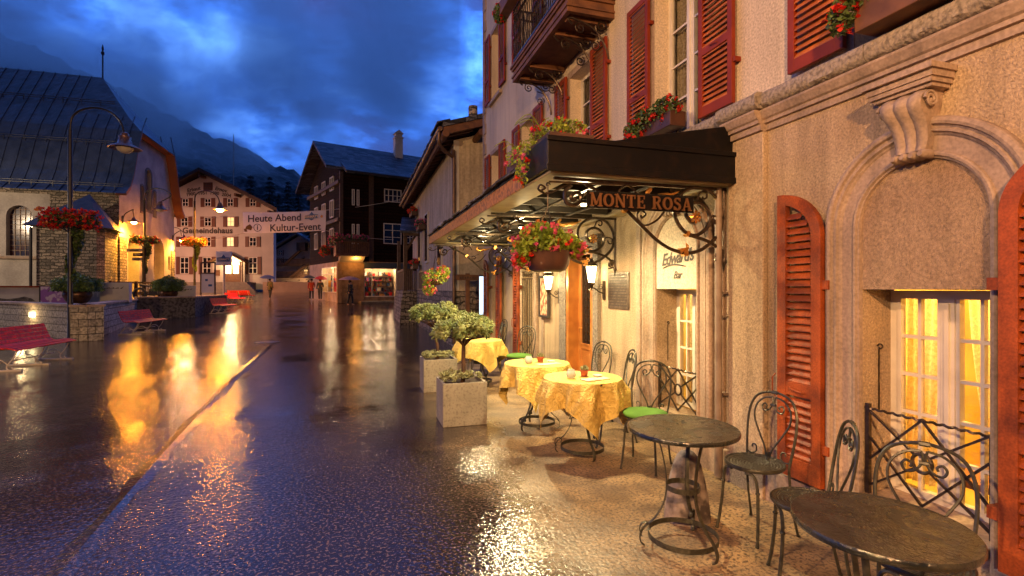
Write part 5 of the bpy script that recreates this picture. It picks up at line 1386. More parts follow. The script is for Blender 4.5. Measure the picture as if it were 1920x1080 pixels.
# ------------------------------------------------------------------ street lamps with flower rings
def street_lamp(x, y, h, rz, label, lit, col=SODIUM, e=0, ring=None, flm=None, z0=None, trailing=True, arm=1.65, gm=None):
    z0 = ground_z(x, y) if z0 is None else z0
    o = empty('street_lamp', (x, y, z0), R(rz), label, 'street lamp', 'arched street lamps')
    mb = MB(); hs = h - .62
    mb.lathe([(.11,0),(.11,.08),(.075,.12),(.070,1.1),(.062,1.15),(.058,hs)], n=12)
    for z in (1.12, 2.2, hs*.55): mb.lathe([(.072,z),(.078,z+.02),(.072,z+.05)], n=12)
    mb.build('pole', M['lampmetal'], o, smooth=True)
    ar = cat([(0,0,hs),(.06,0,h-.25),(.32,0,h-.03),(.75,0,h+.04),(1.2,0,h-.08),(1.52,0,h-.38),(arm-.02,0,h-.75)], 5)
    MB().tube(ar, .034, 8).build('arm', M['lampmetal'], o, smooth=True)
    hd = MB().lathe([(.03,.02),(.10,-.02),(.11,-.10),(.16,-.12),(.15,-.22),(.17,-.25),(.19,-.34),(.42,-.46),(.43,-.48),(.40,-.475),(.18,-.37),(.1,-.3)], (0,0,0), 28, cap=False).build('lamp_shade', M['lampcopper'], o, smooth=True, loc=(arm, 0, h-.72))
    MB().lathe([(.001,-.62),(.10,-.60),(.18,-.54),(.22,-.46),(.18,-.38)], (0,0,0), 20, cap=False).build('lamp_glass', (gm or M['sodium']) if lit else M['lampoff'], hd, smooth=True)
    if lit: (spot if ring else point)('lamp_light', (arm, 0, h-.72-.66), e, col, .12, o)
    if ring:
        mb = MB(); mb.tube([(.55*math.cos(t*.3142), .55*math.sin(t*.3142), ring-.05) for t in range(20)], .02, 5, True)
        for k in range(4): a = k*1.57; mb.tube([(0,0,ring-.35),(.5*math.cos(a), .5*math.sin(a), ring-.06)], .015, 4)
        rg_ = mb.build('flower_ring', M['lampmetal'], o)
        lf = MB()
        blobs = [((.44*math.cos(a), .44*math.sin(a), ring+.06), (.28,.28,.24)) for a in [k*.785 for k in range(8)]]
        if trailing: blobs += [((.10*math.cos(k), .12+.08*math.sin(k), ring-.35-.26*k), (.20-.02*k,.2-.02*k,.24)) for k in range(6)]
        for c, rad in blobs:
            for p_ in cloud_pts(330, c, rad): lf.leaf(p_, .085)
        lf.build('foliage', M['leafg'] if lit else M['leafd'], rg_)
        for m_, cnt in (flm or [(M['red'], 85)]):
            f = MB()
            for _ in range(cnt):
                a = rnd.random()*6.28; q_ = .38 + .36*rnd.random()
                petals(f, (q_*math.cos(a), q_*math.sin(a), ring+.06+rnd.uniform(-.25,.26)), .065, 8)
            f.build('flower_heads', m_, rg_)
    return o
street_lamp(-8.27, 18.5, 7.0, -17, 'tall unlit arched street lamp with a red geranium ring before the block wall', False, ring=3.6, flm=[(M['red'], 260), (M['orange_fl'], 45)])
street_lamp(-10.12, 37.6, 6.9, -17, 'lit arched street lamp with an orange flower ring in the middle distance', True, SODIUM, 1500, ring=3.55, flm=[(M['orange_fl'], 300), (M['pink'], 30)], z0=.98)
street_lamp(-11.7, 34.1, 6.3, -17, 'unlit arched street lamp with direction signs in front of the church', False, ring=3.3, flm=[(M['red'], 60)], z0=1.0, arm=.9)
street_lamp(-22.5, 26.5, 6.2, 0, 'lit arched street lamp beyond the left edge beside the church wall', True, (1,.72,.45), 900, z0=1.0, gm=M['bulb'])
street_lamp(-18.2, 58, 6.6, 0, 'lit arched street lamp in the square between church and town hall', True, (1,.55,.28), 350, z0=1.0, gm=M['bulb'])
street_lamp(-25.5, 59, 6.6, 0, 'added arched street lamp, unseen behind the church nave, lighting the town hall', True, (1,.44,.24), 4200, z0=1.0, gm=M['bulb'])  # added out of sight to brighten the town hall front
street_lamp(-8.4, -1.5, 6.4, 0, 'added arched street lamp, out of view across the road, warming the hotel front', True, (1,.58,.27), 1900, z0=0, gm=M['bulb'])  # added out of view as warm fill on the hotel facade
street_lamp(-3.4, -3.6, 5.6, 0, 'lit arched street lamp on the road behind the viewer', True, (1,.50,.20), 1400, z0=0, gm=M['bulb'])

# ------------------------------------------------------------------ church
church = empty('church', (-12.9, 34.0, .9), 0, 'pale rendered church with a steep dark sheet metal roof and arched porch', 'church')
CW, CZ = 9.0, .9        # gable width along +y ; base height
def arch_poly(y0, y1, z0, zs, n=12):
    r = (y1-y0)/2; c = (y0+y1)/2
    return [(y0,z0)] + [(c - r*math.cos(math.pi*i/n), zs + r*math.sin(math.pi*i/n)) for i in range(n+1)] + [(y1,z0)]
def wall_with_arches(outline, arches):
    """planar polygon in (y,z) with arched holes, via triangulation"""
    from mathutils.geometry import tessellate_polygon
    loops = [[Vector((p[0], p[1], 0)) for p in outline]] + [[Vector((p[0], p[1], 0)) for p in a] for a in arches]
    tri = tessellate_polygon(loops); pts = [p for l in loops for p in l]
    return pts, tri
gab = [(0,0),(0,6.2),(.5,7.1),(1.1,8.7),(1.75,10.0),(7.25,10.0),(7.9,8.7),(8.5,7.1),(CW,6.2),(CW,0)]
arch = [arch_poly(1.15,2.75,.1,3.1), arch_poly(5.1,7.0,.1,3.1), arch_poly(.25,.72,2.0,2.9), arch_poly(7.75,8.2,2.0,2.8),
        arch_poly(3.75,4.65,5.7,7.9), arch_poly(2.95,3.4,5.5,6.9), arch_poly(5.0,5.45,5.5,6.9)]
pts, tri = wall_with_arches(gab, arch)
mb = MB(); mb.add([(0,p.x,p.y) for p in pts], [tuple(t) for t in tri])
for a in arch:
    for (y0, z0), (y1, z1) in zip(a, a[1:]+a[:1]): mb.quad((0,y0,z0),(-.6,y0,z0),(-.6,y1,z1),(0,y1,z1))
mb.build('gable_wall', M['church'], church)
MB().quad((-3,0,0),(-3,CW,0),(-3,CW,4.4),(-3,0,4.4)).quad((-.5,0,4.4),(-.5,CW,4.4),(-3,CW,4.4),(-3,0,4.4)).build('porch_wall', M['church'], church)
MB().box(-.44,-.4,2.8,5.6,5.3,8.6).build('pane', M['glass'], church)
mb = MB()
for a in arch[4:]:
    c = sum(p[0] for p in a)/len(a)
    big = [((p[0]-c)*1.32+c, p[1] + (.12 if p[1] > 6.5 else -.12)) for p in a]; k = len(a)
    mb.add([(.03,*p) for p in a] + [(.03,*p) for p in big] + [(0,*p) for p in big], [(i,(i+1)%k,k+(i+1)%k,k+i) for i in range(k)] + [(k+i,k+(i+1)%k,2*k+(i+1)%k,2*k+i) for i in range(k)])
mb.build('window_surround', M['granite'], church)
# side wall facing us, with the tall arched window
wn_ = arch_poly(-5.15,-4.0,2.45,4.6)
pts, tri = wall_with_arches([(-16,0),(-16,6.4),(0,6.4),(0,0)], [wn_])
mb = MB(); mb.add([(p.x,0,p.y) for p in pts], [tuple(t) for t in tri])
for (y0, z0), (y1, z1) in zip(wn_, wn_[1:]+wn_[:1]): mb.quad((y0,0,z0),(y0,.35,z0),(y1,.35,z1),(y1,0,z1))
mb.build('side_wall', M['church'], church)
stg = mat('stained_glass', (.05,.012,.018), .15, noise=(3,3,.45,.55), col2=(.02,.02,.06), spec=.8)
wv = MB().box(-5.2,-3.95,.33,.35,2.4,5.25).build('window', stg, church)
f = MB()
for k in range(1,5): f.box(-5.15+1.15*k/5-.012,-5.15+1.15*k/5+.012,.29,.325,2.45,5.1)
for k in range(9): f.box(-5.15,-4.0,.295,.322,2.75+k*.28-.012,2.75+k*.28+.012)
f.build('leading', M['trim'], wv); MB().box(-5.45,-3.7,-.14,.3,2.28,2.42).build('sill', M['trim'], wv)
mb = MB()
mb.box(-3.2,-.001,-.05,-.001,0,6.3); mb.box(.001,.05,-.04,.9,0,3.6); mb.box(.001,.05,CW-.7,CW,0,3.4); mb.box(-16,-.001,-.045,-.002,5.85,6.35)
mb.build('quoin', M['rubble'], church)
# porch lamps hang on the gable
# chapel
mb = MB(); mb.prism([(-2.35,-3.0),(.15,-3.0),(.32,-2.5),(-.06,-.06),(-2.35,-.06)], 0, 3.85, 'z'); mb.build('chapel_wall', M['rubble'], church)
ap = (-.85,-1.3,5.75); rf = [(-2.75,-3.4,3.80),(.4,-3.4,3.80),(.7,-2.4,3.80),(.25,-.06,3.80),(-2.75,-.02,3.80)]
mb = MB(); mb.add([ap]+rf, [(0,i+1,(i+1)%5+1) for i in range(5)]+[(5,4,3,2,1)]); mb.build('chapel_roof', M['chapelroof'], church)
MB().tube([(-2.5,-3.15,3.7),(-2.5,-3.15,0)], .06, 8).build('downpipe', M['lampmetal'], church)
# main roof, bell-cast with half hip; slopes broken into standing-seam strips
def church_roof():
    half = CW/2; prof = [(-.55,6.0),(-.0,6.42),(.5,7.3),(1.1,8.9),(1.7,10.15),(2.4,11.15),(half,14.1)]
    x0, x1 = -22, .55
    mb = MB()
    def strip(flip):
        P_ = [(CW-y if flip else y, z) for y, z in prof]
        # end x of every course (half hip trims the upper courses back)
        ends = [x1, x1, x1, x1, x1-.1, x1-1.0, -2.6]
        mb.add([(x0,y,z) for y, z in P_]+[(e,y,z) for (y, z), e in zip(P_, ends)], [(i,i+1,len(P_)+i+1,len(P_)+i) for i in range(len(P_)-1)])
        n = 0
        x = x0+.2
        while x < x1:
            for i in range(len(P_)-1):
                (ya, za), (yb, zb) = P_[i], P_[i+1]
                e0, e1 = ends[i], ends[i+1]; off = .05
                if x > min(e0, e1)-.02 and i == len(P_)-2: continue
                mb.bar((x,ya,za+off*.4),(x,yb,zb+off*.4),.045,.06)
            x += .62
        # snow guards
        for (i, t) in ((0,.75),(3,.1),(5,.25)):
            (ya, za), (yb, zb) = P_[i], P_[i+1]; y, z = ya+(yb-ya)*t, za+(zb-za)*t
            sg = -1 if not flip else 1; xe_ = ends[i]+(ends[i+1]-ends[i])*t-.3
            for dz in (.12,.24): mb.tube([(x0,y+sg*.05,z+dz),(xe_,y+sg*.05,z+dz)], .03, 5)
            xx = x0
            while xx < xe_: mb.box(xx-.02,xx+.02,y+sg*.05-.02,y+sg*.05+.02,z-.05,z+.26); xx += .95
    strip(False); strip(True)
    # half hip
    a = prof[-3]; mb.add([(x1-.1,a[0],a[1]),(x1-.1,CW-a[0],a[1]),(x1-1.0,CW-prof[-2][0],prof[-2][1]),(-2.6,half,14.1),(x1-1.0,prof[-2][0],prof[-2][1])], [(0,1,2,3,4)])
    mb.build('roof', M['rooflead'], church)
    # boarded soffit of the verge
    s = MB()
    for flip in (0,1):
        P_ = [(CW-y if flip else y, z-.12) for y, z in prof[:-2]]
        s.add([(-.02,y,z) for y, z in P_]+[(x1,y,z) for y, z in P_], [(i,i+1,len(P_)+i+1,len(P_)+i) for i in range(len(P_)-1)])
        s.add([(x1,y,z) for y, z in P_]+[(x1,y,z+.22) for y, z in P_], [(i,i+1,len(P_)+i+1,len(P_)+i) for i in range(len(P_)-1)])
    s.add([(-.02,a[0],a[1]-.12),(x1,a[0],a[1]-.12),(x1,CW-a[0],a[1]-.12),(-.02,CW-a[0],a[1]-.12)], [(0,1,2,3)])
    s.build('verge_board', mat('verge_wood', (.28,.10,.04), .6, bump=(14,.4,.01)), church)
    f = MB(); f.tube([(-2.6,half,14.0),(-2.6,half,15.7)], .045, 6); f.lathe([(.02,15.7),(.09,15.8),(.10,15.9),(.04,16.0),(.07,16.15),(.02,16.4)], (-2.6,half,-.2), 10); f.build('finial', M['lampmetal'], church)
    MB().add([(-22,0,0),(-22,CW,0),(-22,CW,6.2),(-22,half,14.0),(-22,0,6.2)], [(0,1,2,3,4)]).build('rear_wall', M['church'], church)
church_roof()
def wall_lamp(x, y, z, l, e, label, rz=0):
    o = empty('wall_lamp', (x, y, z), R(rz), label, 'wall lamp', 'lit wall lamps on the church')
    MB().tube(cat([(0,0,0),(.12,0,.35),(.5,0,.62),(.85 if l > .8 else .5,0,.52),(l,0,.15)],5), .03, 6).tube([(0,0,-.2),(0,0,.25)], .04, 6).build('arm', M['lampmetal'], o)
    s = MB().lathe([(.05,.0),(.10,-.05),(.14,-.14),(.34,-.26),(.33,-.28),(.12,-.18)], (l,0,.15), 20, cap=False).build('lamp_shade', M['lampcopper'], o)
    MB().lathe([(.001,-.36),(.10,-.34),(.14,-.26),(.1,-.2)], (l,0,.15), 16, cap=False).build('lamp_glass', M['sodium'], s)
    spot('lamp_light', (l, 0, -.24), e, (1,.46,.05), .08, o, 165)
wall_lamp(-12.85, 34.3, 5.5, .55, 700, 'lit arched wall lamp on the near corner of the church gable')
wall_lamp(-12.85, 42.6, 5.2, .55, 600, 'lit arched wall lamp on the far corner of the church gable')

# direction signs beside the unlit lamp, posts
o = empty('direction_sign', (-11.55, 33.4, .98), R(-17), 'slim post with small pale direction boards in front of the church porch', 'sign')
mb = MB(); mb.tube([(0,0,0),(0,0,3.0)], .03, 8); mb.build('post', M['lampmetal'], o)
for z, l, m_ in ((2.75,.9,M['whitewall']),(2.5,.55,M['blackpaint']),(2.25,.6,M['whitewall'])):
    b_ = MB().box(-l,.0,-.02,.02,z-.09,z+.09).build('board', m_, o)
    MB().box(-l*.8,-l*.25,-.026,-.021,z-.03,z+.03).build('lettering', M['blackpaint'] if m_ is M['whitewall'] else M['whitewall'], b_)

# ------------------------------------------------------------------ town hall at the end of the street
fc, fs = math.cos(YAW), math.sin(YAW)
def fwd_frame(px, t, z=0):
    u = (px-960)/950; return (t*(fs+u*fc), t*(fc-u*fs), z)
TH = fwd_frame(385, 62, 1.05)
town = empty('town_hall', TH, -YAW, 'pale four storey town hall with brown shutters and painted lettering under the gable', 'town hall')
Hh = 8.35
front = [(-Hh,0),(-Hh,9.9),(0,14.1),(Hh,9.9),(Hh,0)]
MB().prism(front, 0, 12, 'y').build('wall', M['town'], town)
mb = MB()
for sg in (-1,1):
    mb.add([(sg*(Hh+1.0),-1.3,9.45),(0,-1.3,14.25),(0,13,14.25),(sg*(Hh+1.0),13,9.45),(sg*(Hh+1.0),-1.3,9.8),(0,-1.3,14.65),(0,13,14.65),(sg*(Hh+1.0),13,9.8)], [(0,1,2,3),(7,6,5,4),(0,4,5,1),(0,3,7,4),(2,6,7,3)])
mb.build('roof', M['olddark'], town)
mb = MB()
for x, z in ((0,13.9),(-4.3,11.6),(4.3,11.6),(-8.3,9.55),(8.3,9.55)): mb.box(x-.12,x+.12,-1.25,.2,z-.35,z-.02)
mb.build('purlin', M['brownwood'], town)
def th_window(x, z, w, h, lit, big=False, par=town, sh=.42, sm=M['shutbrown']):
    f = MB(); f.box(x-w/2,x+w/2,-.04,.02,z-h/2,z+h/2); o = f.build('window', M['shutbrown'], par)
    MB().box(x-w/2+.08,x+w/2-.08,-.055,-.041,z-h/2+.08,z+h/2-.08).build('pane', M['litpane'] if lit else M['glass'], o)
    g = MB()
    for q_ in (-w/2+.08, 0, w/2-.08): g.box(x+q_-.035,x+q_+.035,-.075,-.056,z-h/2+.05,z+h/2-.05)
    for k in range(4 if big else 3): zz = z-h/2+.08+(h-.16)*k/(3 if big else 2); g.box(x-w/2+.06,x+w/2-.06,-.072,-.057,zz-.03,zz+.03)
    g.build('glazing_bars', M['white'], o)
    for sg in (-1,1):
        MB().box(x+sg*(w/2+sh/2+.03)-sh/2, x+sg*(w/2+sh/2+.03)+sh/2, -.10,-.03,z-h/2-.03,z+h/2+.03).build('shutter', sm, par)
for o_ in town.children:
    if o_.name.split('.')[0] in ('wall', 'roof'):
        for v_ in o_.data.vertices: v_.co.x -= .44*max(0, v_.co.y)
rows = ((10.75, .85, 1.0, ((-5.1,0),(-2.4,0),(.35,0),(3.1,0),(5.85,0))), (8.4, .95, 1.15, ((-5.2,0),(-2.5,0),(.35,0),(3.15,1))), (5.95, .95, 1.15, ((-5.3,0),(-2.6,0),(.3,0),(3.1,1),(5.85,0))))
for z, w, h, xs in rows:
    for x, lit in xs: th_window(x, z-.1, w, h*1.05, lit)
for x in (-5.3,-2.5,.25,5.85): th_window(x, 2.95, 1.15, 2.1, False, True)
text("Gemeindehaus", 'lettering', .98, M['blackpaint'], town, MY(.3, -.05, 7.2), .01, .0, .03, space=1.05)
text("Erbaut", 'lettering', .62, M['blackpaint'], town, MY(-1.4, -.05, 12.25, R(12)), .01, .1, .01)
text("Ernov.", 'lettering', .62, M['blackpaint'], town, MY(2.0, -.05, 12.2, R(-14)), .01, .1, .01)
for i, (s_, x, z, a) in enumerate((("1900",-1.75,11.6,8),("1951",-.3,11.75,3),("1980",1.15,11.72,-4),("2004",2.6,11.5,-9))):
    text(s_, 'lettering', .58, M['blackpaint'], town, MY(x, -.05, z+.05, R(a)), .01, 0, .008)
mb = MB(); mb.box(-.2,.9,-.08,-.01,12.1,13.1); mb.build('attic_hatch', M['shutbrown'], town)
mb = MB(); 
for k in range(3): mb.box(-.08,.78,-.10,-.085,12.2+k*.29,12.4+k*.29)
mb.build('louvre', M['olddark'], town)
# door porch
MB().prism([(1.05,0),(1.05,3.3),(3.1,4.3),(5.0,3.3),(5.0,0)], -.35, -.01, 'y').build('porch_wall', M['town'], town)
mb = MB(); mb.bar((.8,-.6,3.3),(3.1,-.6,4.5),.9,.14); mb.bar((5.4,-.6,3.3),(3.1,-.6,4.5),.9,.14); mb.box(4.85,4.95,-.75,-.6,0,3.4); mb.build('porch_roof', M['brownwood'], town)
dd = MB().box(2.55,4.5,-.42,-.36,.95,3.4).build('door', M['brownwood'], town)
MB().box(2.65,4.4,-.45,-.43,3.0,3.3).box(2.75,3.4,-.45,-.43,1.95,2.9).box(3.65,4.3,-.45,-.43,1.95,2.9).build('pane', mat('lit_door_glass', (.8,.7,.4), .4, emit=(1,.75,.3), es=3), dd)
MB().box(1.3,2.0,-.42,-.36,1.7,2.4).build('notice_case', M['brownwood'], town)
point('porch_light', (3.5,-1.0,3.5), 260, (1,.7,.3), .1, town)
st = empty('stone_stairs', TH, -YAW, 'broad stone steps rising to the lit town hall door', 'steps')
mb = MB()
for k in range(6): mb.box(-1.2-.3*k, 6.4+.45*k, -3.4-.5*k+.9, -.4 if k == 0 else -3.4-.5*(k-1)+.899, -.6, .95-.2*k)
mb.build('step', M['step'], st); st.location.z += .30
town.location.z += .35
st2 = tag(MB().box(8.6,14.4,-3.2,-2.8,-.3,1.25).build('garden_wall', mat('orange_wall', (.45,.30,.20), .85, noise=(1,4,.4,.7), col2=(.35,.22,.14))), 'low rendered wall right of the town hall steps', 'wall')
st2.location = TH; st2.rotation_euler.z = -YAW
# chalet behind, right of the town hall
FC = fwd_frame(560, 82, 1.3)
ch = empty('chalet', FC, -YAW, 'pale far chalet with dark timber balconies and stair between town hall and shops', 'chalet')
MB().prism([(-4.2,0),(-4.2,6.2),(0,8.7),(4.2,6.2),(4.2,0)], 0, 9, 'y').build('wall', M['town'], ch)
mb = MB()
for sg in (-1,1): mb.add([(sg*5,-1.2,5.9),(0,-1.2,8.9),(0,10,8.9),(sg*5,10,5.9),(sg*5,-1.2,6.2),(0,-1.2,9.25),(0,10,9.25),(sg*5,10,6.2)], [(0,1,2,3),(7,6,5,4),(0,4,5,1),(0,3,7,4)])
mb.build('roof', M['rooflead'], ch)
for z in (1.9, 3.9):
    b_ = MB().box(-4.3,4.3,-1.2,0,z,z+.15).build('balcony', M['olddark'], ch)
    g = MB(); g.box(-4.3,4.3,-1.24,-1.18,z+.95,z+1.05)
    for k in range(44): g.box(-4.25+k*.195,-4.12+k*.195,-1.22,-1.19,z+.15,z+.95)
    g.build('balustrade', M['olddark'], b_)
mb = MB(); mb.bar((-1.8,-.9,4.1),(.6,-.9,6.3),.9,.25); mb.bar((-1.0,-.9,2.0),(1.6,-.9,3.9),.9,.25); mb.box(.1,1.5,-1.1,-.02,6.3,7.6); mb.build('stair', M['olddark'], ch)
point('chalet_lamp_fill', (1.5,-2.6,1.6), 160, (1,.5,.2), .1, ch); point('chalet_lamp_fill', (-6,-9,6.5), 4200, (.9,.7,.75), .2, ch)  # low one is the orange base lamp; high one is added fill for the walls
for x, z, l in ((-2.9,6.0,0),(-2.9,4.8,0),(3.0,6.0,0),(3.0,4.8,0),(1.2,2.9,1),(-2.4,.9,0),(1.9,.9,0),(3.1,.9,0)):
    th_window(x, z, .75, .9, l, par=ch, sh=.08)

# ------------------------------------------------------------------ dark timber shop chalet
SH = (-1.12, 39.66, .50)
shop = empty('timber_house', SH, R(10), 'dark log house with slate roof, white windows and lit ground floor shop windows', 'house')
gx, gy = -1.35, 9.0       # skewed gable line (local)
EZ, RZ = 9.75, 12.9
def G(f, z, off=0):        # point on the gable face, f = 0 near corner .. 1 far corner
    return (gx*f - off*.99, gy*f - off*.15, z)
mb = MB(); L_ = 9.0
mb.quad((0,0,3.1),(0,0,EZ),(L_,0,EZ),(L_,0,3.1))
mb.add([G(0,3.1),G(0,EZ),G(.5,RZ-.2),G(1,EZ),G(1,3.1)], [(0,1,2,3,4)])
mb.quad((L_,0,0),(L_,0,EZ),(L_-1.3,9,EZ),(L_-1.3,9,0)); mb.quad(G(1,0),G(1,EZ),(L_-1.3,9,EZ),(L_-1.3,9,0))
mb.build('timber_wall', M['darkwood'], shop)
mb = MB()
stone = mat('shop_stone', (.30,.20,.12), .85, noise=(3,5,.4,.7), col2=(.18,.11,.06), bump=(8,.7,.03,5))
# ground floor: piers, plinths and soffit around the recessed shop windows
mb.box(-.25,1.62,-.25,.6,0,3.1); mb.box(1.62,4.15,0,.2,0,.42); mb.box(4.15,L_,0,.3,0,3.1); mb.box(1.62,4.15,.0,.3,2.85,3.1)
mb.build('ground_floor_wall', stone, shop)
mb = MB(); gp = [G(0,0),G(1,0),G(1,3.1),G(0,3.1)]
mb.add([G(.05,0,.02),G(1,0,.02),G(1,.75,.02),G(.05,.75,.02)], [(0,1,2,3)]); mb.add([G(.55,.75,.02),G(1,.75,.02),G(1,3.1,.02),G(.55,3.1,.02)], [(0,1,2,3)]); mb.add([G(.0,2.75,.02),G(.55,2.75,.02),G(.55,3.1,.02),G(.0,3.1,.02)], [(0,1,2,3)])
mb.build('ground_floor_wall', M['trim'], shop)
def shopfront(xa, xb, name_pts):
    pass
litroom = mat('shop_interior', (.65,.52,.36), .8, noise=(2.5,4,.4,.6), col2=(.5,.36,.24))
mb = MB(); mb.quad((1.62,1.6,.4),(4.15,1.6,.4),(4.15,1.6,2.85),(1.62,1.6,2.85)).quad((1.62,.2,.42),(4.15,.2,.42),(4.15,1.6,.42),(1.62,1.6,.42)).quad((1.62,.2,2.84),(4.15,.2,2.84),(4.15,1.6,2.84),(1.62,1.6,2.84))
mb.quad((1.62,.2,.42),(1.62,1.6,.42),(1.62,1.6,2.84),(1.62,.2,2.84)).quad((4.15,.2,.42),(4.15,1.6,.42),(4.15,1.6,2.84),(4.15,.2,2.84)); rm = mb.build('shop_room', litroom, shop)
for k in range(3): point('shop_light', (2.0+k*.9,.7,2.6), 20, (1,.72,.42), .06, shop)
cols = [M['red'], M['whitewall'], M['blackpaint'], M['pink'], M['gold'], M['olddark'], M['blue'], M['paper']]
for m_ in cols:
    g = MB()
    for _ in range(26):
        x = rnd.uniform(1.75,4.0); z = rnd.choice((.45,.45,.85,1.25,1.65,2.05)); y = rnd.uniform(.3,1.2) if z < .5 else rnd.uniform(.95,1.45); s = rnd.uniform(.04,.13)
        g.box(x-s,x+s,y-s*.6,y+s*.6,z,z+rnd.uniform(.1,.33))
    g.build('shop_goods', m_, rm)
g = MB()
for z in (.82,1.22,1.62,2.02): g.box(1.65,4.12,.9,1.55,z,z+.02)
g.build('shelf', M['brownwood'], rm)
fr = MB(); fr.box(1.62,1.70,-.02,.06,.42,2.85); fr.box(4.07,4.15,-.02,.06,.42,2.85); fr.box(1.7,4.07,-.02,.06,2.75,2.85); fr.box(1.7,4.07,-.02,.06,.42,.5); fr.box(2.2,2.26,-.02,.06,.5,2.75)
sw = fr.build('shop_window', M['white'], shop); MB().quad((1.7,.012,.5),(4.07,.012,.5),(4.07,.012,2.75),(1.7,.012,2.75)).build('pane', M['clear'], sw)
MB().box(1.55,6.8,-.55,-.01,2.92,3.0).box(1.55,6.8,-.57,-.55,2.55,2.98).build('awning', mat('awning_blue', (.05,.07,.085), .7), shop)
# side shop window on the gable face
g0, g1 = .06, .55
mb = MB(); mb.add([G(g0,.75,-.9),G(g1,.75,-.9),G(g1,2.75,-.9),G(g0,2.75,-.9)], [(0,1,2,3)]); mb.add([G(g0,2.74,0),G(g1,2.74,0),G(g1,2.74,-.9),G(g0,2.74,-.9)], [(0,1,2,3)]); mb.add([G(g0,.76,0),G(g1,.76,0),G(g1,.76,-.9),G(g0,.76,-.9)], [(0,1,2,3)]); mb.add([G(g0,.75,0),G(g0,.75,-.9),G(g0,2.75,-.9),G(g0,2.75,0)], [(0,1,2,3)]); mb.add([G(g1,.75,0),G(g1,.75,-.9),G(g1,2.75,-.9),G(g1,2.75,0)], [(0,1,2,3)])
rm2 = mb.build('shop_room', litroom, shop)
for f_ in (.16,.42): point('shop_light', G(f_,2.45,-.35), 22, (1,.78,.45), .06, shop)
for m_ in (M['red'], M['blackpaint'], M['pink'], M['blue'], M['gold']):
    g = MB()
    for _ in range(12):
        p_ = G(rnd.uniform(.09,.52), 0, -.3-.45*rnd.random()); s = rnd.uniform(.05,.15); z = rnd.choice((.8,1.2,1.7)); g.box(p_[0]-s,p_[0]+s,p_[1]-s,p_[1]+s,z,z+rnd.uniform(.15,.5))
    g.build('shop_goods', m_, rm2)
fr = MB()
for f_ in (g0,.22,.38,g1): fr.bar(G(f_,.75,.03),G(f_,2.75,.03),.07)
for z in (.78,2.2,2.72): fr.bar(G(g0,z,.03),G(g1,z,.03),.06)
fr.build('shop_window', M['white'], shop)
# roof with a step in the eaves
mb = MB(); ex = .9
def roofslab(p, th):
    q_ = [(a, b2, c-th) for a, b2, c in p]; mb.add(list(p)+q_, [(0,1,2,3),(7,6,5,4),(0,4,5,1),(1,5,6,2),(2,6,7,3),(3,7,4,0)])
apx = G(.5, RZ); apx2 = (L_+.2, 4.3, RZ-.3)
roofslab([(-1.1,-.15,EZ+.35),(9.2,-.15,EZ+.15),apx2,(apx[0]-.9,apx[1]-.4,RZ)], .22)
roofslab([(.15,-1.35,EZ-.15),(9.2,-1.35,EZ-.35),(9.2,.6,EZ+.62),(.05,.6,EZ+.85)], .2)
roofslab([(apx[0]-.9,apx[1]-.4,RZ),apx2,(L_-1,9.8,EZ),(gx-1.1,10.1,EZ)], .22)
rf_ = mb.build('roof', M['slate'], shop)
MB().bar((.15,-1.38,EZ-.2),(9.2,-1.38,EZ-.42),.12).build('gutter', M['lampmetal'], rf_)
c_ = MB(); c_.box(4.85,5.5,3.3,4.0,12.0,13.8); c_.box(4.8,5.55,3.25,4.05,13.8,13.9); c_.prism([(4.8,14.2),(5.55,14.2),(5.17,14.5)],3.25,4.05,'y'); c_.box(4.9,5.45,3.35,3.95,13.9,14.2)
c_.build('chimney', M['whitewall'], rf_)
def frame_win(x0, x1, z0, z1, cols, rows_, par=shop, y=-.06):
    f = MB(); w = .07
    f.box(x0,x0+w,y,y+.08,z0,z1); f.box(x1-w,x1,y,y+.08,z0,z1); f.box(x0+w,x1-w,y,y+.08,z0,z0+w); f.box(x0+w,x1-w,y,y+.08,z1-w,z1)
    for k in range(1,cols): x = x0+(x1-x0)*k/cols; f.box(x-.03,x+.03,y+.005,y+.07,z0+w,z1-w)
    for k in range(1,rows_): z = z0+(z1-z0)*k/rows_; f.box(x0+w,x1-w,y+.01,y+.065,z-.02,z+.02)
    o = f.build('window', M['white'], par); MB().box(x0+w,x1-w,y+.04,y+.055,z0+w,z1-w).build('pane', M['glass'], o)
frame_win(3.15,4.5,7.75,8.75,4,2); frame_win(4.9,6.3,7.75,8.75,4,2); frame_win(3.1,4.5,4.5,6.1,2,3); frame_win(4.75,5.6,4.6,6.0,2,3)
for x in (.75,1.1):
    frame_win(x,x+.2,7.3,8.5,1,1); frame_win(x,x+.2,4.4,5.9,1,1)
# windows on the skewed gable
for f_, w in ((.25,.05),(.5,.05),(.75,.05)):
    for z0, z1 in ((4.4,5.7),(6.6,7.9),(8.7,9.7)):
        m = MB()
        for q_ in (f_-w, f_, f_+w): m.bar(G(q_,z0,.05),G(q_,z1,.05),.09)
        m.bar(G(f_-w,z0,.05),G(f_+w,z0,.05),.08); m.bar(G(f_-w,z1,.05),G(f_+w,z1,.05),.08)
        o = m.build('window', M['white'], shop)
        MB().add([G(f_-w,z0,.03),G(f_+w,z0,.03),G(f_+w,z1,.03),G(f_-w,z1,.03)], [(0,1,2,3)]).build('pane', M['glass'], o)
mb = MB(); mb.box(2.0,2.35,-.12,.0,3.1,EZ); mb.box(-.12,.12,-.12,.12,3.1,EZ); 
for z in (6.2,9.0): mb.bar(G(0,z,.12),G(1,z,.12),.25)
mb.build('corner_post', M['olddark'], shop)
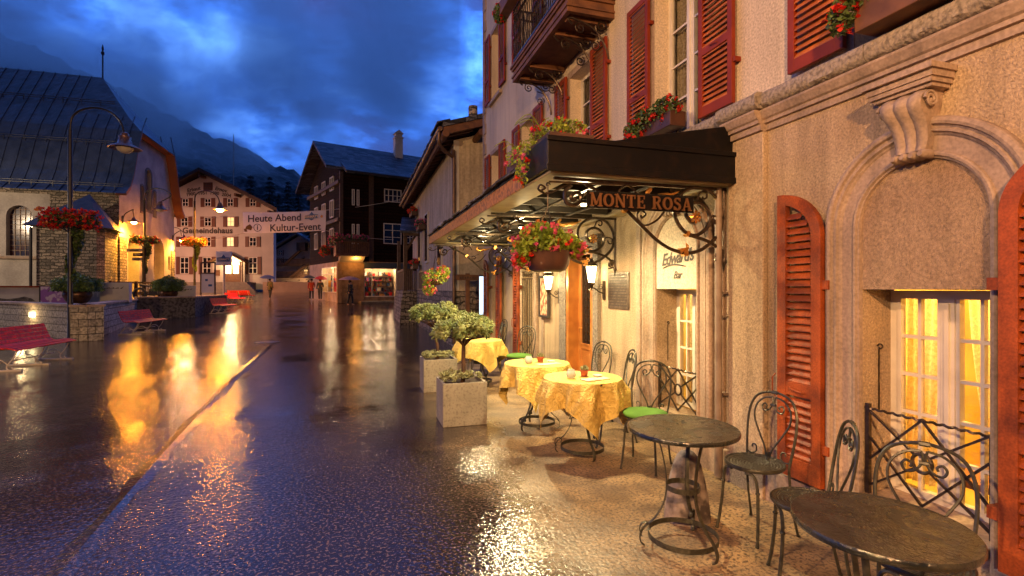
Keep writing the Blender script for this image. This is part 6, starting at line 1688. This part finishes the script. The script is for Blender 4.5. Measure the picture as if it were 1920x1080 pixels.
# corner balcony with flowers
b_ = MB().box(-.55,1.75,-1.25,-.02,3.42,3.6).build('balcony', M['brownwood'], shop)
g = MB()
for k in range(17): g.box(-.52+k*.14,-.43+k*.14,-1.24,-1.20,3.6,4.4)
for k in range(9): g.box(-.54,-.50,-1.2+k*.14,-1.11+k*.14,3.6,4.4)
g.box(-.57,1.77,-1.27,-1.17,4.4,4.5); g.box(-.57,-.47,-1.17,0,4.4,4.5); g.build('balustrade', M['brownwood'], b_)
g = MB(); g.prism([(-1.25,3.42),(0,3.42),(0,2.9)], -.2, 1.5, 'x'); g.build('bracket', M['whitewall'], b_)
o = empty('balcony_flowers', (SH[0]+.75, SH[1]-1.25, SH[2]+4.5), R(10), 'long row of pink geraniums on the corner balcony of the timber house', 'flower box', 'flowers on the timber house')
MB().box(-1.2,1.1,-.1,.1,-.05,.12).build('planter_box', M['olddark'], o)
flowers(o, [((-.9,-.05,.2),(.4,.3,.3)),((0,-.05,.25),(.6,.28,.25)),((.7,-.05,.25),(.5,.28,.25)),((-1.35,.1,-.1),(.3,.3,.4))], M['leafd'], [(M['pink'], 110, .07)], 900, .11)
o = empty('balcony_flowers', (SH[0]-1.3, SH[1]+2.2, SH[2]+3.9), R(10), 'round clump of dark red geraniums on the gable side of the timber house', 'flower box', 'flowers on the timber house')
MB().box(-.15,.15,-.6,.6,-.2,.0).build('planter_box', M['olddark'], o)
flowers(o, [((0,0,.1),(.4,.7,.4))], M['leafd'], [(M['red'], 70, .08)], 700, .12)
MB().box(-.35,-.05,-.5,.0,0,2.9).build('stone_pier', stone, shop)
MB().box(1.2,4.6,-1.2,-.26,-.1,.12).build('door_step', M['step'], shop)
point('soffit_light', (.9,-1.0,3.1), 22, SODIUM, .1, shop)

# ------------------------------------------------------------------ cream house with big eaves next to the hotel
cr_h = empty('rendered_house', (2.55, 13.6, 0), 0, 'cream rendered house with deep timber eaves and copper gutter beyond the hotel', 'house')
mb = MB(); D = 11.0
mb.quad((0,0,1.52),(0,0,5.62),(0,D,5.62),(0,D,1.52)); mb.add([(0,0,1.52),(5.2,0,1.52),(5.2,0,7.2),(0,0,5.62)], [(0,1,2,3)]); mb.quad((0,D,0),(0,D,5.62),(5.2,D,7.2),(5.2,D,0)); mb.quad((5.2,0,0),(5.2,D,0),(5.2,D,7.2),(5.2,0,7.2))
mb.build('wall', M['creamwall'], cr_h)
MB().box(-.04,5.2,-.04,D,-.1,1.52).build('stone_base', M['rubble'], cr_h)
MB().box(-.05,.0,-.05,-.0,1.53,5.6).box(.0,.10,-.012,0,1.53,5.6).box(-.012,0,0,.14,1.53,5.6).build('corner_strip', M['whitewall'], cr_h)
mb = MB()
mb.add([(-.45,-.75,5.72),(5.2,-.75,7.45),(5.2,D+.6,7.45),(-.45,D+.6,5.72),(-.45,-.75,5.84),(5.2,-.75,7.57),(5.2,D+.6,7.57),(-.45,D+.6,5.84)], [(0,3,2,1),(4,5,6,7),(0,1,5,4),(1,2,6,5),(2,3,7,6),(3,0,4,7)])
rf_ = mb.build('roof', M['slate'], cr_h)
mb = MB(); mb.add([(-.44,-.72,5.52),(5.2,-.72,7.25),(5.2,-.60,7.25),(-.44,-.60,5.52),(-.44,-.72,5.71),(5.2,-.72,7.44),(5.2,-.60,7.44),(-.44,-.60,5.71)], [(0,3,2,1),(4,5,6,7),(0,1,5,4),(1,2,6,5),(2,3,7,6),(3,0,4,7)])
mb.box(-.44,-.36,-.6,D+.5,5.48,5.70)
for k in range(26): mb.bar((-.36,-.35+k*.45,5.62),(.4,-.35+k*.45,5.86),.10,.14)
for x, z in ((.55,5.78),(3.2,6.6)): mb.tube([(x,-.78,z-.12),(x,.0,z-.12)], .085, 10)
mb.tube([(-.40,-.85,5.52),(-.40,-.4,5.52)], .09, 10)
mb.build('eaves_timber', M['brownwood'], rf_)
mb = MB(); n = 60
y = -.75
while y < D+.5:
    l = .3+rnd.random()*.2; mb.mbox(.35, l, .03, Matrix.Translation((-.42+rnd.uniform(-.03,.03), y+l/2, 5.86+rnd.uniform(0,.015))) @ Matrix.Rotation(R(-17), 4, 'Y')); y += l*.95
mb.build('slate_edge', M['slate'], rf_)
mb = MB(); gpts = [(-.52, -.72+.0*k, 5.62) for k in (0,)]
mb.tube([(-.53,-.74,5.66),(-.53,D+.5,5.60)], .065, 8)
mb.tube(cat([(-.53,-.60,5.62),(-.53,-.55,5.35),(-.35,-.35,5.20),(-.12,-.15,5.12),(-.06,-.10,4.9),(-.06,-.10,.1)],4), .05, 8)
mb.build('gutter', M['pipe'], rf_, smooth=True)
MB().box(.9,1.3,3.2,3.6,5.9,6.95).box(.85,1.35,3.15,3.65,6.95,7.0).tube([(.35,-.62,6.0),(.35,-.62,6.35)], .12, 8).build('chimney', M['rubble'], rf_)
for y0, z0, z1 in ((2.2,2.3,3.6),(5.4,2.6,4.4),(7.6,2.6,4.4)):
    o = MB().box(-.05,.02,y0-.05,y0+.75,z0-.05,z1+.05).build('window', M['whitewall'], cr_h); MB().box(-.06,-.051,y0+.03,y0+.67,z0+.03,z1-.03).build('pane', M['glass'], o)
# stone terrace with little roofed porch at its far end
pt = empty('stone_porch', (1.9, 22.6, 0), 0, 'stone terrace block carrying a small slate roofed timber porch with railing', 'porch')
mb = MB(); mb.prism([(.0,-.05),(.0,4.4),(.60,4.4),(.60,-.05)], -.1, 1.48, 'z'); mb.prism([(-.12,0),(.0,0),(.0,1.2),(-.04,1.2)], .0, 4.35, 'y'); mb.build('stone_base', M['rubble'], pt)
mb = MB(); mb.add([(-.15,-.55,3.95),(1.25,-.55,3.98),(1.15,.9,4.75),(.05,.9,4.72),(-.15,-.55,4.05),(1.25,-.55,4.08),(1.15,.9,4.85),(.05,.9,4.82)], [(0,3,2,1),(4,5,6,7),(0,1,5,4),(1,2,6,5),(2,3,7,6),(3,0,4,7)]); mb.build('porch_roof', M['slate'], pt)
mb = MB()
for x, y in ((.05,0.0),(.05,3.6)): mb.box(x,x+.16,y,y+.16,1.48,3.98)
mb.bar((.13,.08,3.2),(.55,.08,3.9),.1); mb.box(.0,1.2,-.45,-.35,3.85,3.97)
mb.build('post', M['olddark'], pt)
mb = MB(); mb.box(.2,.62,.0,.06,2.35,2.45); mb.box(.04,.12,.1,3.6,2.35,2.45)
for k in range(5): mb.box(.24+k*.08,.29+k*.08,.02,.05,1.5,2.35)
for k in range(18): mb.box(.06,.10,.25+k*.19,.33+k*.19,1.5,2.35)
mb.build('railing', M['olddark'], pt)
for (x, y, z, lb, m_) in ((2.35,22.7,4.85,'red geraniums on top of the small slate porch roof', M['red']), (2.30,21.6,2.5,'dark red geraniums on the wall ledge below the porch roof', M['red']), (2.40,20.4,4.0,'pink geraniums against the cream wall beside the porch', M['pink'])):
    o = empty('flower_box', (x, y, z), 0, lb, 'flower box', 'flower boxes by the stone porch'); MB().box(-.1,.12,-.5,.5,-.1,.08).build('planter_box', M['olddark'], o)
    flowers(o, [((0,0,.15),(.2,.5,.18))], M['leafd'], [(m_, 40, .05)], 500, .07)
# iron railing on the terrace and dark doorway
o = empty('iron_railing', (2.50, 17.6, 1.52), 0, 'thin iron railing along the cream wall above the stone base', 'railing')
mb = MB(); 
for z in (.05,.72): mb.box(-.015,.0,0,4,z,z+.02)
for k in range(30): mb.box(-.012,-.002,k*.137,k*.137+.012,.05,.72)
mb.build('rail', M['iron'], o)
# timber signpost
o = empty('wooden_signpost', (2.74, 12.9, 0), 0, 'timber signpost with one carved arm against the cream house front', 'signpost')
MB().box(-.055,.055,-.03,.03,0,1.98).build('post', M['brownwood'], o, bevel=.006)
sb = MB().prism([(-.30,1.80),(.30,1.80),(.30,1.94),(-.30,1.95),(-.34,1.87)], -.06, -.031, 'y').build('board', M['brownwood'], o, bevel=.004)
text("Kirche", 'carving', .10, M['olddark'], sb, MY(0,-.063,1.865), .002)
bpy.data.objects.remove([c for c in sb.children][0])   # too worn to read: carve plain strokes instead
mb = MB()
for k in range(7): mb.box(-.22+k*.065,-.18+k*.065,-.064,-.061,1.84,1.88+.02*(k % 2))
mb.build('carving', M['olddark'], sb)

# ------------------------------------------------------------------ banner across the street
B = {'tl': (-8.21,42.25,7.28), 'bl': (-8.13,42.22,5.72), 'tr': (-2.24,40.42,7.44), 'br': (-2.28,40.43,5.92)}
o = empty('street_banner', B['bl'], 0, 'white cloth banner with dark lettering hung on wires across the street', 'banner')
org = Vector(B['bl'])
def bp(u, v, off=0):
    a = Vector(B['bl']).lerp(Vector(B['br']), u); b2 = Vector(B['tl']).lerp(Vector(B['tr']), u)
    p_ = a.lerp(b2, v); n_ = Vector((-fs, -fc, 0)); w = .03*math.sin(u*17)+.02*math.sin(u*41+v*3)
    p_.z -= .06*math.sin(math.pi*u)
    return p_ + n_*(w+off) - org
mb = MB(); nu = 60
for i in range(nu+1):
    for j in range(5): mb.v.append(tuple(bp(i/nu, j/4)))
for i in range(nu):
    for j in range(4): mb.f.append((i*5+j, (i+1)*5+j, (i+1)*5+j+1, i*5+j+1)); mb.m.append(0)
mb.build('cloth', M['banner'], o, smooth=True)
ux = (Vector(B['br'])-Vector(B['bl'])).normalized(); uz = Vector((0,0,1)); un = ux.cross(uz).normalized()
def BM(u, v, off=.07):
    p_ = bp(u, v, off); m4 = Matrix.Identity(4)
    for r_ in range(3): m4[r_][0] = ux[r_]; m4[r_][1] = uz[r_]; m4[r_][2] = un[r_]; m4[r_][3] = p_[r_]
    return m4
text("Heute Abend", 'lettering', .74, M['navy'], o, BM(.385, .70), .004, bold=.012)
text("Kultur-Event", 'lettering', .74, M['navy'], o, BM(.635, .22), .004, bold=.012)
text("i", 'lettering', .52, M['navy'], o, BM(.178, .25), .004, bold=.014)
def on_b(polys, name, m_, off=.085):
    mb = MB()
    for poly in polys:
        c = [tuple(bp(u, v, off)) for u, v in poly]; mb.add(c, [tuple(range(len(c)))])
    mb.build(name, m_, o)
on_b([[(.178+.047*math.cos(a)*s1, .25+.19*math.sin(a)*s1) for (a, s1) in ((t*.3142,1),((t+1)*.3142,1),((t+1)*.3142,.84),(t*.3142,.84))] for t in range(20)], 'emblem', M['navy'])
on_b([[(.02,.08),(.055,.10),(.045,.22),(.018,.20)],[(.035,.20),(.10,.12),(.12,.28),(.09,.42),(.06,.36),(.04,.30)],[(.02,.06),(.01,.20),(.06,.05)]], 'emblem', M['olddark'])
on_b([[(.755,.60),(.915,.62),(.915,.80),(.86,.82),(.835,.95),(.81,.82),(.755,.78)],[(.80,.60),(.87,.60),(.835,.52)]], 'emblem', M['blue'])
text("ZERMATT", 'lettering', .24, M['white'], o, BM(.835, .705, .10), .003, bold=.006)
on_b([[(.955+.016*math.cos(t*1.05), .70+.075*math.sin(t*1.05)) for t in range(6)]], 'emblem', M['gold'])
mb = MB()
A = lambda p_: Vector(p_)-org
def sag(a, b2, d, n=14): return [A(a).lerp(A(b2), i/n) - Vector((0,0,d*4*(i/n)*(1-i/n))) for i in range(n+1)]
mb.tube(sag(B['bl'], (-12.85, 44.2, 5.0), .1), .018, 4); mb.tube(sag(B['tl'], (-12.85, 44.4, 6.6), .05), .012, 4)
mb.tube(sag(B['tr'], (3.3, 38.9, 8.3), .1), .018, 4); mb.tube(sag(B['br'], (2.6, 38.6, 5.2), .15), .014, 4)
mb.build('wire', M['whitewall'], o)

# white sign mast and notice board in the square
p = fwd_frame(420, 50, .85); o = empty('sign_mast', p, -YAW, 'white post carrying a small white and blue tourist sign before the town hall', 'sign')
MB().tube([(0,0,0),(0,0,3.3)], .09, 10).build('post', M['white'], o); q_ = MB().box(-.75,.75,-.08,.08,3.0,4.35).build('panel', M['banner'], o)
MB().prism([(-.62,3.35),(.62,3.35),(.62,3.75),(.2,3.78),(0,4.05),(-.2,3.78),(-.62,3.75)], -.10,-.081,'y').build('emblem', M['blue'], q_)
text("ZERMATT", 'lettering', .26, M['white'], q_, MY(0,-.105,3.56), .003, bold=.006)
p = fwd_frame(390, 48, .85); o = empty('notice_board', p, -YAW, 'tall dark framed notice board with pale lower sheet left of the sign mast', 'notice board')
MB().box(-.72,-.62,-.05,.05,0,3.2).box(.62,.72,-.05,.05,0,3.2).box(-.62,.62,-.05,.05,3.1,3.2).box(-.62,.62,-.04,.04,2.1,2.2).build('frame', M['olddark'], o); MB().box(-.62,.62,-.03,.03,.3,2.1).build('sheet', M['banner'], o)
MB().box(-.25,.0,-.035,-.031,1.4,1.6).box(.05,.4,-.035,-.031,.9,1.1).build('notice', M['blue'], o)

# ------------------------------------------------------------------ people and umbrellas
def skin_mesh(name, pts, edges, radii, m_, parent, sub=1):
    me = bpy.data.meshes.new(name); me.from_pydata(pts, edges, []); o = bpy.data.objects.new(name, me); COL.objects.link(o)
    s = o.modifiers.new('s', 'SKIN'); s.use_smooth_shade = True
    for i, r in enumerate(radii):
        me.skin_vertices[0].data[i].radius = (r, r) if not isinstance(r, tuple) else r
    me.skin_vertices[0].data[0].use_root = True
    u = o.modifiers.new('u', 'SUBSURF'); u.levels = sub; u.render_levels = sub
    dg = bpy.context.evaluated_depsgraph_get(); m2 = bpy.data.meshes.new_from_object(o.evaluated_get(dg)); bpy.data.objects.remove(o)
    m2.materials.clear(); m2.materials.append(m_); o = bpy.data.objects.new(name, m2); COL.objects.link(o); o.parent = parent
    return o
def person(x, y, rz, label, coat, stride=.18, arm_up=True, h=1.0):
    z = ground_z(x, y)
    o = empty('person', (x, y, z), R(rz), label, 'person', 'people with umbrellas in the rain')
    s = stride
    J = [(0,0,.94),(0,0,1.15),(0,0,1.38),(0,0,1.50),(0,-.01,1.63),                       #0-4 spine, neck, head
         (.18,0,1.40),(.24,.02,1.14),(.18,-.18,1.06) if arm_up else (.25,.02,.90),(.17,-.26,1.20) if arm_up else (.25,-.03,.78),   #5-8 right arm
         (-.18,0,1.40),(-.24,.02,1.13),(-.25,-.04,.90),(-.25,-.07,.80),                         #9-12
         (.09,0,.88),(.10,-s*.5,.50),(.10,-s*.6,.09),(.10,-s*.6-.16,.04),                          #13-16
         (-.09,0,.88),(-.10,s*.35,.50),(-.10,s,.10),(-.10,s-.15,.04)]
    E_ = [(0,1),(1,2),(2,3),(3,4),(2,5),(5,6),(6,7),(7,8),(2,9),(9,10),(10,11),(11,12),(0,13),(13,14),(14,15),(15,16),(0,17),(17,18),(18,19),(19,20)]
    r_ = [.13,.12,.13,.055,.095,.06,.045,.035,.035,.06,.045,.035,.035,.085,.06,.04,.035,.085,.06,.04,.035]
    b_ = skin_mesh('body', J, E_, r_, M['skin'], o, 2)
    cj = [J[0],J[1],J[2],J[5],J[6],J[7],J[9],J[10],J[11],(0,.01,.78)]
    skin_mesh('coat', cj, [(0,1),(1,2),(2,3),(3,4),(4,5),(2,6),(6,7),(7,8),(0,9)], [.165,.155,.165,.085,.065,.055,.085,.065,.055,.18], coat, o, 2)
    skin_mesh('trousers', [J[0],J[13],J[14],J[15],J[17],J[18],J[19]], [(0,1),(1,2),(2,3),(0,4),(4,5),(5,6)], [.14,.10,.078,.062,.10,.078,.062], M['trous'], o, 2)
    MB().lathe([(.02,.115),(.07,.10),(.10,.05),(.105,-.01),(.09,-.06),(.06,-.09)], (0,.025,1.64), 14).build('hair', M['hair'], o, smooth=True)
    return o
def umbrella(x, y, zt, m_, label, r=.52, tilt=0):
    o = empty('umbrella', (x, y, ground_z(x, y)+zt), R(20), label, 'umbrella', 'open umbrellas')
    mb = MB(); n = 8
    for i, (f, z) in enumerate(((0,0),(.35,-.03),(.7,-.12),(1,-.24))):
        for k in range(16):
            a = k*math.pi/8; sc = 1 if k % 2 == 0 else .955
            mb.v.append((r*f*sc*math.cos(a), r*f*sc*math.sin(a), z - (.0 if k % 2 == 0 else -.012*f)))
    for i in range(3):
        for k in range(16): mb.f.append((i*16+k, i*16+(k+1)%16, (i+1)*16+(k+1)%16, (i+1)*16+k)); mb.m.append(0)
    mb.build('canopy_cloth', m_, o)
    g = MB(); g.tube([(0,0,.05),(0,0,-.80),(0,0,-.88),(.03,0,-.92),(.06,0,-.88)], .010, 5)
    for k in range(8): a = k*math.pi/4; g.tube([(0,0,-.35),(r*.5*math.cos(a), r*.5*math.sin(a), -.07)], .004, 3)
    g.build('shaft', M['lampmetal'], o); o.rotation_euler.x = R(tilt); return o
person(-3.55, 44.2, 10, 'person in a red coat walking away with a companion near the shop corner', M['coatr'])
person(-2.85, 43.6, -5, 'person in a dark coat walking beside the one in the red coat', M['coatd'])
umbrella(-2.75, 43.35, 1.98, M['umb_r'], 'small pinkish red umbrella held by the person in the dark coat', .5, 12)
umbrella(-3.7, 43.95, 2.02, M['coatd'], 'dark umbrella held by the person in the red coat', .52)
person(-6.9, 46.0, 150, 'person in an olive coat crossing the square below the town hall', M['coatg'])
umbrella(-7.05, 45.9, 2.0, M['umb_b'], 'pale blue umbrella over the person crossing the square', .62, 8)
person(-.45, 36.6, 60, 'person in dark clothes walking under a pale umbrella before the shop chalet', M['coatd'])
umbrella(-.5, 36.4, 2.0, M['umb_w'], 'pale pinkish umbrella over the person walking before the shop chalet', .75)

# ------------------------------------------------------------------ conifers, aerial
def conifer(px, t, h, label, seed):
    x, y, _ = fwd_frame(px, t); z = ground_z(x, y)-.5
    rr = random.Random(seed); o = empty('conifer', (x, y, z), 0, label, 'tree', 'dark conifers behind the town hall')
    MB().tube([(0,0,0),(0,0,h*.5),(0,0,h)], [.28,.16,.03], 7).build('trunk', M['bark'], o)
    mb = MB()
    k = 0; zz = h*.18
    while zz < h:
        rad = (1-zz/h)**.8*h*.22*rr.uniform(.75,1.15)+.15
        for j in range(9):
            a = rr.random()*6.28; l = rad*rr.uniform(.6,1.1)
            for q_ in range(int(8+l*7)):
                f = rr.random(); c = Vector((l*f*math.cos(a), l*f*math.sin(a), zz - l*f*.35 + rr.uniform(-.12,.12)))
                d = Vector((math.cos(a)+rr.gauss(0,.4), math.sin(a)+rr.gauss(0,.4), rr.gauss(-.2,.3))).normalized(); s_ = d.orthogonal().normalized()*.10
                mb.add([c-s_, c+s_, c+d*.5], [(0,1,2)])
        zz += h*.035
    mb.build('crown', M['conifer'], o)
for i, (px, t, h, lb) in enumerate(((506,92,21,'slim dark conifer just right of the town hall roof'),(540,96,21,'broad dark conifer behind the far chalet, left side'),(560,90,19,'dark conifer between the far chalet and the log house'),(470,98,22.5,'dark conifer whose top shows above the town hall eaves'),(584,84,17,'dark conifer touching the log house gable'),(522,100,19,'shorter dark conifer behind the far chalet roof'))):
    conifer(px, t, h, lb, i+1)
p = fwd_frame(438, 72, 8); o = empty('aerial_mast', p, 0, 'thin tall aerial mast rising behind the town hall roof', 'aerial')
MB().tube([(0,0,0),(0,0,15.5)], .05, 5).build('mast', M['whitewall'], o); MB().tube([(-1.7,0,3),(-1.7,0,9.5)], .04, 5).build('aerial_rod', M['whitewall'], o)
